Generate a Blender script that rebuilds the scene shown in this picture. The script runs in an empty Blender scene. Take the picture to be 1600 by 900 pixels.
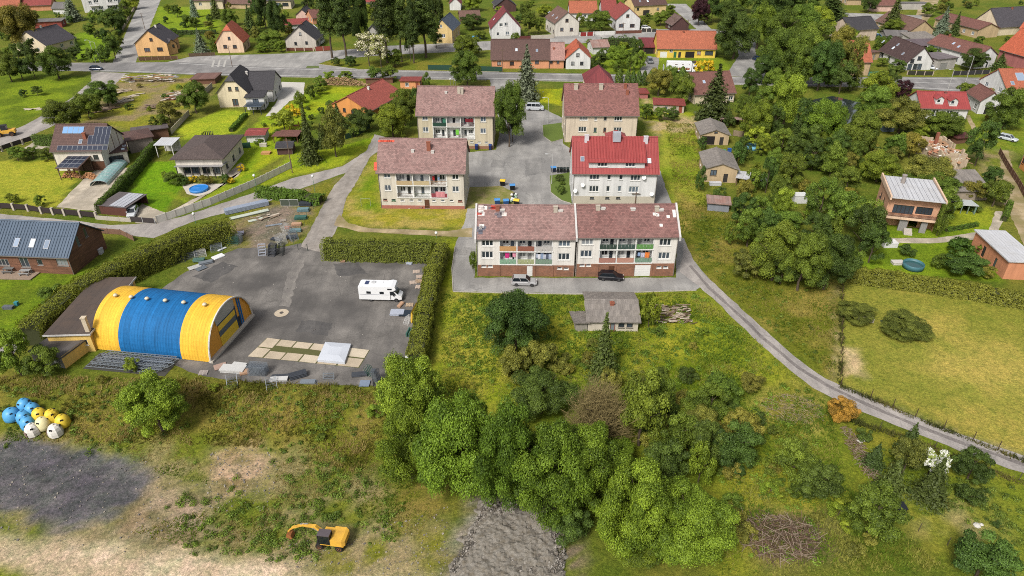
import bpy, math, random
import numpy as np
from mathutils import Vector, Matrix
R_ = math.radians
random.seed(7); rng = np.random.default_rng(11)
scene = bpy.context.scene
COL = scene.collection

# ------------------------------------------------------------------ camera
CAM_H, PITCH, FPX = 63.0, R_(31.7), 1081.0
cd = bpy.data.cameras.new('camera'); cam = bpy.data.objects.new('camera', cd); COL.objects.link(cam)
cam.location = (0, 0, CAM_H); cam.rotation_euler = (math.pi/2 - PITCH, 0, 0)
cd.sensor_width = 36; cd.lens = FPX*36/1600; cd.clip_start = 1; cd.clip_end = 6000
scene.camera = cam
# ------------------------------------------------------------------ light
SUN_EL, SUN_AZ = R_(47), R_(212)          # azimuth measured clockwise from +Y
w = bpy.data.worlds.new('World'); scene.world = w; w.use_nodes = True
wn = w.node_tree.nodes; wl = w.node_tree.links
bg = wn['Background']; sky = wn.new('ShaderNodeTexSky'); sky.sky_type = 'NISHITA'; sky.sun_disc = False
sky.sun_elevation = SUN_EL; sky.sun_rotation = SUN_AZ; sky.air_density = 1.0; sky.dust_density = 4.0; sky.ozone_density = 1.0
hs = wn.new('ShaderNodeHueSaturation'); hs.inputs['Saturation'].default_value = .35
wl.new(sky.outputs[0], hs.inputs['Color']); wl.new(hs.outputs[0], bg.inputs['Color'])
bg.inputs['Strength'].default_value = 0.075
sd = bpy.data.lights.new('sun', 'SUN'); sd.energy = 1.9; sd.angle = R_(14); sd.color = (1, .975, .93)
sun = bpy.data.objects.new('sun', sd); COL.objects.link(sun)
_sv = Vector((math.sin(SUN_AZ)*math.cos(SUN_EL), math.cos(SUN_AZ)*math.cos(SUN_EL), math.sin(SUN_EL)))
sun.rotation_euler = _sv.to_track_quat('Z', 'Y').to_euler(); sun.location = (0, -50, 200)
vs = scene.view_settings; vs.view_transform = 'Standard'; vs.look = 'None'; vs.gamma = 1; vs.exposure = 1.14; vs.use_curve_mapping = False
scene.cycles.use_denoising = False; scene.cycles.filter_width = 1.0; scene.cycles.use_adaptive_sampling = False; scene.cycles.max_bounces = 6
KA = 1.45     # how bright a surface reads in the photograph against its own colour

# ------------------------------------------------------------------ pixels of the survey to places on the ground
CT, ST = math.cos(PITCH), math.sin(PITCH)
def sstep(a, b, x):
    t = min(1, max(0, (x-a)/(b-a))); return t*t*(3-2*t)
def terrain(x, y):
    return -2.6*sstep(76, 63, y)*sstep(-2, -20, x)
def ray(px, py):
    u = px-800; v = py-450
    return Vector((u, FPX*CT - v*ST, -FPX*ST - v*CT))
def G(px, py, z=0.0):
    d = ray(px, py); h = z
    for _ in range(14):
        t = (h-CAM_H)/d.z; x, y = d.x*t, d.y*t
        h = .5*h + .5*(terrain(x, y)+z)
    t = (h-CAM_H)/d.z
    return Vector((d.x*t, d.y*t, h))
def G2(px, py):
    p = G(px, py); return (p.x, p.y)
def zrow(y, py):
    k = (py-450)/FPX
    return CAM_H + y*(k*CT+ST)/(k*ST-CT)
def proj(p):
    wz = p[2]-CAM_H
    dep = p[1]*CT - wz*ST; dn = -p[1]*ST - wz*CT
    return (800+FPX*p[0]/dep, 450+FPX*dn/dep)
def depth_of(y, z=0): return y*CT-(z-CAM_H)*ST
def s2l(c):
    c = c/255.0
    return c/12.92 if c <= .04045 else ((c+.055)/1.055)**2.4
def A(r, g, b, k=None):
    k = k or KA
    return (min(.85, s2l(r)/k), min(.85, s2l(g)/k), min(.85, s2l(b)/k), 1)

# ------------------------------------------------------------------ numpy noise
_perm = rng.random((257, 257))
def vnoise(x, y):
    x = np.asarray(x, float); y = np.asarray(y, float)
    xi = np.floor(x).astype(int); yi = np.floor(y).astype(int)
    fx = x-xi; fy = y-yi; fx = fx*fx*(3-2*fx); fy = fy*fy*(3-2*fy)
    a = _perm[xi % 256, yi % 256]; b = _perm[(xi+1) % 256, yi % 256]
    c = _perm[xi % 256, (yi+1) % 256]; d = _perm[(xi+1) % 256, (yi+1) % 256]
    return (a*(1-fx)+b*fx)*(1-fy)+(c*(1-fx)+d*fx)*fy
def fbm(x, y, o=4):
    s = 0; a = .5; t = 0
    for k in range(o):
        s = s + a*vnoise(x*2**k+17.3*k, y*2**k+5.1*k); t += a; a *= .55
    return s/t
def inpoly(X, Y, poly):
    r = np.zeros(X.shape, bool); n = len(poly)
    for i in range(n):
        x1, y1 = poly[i]; x2, y2 = poly[(i+1) % n]
        c = ((y1 > Y) != (y2 > Y)) & (X < (x2-x1)*(Y-y1)/((y2-y1) or 1e-9)+x1)
        r ^= c
    return r
def dseg(X, Y, poly):
    d = np.full(X.shape, 1e9); n = len(poly)
    for i in range(n):
        x1, y1 = poly[i]; x2, y2 = poly[(i+1) % n]
        dx, dy = x2-x1, y2-y1; L = dx*dx+dy*dy or 1e-9
        t = np.clip(((X-x1)*dx+(Y-y1)*dy)/L, 0, 1)
        d = np.minimum(d, np.hypot(X-x1-t*dx, Y-y1-t*dy))
    return d

# ------------------------------------------------------------------ materials
MATS = {}
def _new(name):
    m = bpy.data.materials.new(name); m.use_nodes = True
    nt = m.node_tree; return m, nt.nodes, nt.links, nt.nodes['Principled BSDF']
def _n(nodes, typ, **kw):
    n = nodes.new(typ)
    for k, v in kw.items():
        if k in n.inputs: n.inputs[k].default_value = v
        else: setattr(n, k, v)
    return n
def _mixc(nodes, links, f, a, b, blend='MIX'):
    n = nodes.new('ShaderNodeMix'); n.data_type = 'RGBA'; n.blend_type = blend
    for i, v in ((0, f), (6, a), (7, b)):
        if hasattr(v, 'is_output') or hasattr(v, 'links'): links.new(v, n.inputs[i])
        else: n.inputs[i].default_value = v
    return n.outputs[2]
def _ramp(nodes, links, src, stops):
    r = nodes.new('ShaderNodeValToRGB'); e = r.color_ramp.elements
    while len(e) < len(stops): e.new(.5)
    for q, (p, c) in zip(e, stops):
        q.position = p; q.color = c if len(c) == 4 else (*c, 1)
    links.new(src, r.inputs[0]); return r.outputs[0]
def desat(c, f):
    l = .3*c[0]+.59*c[1]+.11*c[2]; return tuple(c[i]*(1-f)+l*f for i in range(3))+(1,)
def mul(c, f): return (min(.9, c[0]*f), min(.9, c[1]*f), min(.9, c[2]*f), 1)
def M(name, rgb=None, rough=.75, var=.18, sc=1.2, bump=.0, metal=0., spec=.35, stain=.25, dirt=None, raw=False, streak=None):
    """plain surface: colour with two scales of uneven wear"""
    if name in MATS: return MATS[name]
    m, N, L, B = _new(name); c = rgb if raw else desat(A(*rgb), .07)
    tc = N.new('ShaderNodeTexCoord')
    n1 = _n(N, 'ShaderNodeTexNoise', Scale=sc*4, Detail=5., Roughness=.65); L.new(tc.outputs['Object'], n1.inputs['Vector'])
    n2 = _n(N, 'ShaderNodeTexNoise', Scale=sc*.35, Detail=4., Roughness=.6); L.new(tc.outputs['Object'], n2.inputs['Vector'])
    f1 = _ramp(N, L, n1.outputs[0], [(.25, (0, 0, 0)), (.75, (1, 1, 1))])
    col = _mixc(N, L, f1, mul(c, 1-var), mul(c, 1+var*.7))
    f2 = _ramp(N, L, n2.outputs[0], [(.42, (0, 0, 0)), (.72, (stain, stain, stain))])
    col = _mixc(N, L, f2, col, A(*dirt) if dirt else mul(c, .6))
    if streak is None and name.startswith(('wall_', 'render_')): streak = (1.3, 1.3, .1, .8)
    if streak:
        mp = N.new('ShaderNodeMapping'); mp.inputs['Scale'].default_value = streak[:3]; L.new(tc.outputs['Object'], mp.inputs[0]); ns = _n(N, 'ShaderNodeTexNoise', Scale=1., Detail=6., Roughness=.7); L.new(mp.outputs[0], ns.inputs['Vector'])
        col = _mixc(N, L, 1., col, _ramp(N, L, ns.outputs[0], [(.38, (1.05, 1.05, 1.05)), (.68, (streak[3],)*3)]), 'MULTIPLY')
    L.new(col, B.inputs['Base Color'])
    B.inputs['Roughness'].default_value = rough; B.inputs['Metallic'].default_value = metal
    B.inputs['Specular IOR Level'].default_value = spec
    if bump:
        b = _n(N, 'ShaderNodeBump', Strength=bump, Distance=.05); L.new(n1.outputs[0], b.inputs['Height']); L.new(b.outputs[0], B.inputs['Normal'])
    MATS[name] = m; return m
def RM(name, rgb, kind='tile', pale=None, rough=.7, var=.25):
    """roof covering laid in UV metres: rows of tiles, shingles, sheet or corrugated boards"""
    if name in MATS: return MATS[name]
    m, N, L, B = _new(name); c = desat(A(*rgb, k=1.7), .16)
    uv = N.new('ShaderNodeUVMap'); tc = N.new('ShaderNodeTexCoord')
    br = _n(N, 'ShaderNodeTexBrick'); br.offset = .5
    var = .42 if kind == 'shingle' else var
    bw, rh, ms = {'tile': (.3, .36, .02), 'shingle': (.42, .3, .012), 'sheet': (.6, 6., .02), 'corr': (.36, 1.3, .02), 'felt': (1.2, 8, .02), 'bigtile': (.34, .42, .03), 'board': (2.6, .19, .012)}[kind]
    br.inputs['Brick Width'].default_value = bw; br.inputs['Row Height'].default_value = rh; br.inputs['Mortar Size'].default_value = ms
    br.inputs['Scale'].default_value = 1.; br.inputs['Mortar Smooth'].default_value = .3; br.inputs['Bias'].default_value = 0.
    br.inputs['Color1'].default_value = mul(c, 1-var); br.inputs['Color2'].default_value = mul(c, 1+var*.7); br.inputs['Mortar'].default_value = mul(c, .55)
    L.new(uv.outputs[0], br.inputs['Vector'])
    n2 = _n(N, 'ShaderNodeTexNoise', Scale=.45, Detail=6., Roughness=.68); L.new(tc.outputs['Object'], n2.inputs['Vector'])
    n3 = _n(N, 'ShaderNodeTexNoise', Scale=6., Detail=4., Roughness=.7); L.new(uv.outputs[0], n3.inputs['Vector'])
    mp = _n(N, 'ShaderNodeMapping'); mp.inputs['Scale'].default_value = (2.2, .18, 1); L.new(uv.outputs[0], mp.inputs[0])
    n4 = _n(N, 'ShaderNodeTexNoise', Scale=1., Detail=5., Roughness=.65); L.new(mp.outputs[0], n4.inputs['Vector'])
    f = _ramp(N, L, n2.outputs[0], [(.35, (0, 0, 0)), (.7, (.5, .5, .5))])
    col = _mixc(N, L, f, br.outputs['Color'], A(*pale, k=1.75) if pale else mul(c, .65))
    f3 = _ramp(N, L, n3.outputs[0], [(.5, (0, 0, 0)), (.78, (.4, .4, .4))])
    col = _mixc(N, L, f3, col, mul(c, .5) if not pale else A(*pale, k=1.75))
    f4 = _ramp(N, L, n4.outputs[0], [(.5, (0, 0, 0)), (.75, (.45, .45, .45))])
    col = _mixc(N, L, f4, col, mul(c, .6))
    L.new(col, B.inputs['Base Color']); B.inputs['Roughness'].default_value = rough; B.inputs['Specular IOR Level'].default_value = .35
    b = _n(N, 'ShaderNodeBump', Strength=.6, Distance=.04)
    if kind in ('corr',):
        wv = _n(N, 'ShaderNodeTexWave', Scale=1.7); wv.bands_direction = 'X'; L.new(uv.outputs[0], wv.inputs['Vector']); L.new(wv.outputs['Fac'], b.inputs['Height'])
    else: L.new(br.outputs['Fac'], b.inputs['Height']); b.invert = True
    L.new(b.outputs[0], B.inputs['Normal'])
    MATS[name] = m; return m
def glass_mat(name, rgb=(58, 66, 74), rough=.08):
    if name in MATS: return MATS[name]
    m, N, L, B = _new(name)
    oi = N.new('ShaderNodeObjectInfo'); c = A(*rgb)
    f = _ramp(N, L, oi.outputs['Random'], [(0., mul(c, .5)), (.45, c), (.65, mul(c, 1.8)), (.85, mul(c, 3.)), (1., (.26, .26, .25, 1))])
    L.new(f, B.inputs['Base Color']); B.inputs['Roughness'].default_value = rough; B.inputs['Specular IOR Level'].default_value = .6
    MATS[name] = m; return m
def leaf_mat(name, flower=None, ffrac=0.):
    if name in MATS: return MATS[name]
    m, N, L, B = _new(name)
    oi = N.new('ShaderNodeObjectInfo'); at = _n(N, 'ShaderNodeAttribute', attribute_name='leaf')
    sx = N.new('ShaderNodeSeparateColor'); L.new(at.outputs['Color'], sx.inputs[0])
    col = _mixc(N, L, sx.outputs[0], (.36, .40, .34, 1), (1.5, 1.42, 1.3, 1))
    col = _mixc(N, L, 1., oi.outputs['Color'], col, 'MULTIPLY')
    if flower:
        f = _ramp(N, L, sx.outputs[1], [(1-ffrac-.02, (0, 0, 0)), (1-ffrac, (1, 1, 1))])
        col = _mixc(N, L, f, col, A(*flower))
    L.new(col, B.inputs['Base Color']); B.inputs['Roughness'].default_value = .6; B.inputs['Specular IOR Level'].default_value = .25
    tr = N.new('ShaderNodeBsdfTranslucent'); L.new(_mixc(N, L, 1., col, (1.25, 1.2, .55, 1), 'MULTIPLY'), tr.inputs[0])
    mx = _n(N, 'ShaderNodeMixShader'); mx.inputs[0].default_value = .2
    out = N['Material Output']; L.new(B.outputs[0], mx.inputs[1]); L.new(tr.outputs[0], mx.inputs[2]); L.new(mx.outputs[0], out.inputs[0])
    MATS[name] = m; return m

# ------------------------------------------------------------------ mesh builder
class MB:
    def __init__(s): s.v = []; s.f = []; s.mi = []; s.m = 0
    def quad(s, *p):
        i = len(s.v); s.v += [tuple(q) for q in p]; s.f.append(tuple(range(i, i+len(p)))); s.mi.append(s.m); return s
    def box(s, x0, y0, z0, x1, y1, z1):
        i = len(s.v)
        s.v += [(x0, y0, z0), (x1, y0, z0), (x1, y1, z0), (x0, y1, z0), (x0, y0, z1), (x1, y0, z1), (x1, y1, z1), (x0, y1, z1)]
        for f in ((3, 2, 1, 0), (4, 5, 6, 7), (0, 1, 5, 4), (1, 2, 6, 5), (2, 3, 7, 6), (3, 0, 4, 7)):
            s.f.append(tuple(i+k for k in f)); s.mi.append(s.m)
        return s
    def obox(s, c, ax, ay, az):
        """box from a centre and three half-axis vectors"""
        c = Vector(c); ax = Vector(ax); ay = Vector(ay); az = Vector(az); i = len(s.v)
        for k in (-1, 1):
            for a, b in ((-1, -1), (1, -1), (1, 1), (-1, 1)): s.v.append(tuple(c+a*ax+b*ay+k*az))
        for f in ((3, 2, 1, 0), (4, 5, 6, 7), (0, 1, 5, 4), (1, 2, 6, 5), (2, 3, 7, 6), (3, 0, 4, 7)):
            s.f.append(tuple(i+k for k in f)); s.mi.append(s.m)
        return s
    def prism(s, poly, z0, z1):
        i = len(s.v); n = len(poly)
        s.v += [(p[0], p[1], z0) for p in poly]+[(p[0], p[1], z1) for p in poly]
        s.f.append(tuple(range(i+n-1, i-1, -1))); s.f.append(tuple(range(i+n, i+2*n))); s.mi += [s.m]*2
        for k in range(n):
            q = (k+1) % n; s.f.append((i+k, i+q, i+n+q, i+n+k)); s.mi.append(s.m)
        return s
    def profx(s, prof, x0, x1):
        """profile in (y, z) swept along x"""
        i = len(s.v); n = len(prof)
        s.v += [(x0, p[0], p[1]) for p in prof]+[(x1, p[0], p[1]) for p in prof]
        s.f.append(tuple(range(i+n-1, i-1, -1))); s.f.append(tuple(range(i+n, i+2*n))); s.mi += [s.m]*2
        for k in range(n):
            q = (k+1) % n; s.f.append((i+k, i+q, i+n+q, i+n+k)); s.mi.append(s.m)
        return s
    def tube(s, pts, rad, n=6):
        pts = [Vector(p) for p in pts]; rad = rad if isinstance(rad, (list, tuple)) else [rad]*len(pts); i = len(s.v)
        for k, p in enumerate(pts):
            d = (pts[min(k+1, len(pts)-1)]-pts[max(k-1, 0)]).normalized()
            a = d.orthogonal().normalized() if abs(d.z) < .95 else Vector((1, 0, 0)); a = (a-d*a.dot(d)).normalized(); b = d.cross(a)
            for j in range(n):
                t = 2*math.pi*j/n; s.v.append(tuple(p+rad[k]*(a*math.cos(t)+b*math.sin(t))))
        for k in range(len(pts)-1):
            for j in range(n):
                q = (j+1) % n; s.f.append((i+k*n+j, i+k*n+q, i+(k+1)*n+q, i+(k+1)*n+j)); s.mi.append(s.m)
        s.f.append(tuple(i+j for j in range(n-1, -1, -1))); s.f.append(tuple(i+(len(pts)-1)*n+j for j in range(n))); s.mi += [s.m]*2
        return s
    def lathe(s, prof, n=16, c=(0, 0, 0)):
        i = len(s.v)
        for r, z in prof:
            for j in range(n):
                t = 2*math.pi*j/n; s.v.append((c[0]+r*math.cos(t), c[1]+r*math.sin(t), c[2]+z))
        for k in range(len(prof)-1):
            for j in range(n):
                q = (j+1) % n; s.f.append((i+k*n+j, i+k*n+q, i+(k+1)*n+q, i+(k+1)*n+j)); s.mi.append(s.m)
        s.f.append(tuple(i+j for j in range(n-1, -1, -1))); s.f.append(tuple(i+(len(prof)-1)*n+j for j in range(n))); s.mi += [s.m]*2
        return s
    def mesh(s, name, mat, uv=False, smooth=False):
        me = bpy.data.meshes.new(name); me.from_pydata(s.v, [], s.f)
        for q in (mat if isinstance(mat, (list, tuple)) else [mat]): me.materials.append(q)
        me.polygons.foreach_set('material_index', s.mi)
        if smooth: me.polygons.foreach_set('use_smooth', [True]*len(s.f))
        if uv:
            l = me.uv_layers.new(name='UVMap')
            for p in me.polygons:
                n = p.normal; u = Vector((0, 0, 1)).cross(n)
                u = u.normalized() if u.length > .02 else Vector((1, 0, 0)); v = n.cross(u)
                for li in p.loop_indices:
                    co = me.vertices[me.loops[li].vertex_index].co; l.data[li].uv = (co.dot(u), co.dot(v))
        me.update(); return me
    def build(s, name, mat, parent=None, uv=False, smooth=False):
        return link(name, s.mesh(name, mat, uv, smooth), parent)
def link(name, data, parent=None, loc=None, rz=None):
    o = bpy.data.objects.new(name, data); COL.objects.link(o)
    if parent: o.parent = parent
    if loc is not None: o.location = loc
    if rz is not None: o.rotation_euler = (0, 0, rz)
    return o
def tag(o, label, cat, group=None, kind=None):
    o['label'] = label; o['category'] = cat
    if group: o['group'] = group
    if kind: o['kind'] = kind
    return o
def thing(name, label, cat, loc, rz=0, group=None):
    return tag(link(name, None, None, loc, rz), label, cat, group)
def struct(o, label=None, kind='structure'):
    o['kind'] = kind
    if label: o['label'] = label
    return o
def copytree(o, parent=None):
    c = o.copy(); COL.objects.link(c)
    if parent is not None: c.parent = parent
    for ch in list(o.children): copytree(ch, c)
    return c
# ------------------------------------------------------------------ ground
def PW(poly): return [G2(*p) for p in poly]
ZONES = [  # (outline, colour, second colour, soft edge m, patch size m)
 ([(-60,118),(100,116),(143,122),(105,154),(40,194),(-60,222)], (112,128,34), (88,104,28), 1.2, 7),
 ([(190,116),(335,120),(325,150),(262,205),(190,200),(110,205)], (124,122,48), (134,118,84), 2, 5),
 ([(-40,252),(95,250),(128,270),(88,324),(-40,318)], (146,146,56), (130,136,48), .4, 6),
 ([(205,255),(275,250),(290,288),(255,335),(205,315)], (104,138,26), (92,124,24), .4, 8),
 ([(255,300),(330,320),(400,280),(400,255),(350,290),(300,320)], (112,136,32), (130,140,40), .5, 5),
 ([(270,205),(345,170),(392,176),(372,206),(300,222)], (150,158,48), (134,148,44), .5, 8),
 ([(390,215),(405,185),(500,135),(565,137),(520,165),(480,190),(440,245),(370,280),(330,270)], (120,140,32), (142,150,36), .8, 6),
 ([(395,300),(455,240),(545,225),(585,212),(575,232),(530,258),(450,276)], (116,138,30), (134,144,40), .6, 6),
 ([(395,325),(460,300),(535,275),(510,310),(470,375),(440,385),(365,390),(345,360)], (112,110,46), (128,112,84), 1, 4),
 ([(405,330),(455,318),(470,330),(455,372),(420,385),(388,388),(385,360)], (128,114,98), (112,104,88), 1.2, 3),
 ([(588,240),(735,290),(740,358),(600,356),(545,350),(530,330),(555,285)], (128,126,44), (156,140,74), .7, 4),
 ([(590,250),(600,330),(556,325),(560,290)], (100,122,28), (118,126,36), 1.5, 5),
 ([(600,332),(735,332),(730,352),(610,352),(560,345)], (158,142,72), (138,132,50), 1.4, 2.5),
 ([(690,372),(716,372),(707,452),(690,460)], (116,124,32), (100,110,30), .5, 4),
 ([(690,455),(1100,450),(1185,520),(1240,590),(1310,650),(1330,760),(1180,900),(1120,900),(1090,760),(900,690),(680,640)], (104,118,38), (132,132,50), 2, 8),
 ([(685,465),(770,470),(800,560),(790,640),(690,640),(675,560)], (126,134,42), (150,146,64), 1.5, 5),
 ([(1000,460),(1090,470),(1190,560),(1250,640),(1180,640),(1060,590),(1000,560)], (116,126,38), (144,142,52), 2, 6),
 ([(1010,560),(1090,560),(1190,610),(1160,640),(1040,610)], (84,104,24), (110,116,30), 2, 5),
 ([(1180,610),(1270,600),(1310,660),(1230,700),(1180,660)], (148,136,84), (116,112,46), 2, 3),
 ([(1035,188),(1090,192),(1100,300),(1145,380),(1150,440),(1090,400),(1060,340),(1030,270)], (116,130,40), (136,138,58), .8, 5),
 ([(1058,300),(1160,350),(1310,440),(1308,600),(1240,555),(1100,430),(1060,380)], (98,102,36), (136,122,70), 1.5, 7),
 ([(1316,440),(1470,458),(1640,480),(1640,735),(1500,672),(1312,602)], (150,138,76), (124,124,58), .5, 14),
 ([(1400,520),(1640,560),(1640,650),(1450,600)], (158,144,84), (134,132,66), 5, 10),
 ([(1298,445),(1313,445),(1311,600),(1298,590)], (150,136,92), (112,104,62), .4, 3),
 ([(1316,545),(1346,548),(1348,590),(1322,586)], (196,172,128), (160,142,102), .8, 2),
 ([(1318,655),(1470,690),(1640,752),(1640,920),(1480,890),(1330,740)], (122,120,48), (104,116,38), 1, 6),
 ([(1455,800),(1545,790),(1540,850),(1460,840)], (156,142,98), (132,128,64), 4, 3),
 ([(1375,310),(1560,340),(1560,440),(1330,425),(1370,380)], (112,132,34), (98,118,30), .6, 6),
 ([(1482,330),(1552,326),(1550,352),(1488,362)], (132,140,44), (118,128,40), .4, 6),
 ([(1510,175),(1640,180),(1640,240),(1540,240),(1510,215)], (98,116,36), (116,122,44), 1.5, 6),
 ([(-60,560),(60,590),(330,592),(610,604),(620,720),(560,790),(430,720),(130,700),(-60,690)], (92,97,38), (116,110,54), 2, 6),
 ([(-60,630),(600,640),(590,720),(300,720),(-60,700)], (96,102,36), (120,110,60), 2, 5),
 ([(-60,690),(130,690),(300,700),(440,700),(590,740),(690,820),(660,920),(-60,920)], (102,110,44), (136,126,84), 2, 3.5),
 ([(330,705),(400,700),(430,720),(395,760),(345,775),(325,740)], (176,150,120), (140,120,84), 1.2, 2),
 ([(200,745),(330,770),(340,830),(280,865),(120,850),(190,800)], (156,138,112), (128,114,82), 2, 2.5),
 ([(-60,690),(60,684),(115,700),(205,712),(240,745),(200,800),(90,832),(40,800),(-60,800)], (104,101,100), (84,82,84), .8, 2.5),
 ([(30,700),(95,690),(120,715),(90,760),(30,750)], (70,68,70), (90,88,90), 1.2, 2),
 ([(-60,840),(120,846),(300,868),(470,880),(700,905),(700,960),(-60,960)], (204,184,154), (184,164,134), 1.2, 2.5),
 ([(430,840),(640,800),(720,850),(700,905),(470,890)], (142,128,92), (110,110,46), 2, 2.5),
 ([(-60,886),(30,884),(60,905),(-60,930)], (112,120,44), (96,104,40), .8, 2),
 ([(630,735),(700,745),(730,790),(660,830),(590,790)], (96,100,36), (120,108,64), 2, 2.5),
 ([(1180,800),(1290,800),(1300,870),(1190,880)], (104,92,66), (124,108,74), 2, 2),
 ([(1300,597),(1313,605),(1430,653),(1520,690),(1660,742),(1660,732),(1500,676),(1420,645),(1350,615)], (152,140,92), (128,124,62), .5, 3),
 ([(740,775),(805,768),(860,790),(900,830),(890,870),(900,960),(680,960),(710,850)], (146,138,126), (112,104,78), 1.2, 1.5),
 ([(860,830),(900,830),(920,880),(900,920),(860,920)], (128,112,92), (96,104,50), 1, 1.5),
 ([(735,292),(783,290),(808,302),(806,324),(742,326)], (128,128,44), (176,152,112), .3, 2.2),
 ([(-60,425),(110,428),(150,420),(60,520),(-60,520)], (104,124,32), (92,108,32), .6, 5),
 ([(245,10),(345,12),(345,48),(240,48)], (118,136,36), (104,124,34), 1, 9),
 ([(120,50),(178,52),(170,96),(112,94)], (112,136,34), (96,120,30), 1, 8),
 ([(395,95),(500,108),(660,112),(690,100),(640,90),(540,96)], (112,108,46), (96,104,36), .6, 6),
 ([(905,60),(1030,64),(1130,90),(1145,112),(1080,115),(930,112)], (112,128,38), (100,116,34), 1, 8),
 ([(1005,150),(1090,180),(1090,215),(1040,205),(1000,185)], (130,140,38), (168,148,108), 1, 5),
 ([(1012,190),(1050,190),(1036,215),(1016,205)], (176,154,118), (150,140,80), 1.5, 3),
 ([(840,140),(880,138),(878,165),(838,158)], (150,152,36), (130,140,36), .6, 5),
 ([(1440,225),(1580,235),(1600,320),(1560,320),(1530,250)], (104,112,44), (150,132,94), 1, 5),
]
def axis(spans):
    out = []
    for a, b, st in spans: out += list(np.arange(a, b, st))
    out.append(spans[-1][1]); return np.array(out)
gx = axis([(-3000, -900, 350), (-900, -330, 45), (-330, -120, 2.1), (-120, 120, .8), (120, 330, 2.1), (330, 900, 45), (900, 3000, 350)])
gy = axis([(-1500, -60, 180), (-60, 36, 12), (36, 145, .7), (145, 260, 1.2), (260, 440, 2.2), (440, 900, 40), (900, 4200, 300)])
GX, GY = np.meshgrid(gx, gy)
def s2lv(c):
    v = np.array(A(*c, k=1.16)[:3]); return v*np.array([1.05, 1.05, .7]) if c[1] >= c[0]-14 and c[2] < c[1]*.62 else v
_wx = GX+(fbm(GX*.55, GY*.55, 3)-.5)*2.6; _wy = GY+(fbm(GX*.55+40, GY*.55+9, 3)-.5)*2.6
gcol = np.empty(GX.shape+(3,))
_b = fbm(GX/9, GY/9, 4)[..., None]; _b = np.clip((_b-.35)/.3, 0, 1)
gcol[:] = s2lv((84, 98, 36))*(1-_b)+s2lv((104, 106, 48))*_b
for poly, ca, cb, fe, ps in ZONES:
    P = PW(poly); xs = [p[0] for p in P]; ys = [p[1] for p in P]
    msk = (GX > min(xs)-6) & (GX < max(xs)+6) & (GY > min(ys)-6) & (GY < max(ys)+6)
    if not msk.any(): continue
    X = _wx[msk]; Y = _wy[msk]
    sg = np.where(inpoly(X, Y, P), 1, -1)*dseg(X, Y, P)
    wgt = np.clip(.5+sg/(2*fe), 0, 1)[:, None]
    t = fbm(GX[msk]/ps+3, GY[msk]/ps, 4)[:, None]; t = np.clip((t-.40)/.2, 0, 1)
    gcol[msk] = gcol[msk]*(1-wgt)+wgt*(s2lv(ca)*(1-t)+s2lv(cb)*t)
def _ss(a, b, x):
    t = np.clip((x-a)/(b-a), 0, 1); return t*t*(3-2*t)
GZ = -2.6*(1-_ss(63, 76, GY))*(1-_ss(-20, -2, GX))
me = bpy.data.meshes.new('ground'); ny, nx = GX.shape
me.vertices.add(nx*ny); me.vertices.foreach_set('co', np.stack([GX, GY, GZ], -1).astype(np.float32).ravel())
ii = (np.arange(ny-1)[:, None]*nx+np.arange(nx-1)[None, :]).ravel()
fq = np.stack([ii, ii+1, ii+nx+1, ii+nx], -1).astype(np.int32)
me.loops.add(fq.size); me.loops.foreach_set('vertex_index', fq.ravel())
me.polygons.add(len(fq)); me.polygons.foreach_set('loop_start', np.arange(len(fq), dtype=np.int32)*4); me.update(calc_edges=True)
at = me.attributes.new('gcol', 'FLOAT_COLOR', 'POINT')
at.data.foreach_set('color', np.concatenate([gcol, np.ones(gcol.shape[:2]+(1,))], -1).astype(np.float32).ravel())
def ground_mat():
    m, N, L, B = _new('ground_cover')
    a = _n(N, 'ShaderNodeAttribute', attribute_name='gcol'); g = N.new('ShaderNodeNewGeometry')
    n1 = _n(N, 'ShaderNodeTexNoise', Scale=2.6, Detail=8., Roughness=.8); n2 = _n(N, 'ShaderNodeTexNoise', Scale=.32, Detail=6., Roughness=.7)
    n3 = _n(N, 'ShaderNodeTexNoise', Scale=.9, Detail=6., Roughness=.75); n4 = _n(N, 'ShaderNodeTexNoise', Scale=9., Detail=3., Roughness=.7)
    for n in (n1, n2, n3, n4): L.new(g.outputs['Position'], n.inputs['Vector'])
    v1 = _ramp(N, L, n1.outputs[0], [(.3, (.42, .44, .42)), (.5, (1, 1, 1)), (.7, (1.55, 1.5, 1.5))])
    v2 = _ramp(N, L, n2.outputs[0], [(.32, (.84, .94, .84)), (.5, (1, 1, 1)), (.68, (1.12, 1.05, 1.15))])
    v3 = _ramp(N, L, n3.outputs[0], [(.34, (.66, .74, .7)), (.5, (1, 1, 1)), (.66, (1.26, 1.2, 1.25))])
    v4 = _ramp(N, L, n4.outputs[0], [(.3, (.7, .7, .7)), (.7, (1.3, 1.3, 1.3))])
    c = _mixc(N, L, 1., a.outputs['Color'], v1, 'MULTIPLY'); c = _mixc(N, L, 1., c, v2, 'MULTIPLY'); c = _mixc(N, L, 1., c, v3, 'MULTIPLY'); c = _mixc(N, L, 1., c, v4, 'MULTIPLY')
    L.new(c, B.inputs['Base Color']); B.inputs['Roughness'].default_value = .95; B.inputs['Specular IOR Level'].default_value = .1
    b = _n(N, 'ShaderNodeBump', Strength=.9, Distance=.25); L.new(n1.outputs[0], b.inputs['Height']); L.new(b.outputs[0], B.inputs['Normal'])
    return m
me.materials.append(ground_mat())
struct(link('ground', me))

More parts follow.
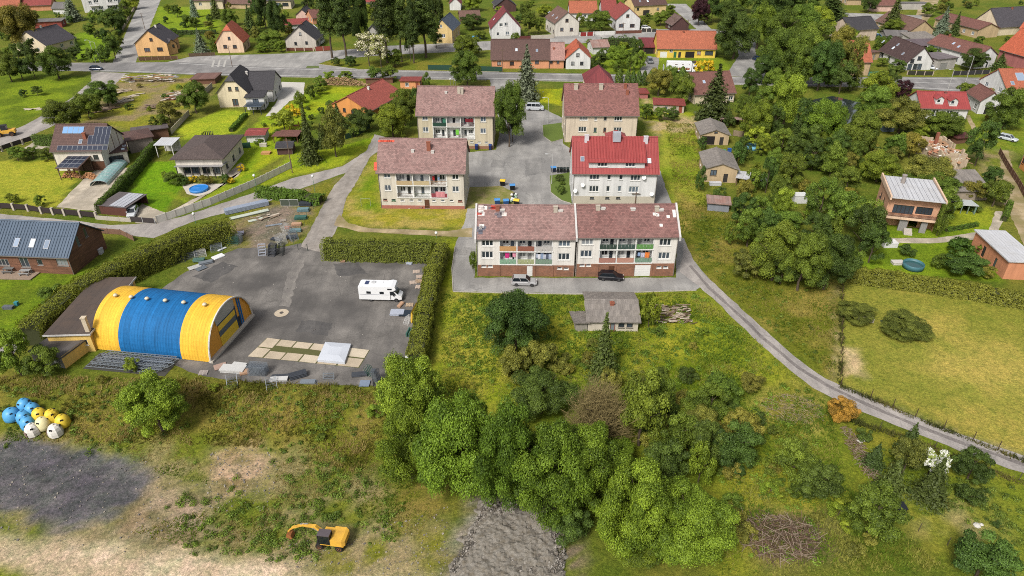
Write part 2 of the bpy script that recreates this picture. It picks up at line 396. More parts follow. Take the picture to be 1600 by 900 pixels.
# ------------------------------------------------------------------ roads, yards, paths
def pave_mat(name, ca, cb, dark=None, crack=True, sc=.25, streak=0):
    if name in MATS: return MATS[name]
    m, N, L, B = _new(name); g = N.new('ShaderNodeNewGeometry')
    n1 = _n(N, 'ShaderNodeTexNoise', Scale=sc, Detail=6., Roughness=.65); n2 = _n(N, 'ShaderNodeTexNoise', Scale=4., Detail=8., Roughness=.8); n3 = _n(N, 'ShaderNodeTexNoise', Scale=sc*.35, Detail=3., Roughness=.55)
    for n in (n1, n2, n3): L.new(g.outputs['Position'], n.inputs['Vector'])
    a, b_ = A(*ca), A(*cb)
    c = _mixc(N, L, _ramp(N, L, n1.outputs[0], [(.38, (0, 0, 0)), (.62, (1, 1, 1))]), a, b_)
    c = _mixc(N, L, 1., c, _ramp(N, L, n2.outputs[0], [(.28, (.6, .6, .6)), (.72, (1.4, 1.4, 1.4))]), 'MULTIPLY')
    mp = N.new('ShaderNodeMapping'); mp.inputs['Scale'].default_value = (.35, .06, 1); mp.inputs['Rotation'].default_value = (0, 0, .35); L.new(g.outputs['Position'], mp.inputs[0])
    n5 = _n(N, 'ShaderNodeTexNoise', Scale=1., Detail=4., Roughness=.6); L.new(mp.outputs[0], n5.inputs['Vector'])
    c = _mixc(N, L, 1., c, _ramp(N, L, n5.outputs[0], [(.36, (.82, .82, .82)), (.64, (1.2, 1.19, 1.17))]), 'MULTIPLY')
    if dark: c = _mixc(N, L, _ramp(N, L, n3.outputs[0], [(.48, (0, 0, 0)), (.62, (.75, .75, .75))]), c, A(*dark))
    if crack:
        v = _n(N, 'ShaderNodeTexVoronoi', Scale=.22); v.feature = 'DISTANCE_TO_EDGE'
        nv = _n(N, 'ShaderNodeTexNoise', Scale=.8, Detail=4.); L.new(g.outputs['Position'], nv.inputs['Vector'])
        pv = _mixc(N, L, .18, g.outputs['Position'], nv.outputs['Color'], 'LINEAR_LIGHT'); L.new(pv, v.inputs['Vector'])
        c = _mixc(N, L, _ramp(N, L, v.outputs['Distance'], [(.0, (.55, .55, .55)), (.012, (0, 0, 0))]), c, mul(a, .45))
    L.new(c, B.inputs['Base Color']); B.inputs['Roughness'].default_value = .9; B.inputs['Specular IOR Level'].default_value = .2
    bp = _n(N, 'ShaderNodeBump', Strength=.35, Distance=.03); L.new(n2.outputs[0], bp.inputs['Height']); L.new(bp.outputs[0], B.inputs['Normal'])
    MATS[name] = m; return m
ASPH = pave_mat('asphalt', (146,143,141), (132,129,127), (120,118,116))
ASPH_Y = pave_mat('yard_asphalt', (130,125,120), (106,102,98), (82,79,77), sc=.2)
ASPH_L = pave_mat('pale_asphalt', (170,167,163), (154,151,147), (144,141,138))
ASPH_D = pave_mat('courtyard_asphalt', (160,157,153), (146,143,139), (134,131,128))
GRAV = pave_mat('gravel_track', (164,156,148), (144,136,128), None, False, .5)
CONC = pave_mat('concrete_paving', (196,184,166), (178,166,148), (160,150,132), True, .6)
SAND = pave_mat('sandy_path', (178,160,130), (156,138,102), (136,126,80), False, .5)
CONC_R = pave_mat('worn_concrete_road', (170,163,157), (156,149,144), None, True, .5)
def ragged(P, step=1.3, amp=.14):
    out = []
    for i in range(len(P)):
        a = Vector(P[i]); b = Vector(P[(i+1) % len(P)]); n = max(1, int((b-a).length/step)); nr = Vector((-(b-a).y, (b-a).x)); nr = nr.normalized() if nr.length else nr
        for k in range(n):
            p = a+(b-a)*k/n
            out.append(p+nr*random.uniform(-amp, amp)*(1 if k else .4))
    return out
ROADS = []
def sheet(name, poly, mat, z, label=None, amp=.14, px=True, step=1.3):
    P = PW(poly) if px else poly
    ROADS.append([(p[0], p[1]) for p in P])
    if amp: P = ragged([(p[0], p[1]) for p in P], step, amp)
    P = [(p[0], p[1], terrain(p[0], p[1])+z) for p in P]
    area = sum(P[i][0]*P[(i+1) % len(P)][1]-P[(i+1) % len(P)][0]*P[i][1] for i in range(len(P)))
    if area < 0: P = P[::-1]
    mb = MB(); mb.quad(*P)
    return struct(mb.build(name, mat), label)
def strip_pts(top, bot): return top+bot[::-1]
MAIN_T = [(-40,97),(105,98),(180,98),(280,97),(400,104),(560,109),(800,113),(1000,117),(1200,121),(1400,120),(1500,121),(1700,124)]
MAIN_B = [(-40,110),(105,111),(200,113),(330,118),(400,119),(560,122),(800,125),(1000,129),(1200,133),(1400,137),(1500,144),(1700,150)]
sheet('main_road', strip_pts(MAIN_T, MAIN_B), ASPH, .030, 'grey main road crossing the village from left to right')
sheet('bus_stop_apron', [(262,97),(300,88),(440,84),(520,79),(560,82),(520,92),(497,100),(560,109),(400,105)], ASPH_L, .026, 'wide pale asphalt apron beside the main road')
sheet('upper_street', [(515,80),(600,72),(690,68),(770,64),(850,58),(905,50),(1020,46),(1110,45),(1180,50),(1178,58),(1030,62),(1000,63),(880,69),(770,78),(690,82),(600,86),(520,93)], ASPH_L, .022, 'narrow upper street behind the tall trees')
sheet('side_street', [(175,100),(211,100),(251,0),(262,-30),(228,-30),(215,10)], ASPH_L, .018, 'straight side street running away beside the peach house')
sheet('hill_street', [(1040,6),(1072,6),(1112,46),(1090,47),(1064,24)], ASPH_L, .018, 'curved street beside the orange-roofed houses')
sheet('junction', [(1140,52),(1182,52),(1180,80),(1203,121),(1133,119),(1155,86)], ASPH_D, .014, 'road junction beside the big dark tree')
sheet('back_street', [(1318,20),(1440,24),(1440,30),(1385,40),(1345,42)], ASPH_L, .018, 'back street among the houses at upper right')
sheet('field_road', [(142,112),(198,114),(180,132),(150,150),(110,182),(76,200),(48,212),(10,229),(-60,262),(-60,236),(0,211),(40,195),(80,173),(112,153),(143,126)], CONC_R, .012, 'pale track leading down from the main road')
sheet('house_lane', [(-60,329),(120,345),(172,352),(245,348),(290,337),(400,300),(455,279),(535,260),(572,236),(585,210),(602,214),(592,236),(545,268),(470,295),(400,322),(330,338),(297,348),(240,372),(205,368),(150,362),(60,348),(-60,342)], CONC_R, .016, 'pale lane curving past the garden fences')
sheet('gravel_track', [(545,262),(537,275),(522,290),(508,315),(470,386),(508,396),(515,380),(534,340),(541,310),(560,280),(580,242),(588,226)], GRAV, .020, 'rough gravel track leading down to the yard gate')
sheet('sandy_path', [(530,335),(545,349),(580,357),(700,361),(738,356),(738,371),(690,369),(560,362),(522,352)], SAND, .024, 'sandy footpath along the tall clipped hedge')
sheet('courtyard', [(764,121),(802,124),(806,158),(850,170),(880,185),(880,225),(891,232),(893,332),(742,332),(733,300),(732,238),(775,234),(782,200)], ASPH_D, .022, 'grey asphalt courtyard between the apartment blocks')
sheet('front_parking', [(708,455),(706,420),(711,385),(726,345),(730,326),(746,326),(744,372),(741,434),(1056,434),(1058,372),(1069,372),(1082,405),(1112,440),(1088,453),(900,459)], ASPH_D, .018, 'asphalt strip with parked cars before the long block')
sheet('side_drive', [(1021,262),(1030,262),(1050,322),(1062,350),(1058,372),(1020,330)], ASPH_D, .014, 'asphalt strip beside the red-roofed block')
sheet('country_road', [(1069,378),(1090,420),(1130,456),(1190,511),(1240,556),(1290,592),(1350,617),(1420,647),(1500,678),(1700,745),(1700,775),(1500,705),(1420,673),(1340,641),(1270,606),(1220,566),(1175,526),(1120,472),(1085,442),(1062,425)], CONC_R, .026, 'narrow grey road curving down to the right edge')
# worn dark centre of the country road
ctr = [(1078,415),(1108,450),(1150,488),(1200,535),(1248,575),(1290,601),(1350,630),(1420,660),(1500,691),(1700,760)]
Pc = [Vector(G2(*p)) for p in ctr]; lft = []; rgt = []
for i, p in enumerate(Pc):
    d = (Pc[min(i+1, len(Pc)-1)]-Pc[max(i-1, 0)]).normalized(); n = Vector((-d.y, d.x)); lft.append(tuple(p+n*.32)); rgt.append(tuple(p-n*.32))
sheet('road_patching', lft+rgt[::-1], pave_mat('old_patching', (122,115,112), (136,129,125), None, False, 1.), .031, 'dark worn strip along the middle of the country road', .12, False)
sheet('yard', [(252,452),(290,425),(330,405),(372,388),(395,387),(430,388),(470,380),(510,398),(682,398),(672,440),(655,520),(642,578),(612,604),(500,601),(400,598),(318,588),(240,560)], ASPH_Y, .012, 'dark patched asphalt yard beside the striped hangar')
sheet('hedge_lane', [(-20,560),(20,530),(48,500),(55,515),(28,545),(0,575)], CONC_R, .012, 'short paved path below the long hedge')
sheet('terrace', [(88,324),(140,270),(170,262),(215,262),(195,292),(150,330)], CONC, .02, 'pale paved terrace before the solar house')
sheet('driveway', [(52,222),(92,222),(95,238),(85,240),(30,236)], CONC, .022, 'paved drive beside the solar house')
sheet('drive_paving', [(210,330),(222,318),(262,334),(246,350),(212,348)], CONC, .02, 'paved drive before the garage')
sheet('pool_surround', [(285,290),(300,287),(350,287),(330,300),(310,307),(292,303)], M('paving_white', (206,196,180), .9), .022, 'pale paving round the small pool')
sheet('garden_path', [(258,335),(300,312),(345,292),(372,275),(382,258),(376,254),(350,275),(354,287),(335,297),(300,318),(270,335)], CONC, .018, 'curved concrete garden path')
sheet('patio', [(440,128),(476,129),(474,152),(452,158),(430,180),(415,182),(432,160)], M('patio', (206,200,190), .9), .02, 'pale patio beside the dark-roofed house')
sheet('villa_path', [(1380,372),(1462,372),(1545,360),(1556,330),(1566,330),(1568,345),(1552,372),(1462,380),(1395,380)], CONC, .02, 'paved path before the orange house')
sheet('right_lane', [(1562,235),(1575,235),(1590,290),(1600,310),(1660,420),(1620,430),(1590,360),(1565,310)], SAND, .016, 'sandy lane at the right edge')
sheet('farm_track', [(1440,-10),(1470,-10),(1462,15),(1445,38),(1430,30)], SAND, .016, 'sandy track between the far houses')
sheet('trodden_path', [(1508,180),(1515,180),(1528,205),(1522,208)], SAND, .014, 'trodden path beside the red-roofed house')
sheet('drive_strip', [(1000,110),(1012,88),(1030,90),(1026,128),(985,127)], ASPH_D, .016, 'asphalt drive beside the yellow house')
def line_on(name, pts, wd, z, mat, label):
    P = [Vector(G2(*p)) for p in pts]; l = []; r = []
    for i, p in enumerate(P):
        d = (P[min(i+1, len(P)-1)]-P[max(i-1, 0)]).normalized(); n = Vector((-d.y, d.x)); l.append(tuple(p+n*wd/2)); r.append(tuple(p-n*wd/2))
    return sheet(name, l+r[::-1], mat, z, label, 0, False)
WHITE_P = M('road_paint', (222,220,214), .8, .15, 2)
line_on('edge_line', [(105,109.4),(200,111.3),(330,116),(400,117.2),(560,120.2),(800,123.2),(1000,127.2),(1200,131),(1400,134.8),(1500,141)], .28, .035, WHITE_P, 'white edge line on the near side of the main road')
line_on('edge_line', [(280,99),(400,106),(560,110.8),(800,114.8),(1000,118.8),(1200,122.8),(1400,122),(1500,123.5),(1600,125)], .28, .035, WHITE_P, 'white edge line on the far side of the main road')
line_on('edge_line', [(1412,128),(1500,131.5),(1600,135)], .25, .035, WHITE_P, 'white centre line on the main road at right')
for k in range(3):
    x0 = 330+k*9
    sheet('crossing_bar', [(x0, 104.6), (x0+3.2, 104.7), (x0+6.2, 94.5), (x0+3.2, 94.3)], M('worn_paint', (186,182,174), .85, .3, 3), .040, 'worn white bar of the zebra crossing before the orange-roofed house', 0)
sheet('traffic_island', [(478,106.5),(480,103),(498,103),(499,106.6)], M('island_grass', (98,112,52), .95), .05, 'small grassy traffic island on the apron', .05)
for poly, lb in (([(848,196),(880,192),(880,217),(862,222),(849,213)], 'grass island beside the beige block'), ([(859,275),(891,270),(893,318),(877,313),(861,301)], 'grass island beside the red-roofed block')):
    P = PW(poly); mb = MB()
    if sum(P[i][0]*P[(i+1) % len(P)][1]-P[(i+1) % len(P)][0]*P[i][1] for i in range(len(P))) < 0: P = P[::-1]
    mb.prism(P, 0, .14); gi = struct(mb.build('grass_island', M('island_turf', (98,118,34), .95, .3, 1.5, .5)), lb)
sheet('grass_patch', [(727,293),(783,290.5),(806,302),(806,323.5),(742,325.5),(729,324)], M('patchy_turf', (126,128,46), .95, .35, 1.2, .4, stain=.9, dirt=(172,150,112)), .03, 'patchy grass corner of the courtyard behind the bins', .1)
# concrete slabs set into the yard, each slab a piece of its own
SL = [G2(417,528), G2(578,547), G2(561,575), G2(387,557)]
def bil(u, v): return ((1-v)*((1-u)*SL[0][0]+u*SL[1][0])+v*((1-u)*SL[3][0]+u*SL[2][0]), (1-v)*((1-u)*SL[0][1]+u*SL[1][1])+v*((1-u)*SL[3][1]+u*SL[2][1]))
slabroot = struct(link('slab_bed', MB().prism([bil(0, 1), bil(1, 1), bil(1, 0), bil(0, 0)], 0, .022).mesh('slab_bed', M('slab_joint', (96,96,50), .95, .4, 3))), 'bed of concrete slabs in the yard')
SLM = [M('slab_concrete_%d' % k, c, .9, .2, 1.5, .2, dirt=(120,110,86)) for k, c in enumerate([(206,188,162), (196,178,152), (212,196,170)])]
us = [0, .14, .30, .46, .62, .80, 1]
for k in range(6):
    for (v0, v1) in ((0, .34), (.62, 1)) if 1 <= k <= 4 else ((0, .48), (.52, 1)):
        j = lambda: random.uniform(-.012, .012)
        q = [bil(us[k]+.006+j()*.3, v1-.01+j()), bil(us[k+1]-.006+j()*.3, v1-.01+j()), bil(us[k+1]-.006, v0+.01+j()), bil(us[k]+.006, v0+.01+j())]
        MB().prism(q, .0, .045+random.uniform(0, .02)).build('slab', random.choice(SLM), slabroot)
rc = G2(440, 489)
mb = MB().lathe([(1.15, 0), (1.15, .04), (1.05, .06)], 18); cov = struct(link('concrete_ring', mb.mesh('concrete_ring', SLM[0]), None, (rc[0], rc[1], 0)), 'round concrete slab with a manhole in the yard')
MB().lathe([(.33, .05), (.33, .09), (.28, .10)], 14).build('manhole_cover', M('cast_iron', (92,84,78), .6), cov)

def kerb(pts, label, h=.13, w_=.14):
    P = [G(*p) for p in pts]; o = P[0]; mb = MB()
    for a, b in zip(P[:-1], P[1:]):
        d = b-a; d.z = 0; n = max(1, int(d.length/1.0)); u = d.normalized(); v = Vector((-u.y, u.x, 0))
        for k in range(n): c = a+d*((k+.5)/n)-o; mb.obox((c.x, c.y, h/2+random.uniform(-.01, .01)), u*(d.length/n/2-.012), v*w_/2, (0, 0, h/2))
    q = struct(mb.build('kerb', M('kerb_stone', (186,178,166), .9, .25, 2)), label); q.location = (o.x, o.y, o.z)
kerb([(708,456),(800,458.5),(900,460),(1088,454)], 'pale kerb along the grass below the front parking'); kerb([(711,386),(706,420),(708,455)], 'pale kerb left of the front parking')
kerb([(859,275),(861,301),(877,313.5),(893,318.5)], 'kerb round the grass island beside the white block'); kerb([(848,196),(849,213),(862,222.5),(880,217.5)], 'kerb round the grass island beside the beige block')
kerb([(400,119.6),(560,122.6),(760,125.4)], 'kerb along the near side of the main road'); kerb([(805,126),(1000,129.6),(1200,133.6),(1400,137.6)], 'kerb along the near side of the main road, right stretch'); kerb([(497,100.5),(560,108.6),(670,111),(780,112.6)], 'kerb along the far side of the main road')

PATCH = pave_mat('asphalt_patch', (98,95,93), (86,84,83), None, False, .8); DUST = pave_mat('dusty_asphalt', (132,127,121), (118,113,109), None, False, .6)
for poly, m_, lb in (([(300,432),(345,410),(372,416),(330,442)], PATCH, 'dark tar patch left in the yard'), ([(520,412),(560,410),(575,428),(530,432)], PATCH, 'dark tar patch near the camper van'), ([(470,500),(520,505),(512,525),(462,518)], PATCH, 'dark tar patch in the middle of the yard'), ([(462,395),(482,396),(462,440),(452,480),(436,478),(446,440)], DUST, 'dusty wheel track from the yard gate'), ([(820,250),(848,246),(850,270),(822,276)], pave_mat('court_patch', (140,137,134), (128,126,123), None, False, .8), 'darker repaired square in the courtyard'), ([(770,250),(790,250),(788,262),(764,262)], pave_mat('court_patch', (140,137,134), (128,126,123), None, False, .8), 'darker repaired strip in the courtyard')):
    sheet('asphalt_patch', poly, m_, .0165 if m_ is not MATS.get('court_patch') else .027, lb, .25, True, .7)
# ------------------------------------------------------------------ houses
GLASS = glass_mat('window_glass')
def clip(poly, a, b, c):
    """keep the side a*x+b*y<=c of a convex polygon"""
    out = []
    for i in range(len(poly)):
        p, q = poly[i], poly[(i+1) % len(poly)]; dp = a*p[0]+b*p[1]-c; dq = a*q[0]+b*q[1]-c
        if dp <= 1e-9: out.append(p)
        if dp*dq < -1e-14:
            t = dp/(dp-dq); out.append((p[0]+t*(q[0]-p[0]), p[1]+t*(q[1]-p[1])))
    return out
def facade(mb, o, u, n, poly, holes, rev=.14):
    """convex wall outline (u, z) with rectangular openings and their reveals"""
    o = Vector(o); u = Vector(u); n = Vector(n); zz = Vector((0, 0, 1))
    xs = [p[0] for p in poly]; zs = [p[1] for p in poly]
    us = sorted(set([min(xs), max(xs)]+[h[0] for h in holes]+[h[1] for h in holes]))
    vs_ = sorted(set([min(zs), max(zs)]+[h[2] for h in holes]+[h[3] for h in holes]))
    ed = []
    for i in range(len(poly)):
        p, q = poly[i], poly[(i+1) % len(poly)]; dx, dy = q[0]-p[0], q[1]-p[1]
        ed.append((dy, -dx, dy*p[0]-dx*p[1]))
    P3 = lambda a, b: tuple(o+u*a+zz*b)
    for i in range(len(us)-1):
        for j in range(len(vs_)-1):
            cu, cv = (us[i]+us[i+1])/2, (vs_[j]+vs_[j+1])/2
            if any(h[0] < cu < h[1] and h[2] < cv < h[3] for h in holes): continue
            c = [(us[i], vs_[j]), (us[i+1], vs_[j]), (us[i+1], vs_[j+1]), (us[i], vs_[j+1])]
            for e in ed:
                c = clip(c, *e)
                if len(c) < 3: break
            if len(c) >= 3: mb.quad(*[P3(*p) for p in c])
    for h in holes:
        a, b, c, d = h[:4]; k = -n*rev
        for (p, q) in (((a, c), (b, c)), ((b, c), (b, d)), ((b, d), (a, d)), ((a, d), (a, c))):
            A0, B0 = Vector(P3(*p)), Vector(P3(*q)); mb.quad(A0, B0, B0+k, A0+k)
WK = {'w': (1.45, 1.35, 2), 't': (2.1, 1.4, 3), 's': (.75, 1.25, 1), 'n': (1.0, 1.2, 1), 'b': (.85, .45, 1), 'd': (1.0, 2.1, 0), 'g': (2.6, 2.2, -1), 'f': (1.7, 2.1, 2), 'q': (1.2, 1.2, 2), 'k': (.95, .95, 1), 'l': (3.0, 1.5, 4), 'v': (.8, 1.9, 1), 'G': (3.4, 2.3, -1)}
WINMESH = {}
def win_mesh(code, fr):
    key = (code, fr)
    if key in WINMESH: return WINMESH[key]
    W, H, n = WK[code]; t = .14 if WK[code][0] > 1.1 else .1; fm = M(*FR[fr])
    if n <= 0:
        mb = MB()
        if n == 0: mb.box(-W/2, 0, -H/2, W/2, .05, H/2); mb.box(-W/2+.12, -.02, -.1, W/2-.12, 0, H/2-.15)
        else:
            for k in range(5): mb.box(-W/2, -.01*(k % 2), -H/2+k*H/5+.01, W/2, .05, -H/2+(k+1)*H/5-.01)
            mb.box(-W/2, .03, -H/2, W/2, .06, H/2)
        me = mb.mesh('door' if n == 0 else 'garage_door', fm); WINMESH[key] = (me, None); return WINMESH[key]
    mb = MB(); mb.box(-W/2, 0, -H/2, W/2, .06, -H/2+t); mb.box(-W/2, 0, H/2-t, W/2, .06, H/2)
    for k in range(n+1):
        x = -W/2+k*W/n; mb.box(max(-W/2, x-t/2), .001, -H/2+t, min(W/2, x+t/2) if 0 < k < n else (x+t if k == 0 else x), .06, H/2-t) if k < n else mb.box(x-t, .001, -H/2+t, x, .06, H/2-t)
    mb.box(-W/2-.08, -.2, -H/2-.06, W/2+.08, .02, -H/2-.002)
    pb = MB().quad((-W/2+t, .035, -H/2+t), (W/2-t, .035, -H/2+t), (W/2-t, .035, H/2-t), (-W/2+t, .035, H/2-t))
    WINMESH[key] = (mb.mesh('window', fm), pb.mesh('pane', GLASS)); return WINMESH[key]
FR = {'white': ('frame_white', (232,230,224), .5, .06), 'brown': ('frame_brown', (98,62,40), .6, .15), 'dark': ('frame_dark', (58,54,52), .6, .1), 'green': ('door_green', (44,110,70), .6, .1),
      'grey': ('frame_grey', (150,148,144), .6, .1), 'rust': ('frame_rust', (150,74,50), .7, .2), 'black': ('frame_black', (36,30,30), .6, .1)}
def put_win(parent, code, fr, o, u, n, cu, cz, rev=.14):
    me, pm = win_mesh(code, fr); o = Vector(o); p = o+Vector(u)*cu+Vector((0, 0, cz))-Vector(n)*(rev-.055)
    rz = math.atan2(n[0], -n[1])
    a = link(me.name.split('.')[0], me, parent, p, rz)
    if pm: link('pane', pm, a)
    return a
def roof_solid(polys, t, name, mat, parent):
    """sloping faces given as point lists -> slab of thickness t"""
    mb = MB(); cnt = {}
    rd = lambda p: (round(p[0], 4), round(p[1], 4), round(p[2], 4))
    for p in polys:
        p = [tuple(q) for q in p]; mb.quad(*p); mb.quad(*[(q[0], q[1], q[2]-t) for q in p[::-1]])
        for i in range(len(p)): a, b = rd(p[i]), rd(p[(i+1) % len(p)]); cnt[(a, b)] = (p[i], p[(i+1) % len(p)])
    for (a, b), (p, q) in cnt.items():
        if (b, a) in cnt: continue
        mb.quad((p[0], p[1], p[2]-t), (q[0], q[1], q[2]-t), q, p)
    return mb.build(name, mat, parent, uv=True)
HOUSES = {}
class Frame: pass
def local_frame(Lp, Rp):
    F = Frame(); a = G(*Lp); b = G(*Rp); d = Vector((b.x-a.x, b.y-a.y, 0)); F.W = d.length; F.u = d.normalized(); F.n = Vector((-F.u.y, F.u.x, 0))
    F.o = Vector((a.x, a.y, terrain(a.x, a.y))); F.rz = math.atan2(F.u.y, F.u.x)
    return F
def to_local(F, p):
    q = Vector(p)-F.o; return Vector((q.dot(F.u), q.dot(F.n), q.z))
def hit_local(F, px, py, p0, nrm):
    """where a sight line meets a plane given in the house's own coordinates"""
    o = to_local(F, (0, 0, CAM_H)); d = ray(px, py); d = Vector((d.dot(F.u), d.dot(F.n), d.z))
    nrm = Vector(nrm); t = (Vector(p0)-o).dot(nrm)/d.dot(nrm); return o+d*t
def house(name, label, L, R, eave, ridge, depth, ax='x', wall=('w', (220,214,200)), roof=None, rk='tile', shape='gable', win=(), fr='white', sideL=None, sideR=None, ov=.45,
          chim=(), sky=(), cat='house', base=None, side='w', gut=True, zw=None, zr=None, group=None, xholes=()):
    F = local_frame(L, R); W, D = F.W, depth
    mid = F.o+F.u*(W/2)
    e = zw if zw else zrow(F.o.y, eave)-F.o.z
    if ax == 'x': rp = F.o+F.u*(W/2)+F.n*(D/2 if shape != 'mono' else D); r = zr if zr else zrow(rp.y, ridge)-F.o.z
    else: r = zr if zr else zrow(mid.y, ridge)-F.o.z
    if shape == 'hip' and not zr: rp = F.o+F.u*(W/2)+F.n*(D/2); r = zrow(rp.y, ridge)-F.o.z
    if shape == 'flat': r = e
    e = max(1.6, e)
    if shape in ('gable', 'hip', 'halfhip'): r = max(e+.25, r)
    root = thing(name, label, cat, F.o, F.rz, group); F.root = root; F.e = e; F.r = r; F.D = D; F.ax = ax
    wm = M(wall[0], wall[1], .85, .1, .8, .1, stain=.3) if isinstance(wall, tuple) else wall
    mb = MB(); wins = []
    fo, fu, fn = (0, 0, 0), (1, 0, 0), (0, -1, 0)
    def holes_for(items): return [(c-WK[k][0]/2, c+WK[k][0]/2, z-WK[k][1]/2, z+WK[k][1]/2) for (c, z, k, f) in items]
    front = []
    for it in win:
        x, y, k = it[:3]; f = it[3] if len(it) > 3 else fr
        p = hit_local(F, x, y, (0, 0, 0), (0, 1, 0)); kw, kh = WK[k][:2]
        cz = max(p.z, kh/2+(.03 if WK[k][2] <= 0 else .12))
        if WK[k][2] <= 0: cz = kh/2+.02
        cx = min(max(p.x, kw/2+.1), W-kw/2-.1)
        top = e if ax == 'x' or shape == 'flat' else e+(r-e)*(1-abs(cx-W/2)/(W/2))-kw/2*(r-e)/(W/2)
        if cz+kh/2 > top-.05: cz = top-.05-kh/2
        if cz-kh/2 < 0: continue
        front.append((cx, cz, k, f))
    def auto(ln, n=2):
        out = []; st = max(1, int((e-.4)/2.7)); n = max(1, int(ln/4.5))
        for s_ in range(st):
            for i in range(n):
                if e > 2.2: out.append(((i+.5)*ln/n, min(1.65+2.8*s_, e-.8), side if ln/n > 1.8 else 's', fr))
        return out
    sl = auto(D) if sideL is None else [(f*D, z, k, fr) for f, z, k in sideL]
    sr = auto(D) if sideR is None else [(f*D, z, k, fr) for f, z, k in sideR]
    def outline(ln, g):
        if shape == 'mono' and not g: pass
        return [(0, 0), (ln, 0), (ln, e), (ln/2, r), (0, e)] if g else [(0, 0), (ln, 0), (ln, e), (0, e)]
    gx_ = ax == 'x' and shape in ('gable', 'halfhip'); gy_ = ax == 'y' and shape in ('gable', 'halfhip')
    cl = lambda poly: poly
    hz = r-.32*(r-e)
    def chop(poly): return clip(poly, 0, 1, hz) if shape == 'halfhip' else poly
    facade(mb, fo, fu, fn, chop(outline(W, gy_)), holes_for(front)+list(xholes))
    if shape == 'mono':
        facade(mb, (W, 0, 0), (0, 1, 0), (1, 0, 0), [(0, 0), (D, 0), (D, r), (0, e)], holes_for(sr))
        facade(mb, (0, D, 0), (0, -1, 0), (-1, 0, 0), [(0, 0), (D, 0), (D, e), (0, r)], holes_for(sl))
        facade(mb, (W, D, 0), (-1, 0, 0), (0, 1, 0), [(0, 0), (W, 0), (W, r), (0, r)], [])
    else:
        facade(mb, (W, 0, 0), (0, 1, 0), (1, 0, 0), chop(outline(D, gx_)), holes_for(sr))
        facade(mb, (0, D, 0), (0, -1, 0), (-1, 0, 0), chop(outline(D, gx_)), holes_for(sl))
        facade(mb, (W, D, 0), (-1, 0, 0), (0, 1, 0), chop(outline(W, gy_)), [])
    wo = mb.build('wall', wm, root, uv=True); F.wall = wo
    for (c, z, k, f) in front: put_win(root, k, f, fo, fu, fn, c, z)
    for (c, z, k, f) in sr: put_win(root, k, f, (W, 0, 0), (0, 1, 0), (1, 0, 0), c, z)
    for (c, z, k, f) in sl: put_win(root, k, f, (0, D, 0), (0, -1, 0), (-1, 0, 0), c, z)
    if base:
        bm_ = M(*base); b = MB(); t = .05; b.box(-t, -t, 0, W+t, D+t, base_h(base)); b.build('plinth', bm_, root)
    # roof
    t = .2; T = t+.03; o = ov; gg = .35
    if shape == 'flat':
        polys = [[(-o, -o, e+T), (W+o, -o, e+T), (W+o, D+o, e+T), (-o, D+o, e+T)]]
    elif shape == 'mono':
        s = (r-e)/D; polys = [[(-gg, -o, e-o*s+T), (W+gg, -o, e-o*s+T), (W+gg, D+o, r+o*s+T), (-gg, D+o, r+o*s+T)]]
    elif shape == 'hip':
        s = (r-e)/(min(W, D)/2); lo = e-o*s+T; m = min(W, D)/2
        if W >= D: a, b = (m, D/2, r+T), (W-m, D/2, r+T)
        else: a, b = (W/2, m, r+T), (W/2, D-m, r+T)
        c = [(-o, -o, lo), (W+o, -o, lo), (W+o, D+o, lo), (-o, D+o, lo)]
        if abs(W-D) < .3: polys = [[c[0], c[1], a], [c[1], c[2], a], [c[2], c[3], a], [c[3], c[0], a]]
        elif W >= D: polys = [[c[0], c[1], b, a], [c[1], c[2], b], [c[2], c[3], a, b], [c[3], c[0], a]]
        else: polys = [[c[0], c[1], a], [c[1], c[2], b, a], [c[2], c[3], b], [c[3], c[0], a, b]]
    elif ax == 'x':
        s = (r-e)/(D/2); lo = e-o*s+T; yr = D/2
        if shape == 'gable':
            polys = [[(-gg, -o, lo), (W+gg, -o, lo), (W+gg, yr, r+T), (-gg, yr, r+T)], [(W+gg, D+o, lo), (-gg, D+o, lo), (-gg, yr, r+T), (W+gg, yr, r+T)]]
        else:
            hy = yr-(r-hz)/s; q = (r-hz)/s; A_ = (-gg, hy, hz+T); B_ = (-gg, D-hy, hz+T); C_ = (q-gg, yr, r+T); A2 = (W+gg, hy, hz+T); B2 = (W+gg, D-hy, hz+T); C2 = (W+gg-q, yr, r+T)
            polys = [[(-gg, -o, lo), (W+gg, -o, lo), A2, C2, C_, A_], [(W+gg, D+o, lo), (-gg, D+o, lo), B_, C_, C2, B2], [B_, A_, C_], [A2, B2, C2]]
    else:
        s = (r-e)/(W/2); lo = e-o*s+T; xr = W/2
        if shape == 'gable':
            polys = [[(-o, D+gg, lo), (-o, -gg, lo), (xr, -gg, r+T), (xr, D+gg, r+T)], [(W+o, -gg, lo), (W+o, D+gg, lo), (xr, D+gg, r+T), (xr, -gg, r+T)]]
        else:
            hx = xr-(r-hz)/s; q = (r-hz)/s; A_ = (hx, -gg, hz+T); B_ = (W-hx, -gg, hz+T); C_ = (xr, q-gg, r+T); A2 = (hx, D+gg, hz+T); B2 = (W-hx, D+gg, hz+T); C2 = (xr, D+gg-q, r+T)
            polys = [[(-o, D+gg, lo), (-o, -gg, lo), A_, C_, C2, A2], [(W+o, -gg, lo), (W+o, D+gg, lo), B2, C2, C_, B_], [A_, B_, C_], [B2, A2, C2]]
    ro = roof_solid(polys, t, 'roof', roof, root); F.roof = ro; F.T = T
    F.slope = s if shape not in ('flat',) else 0
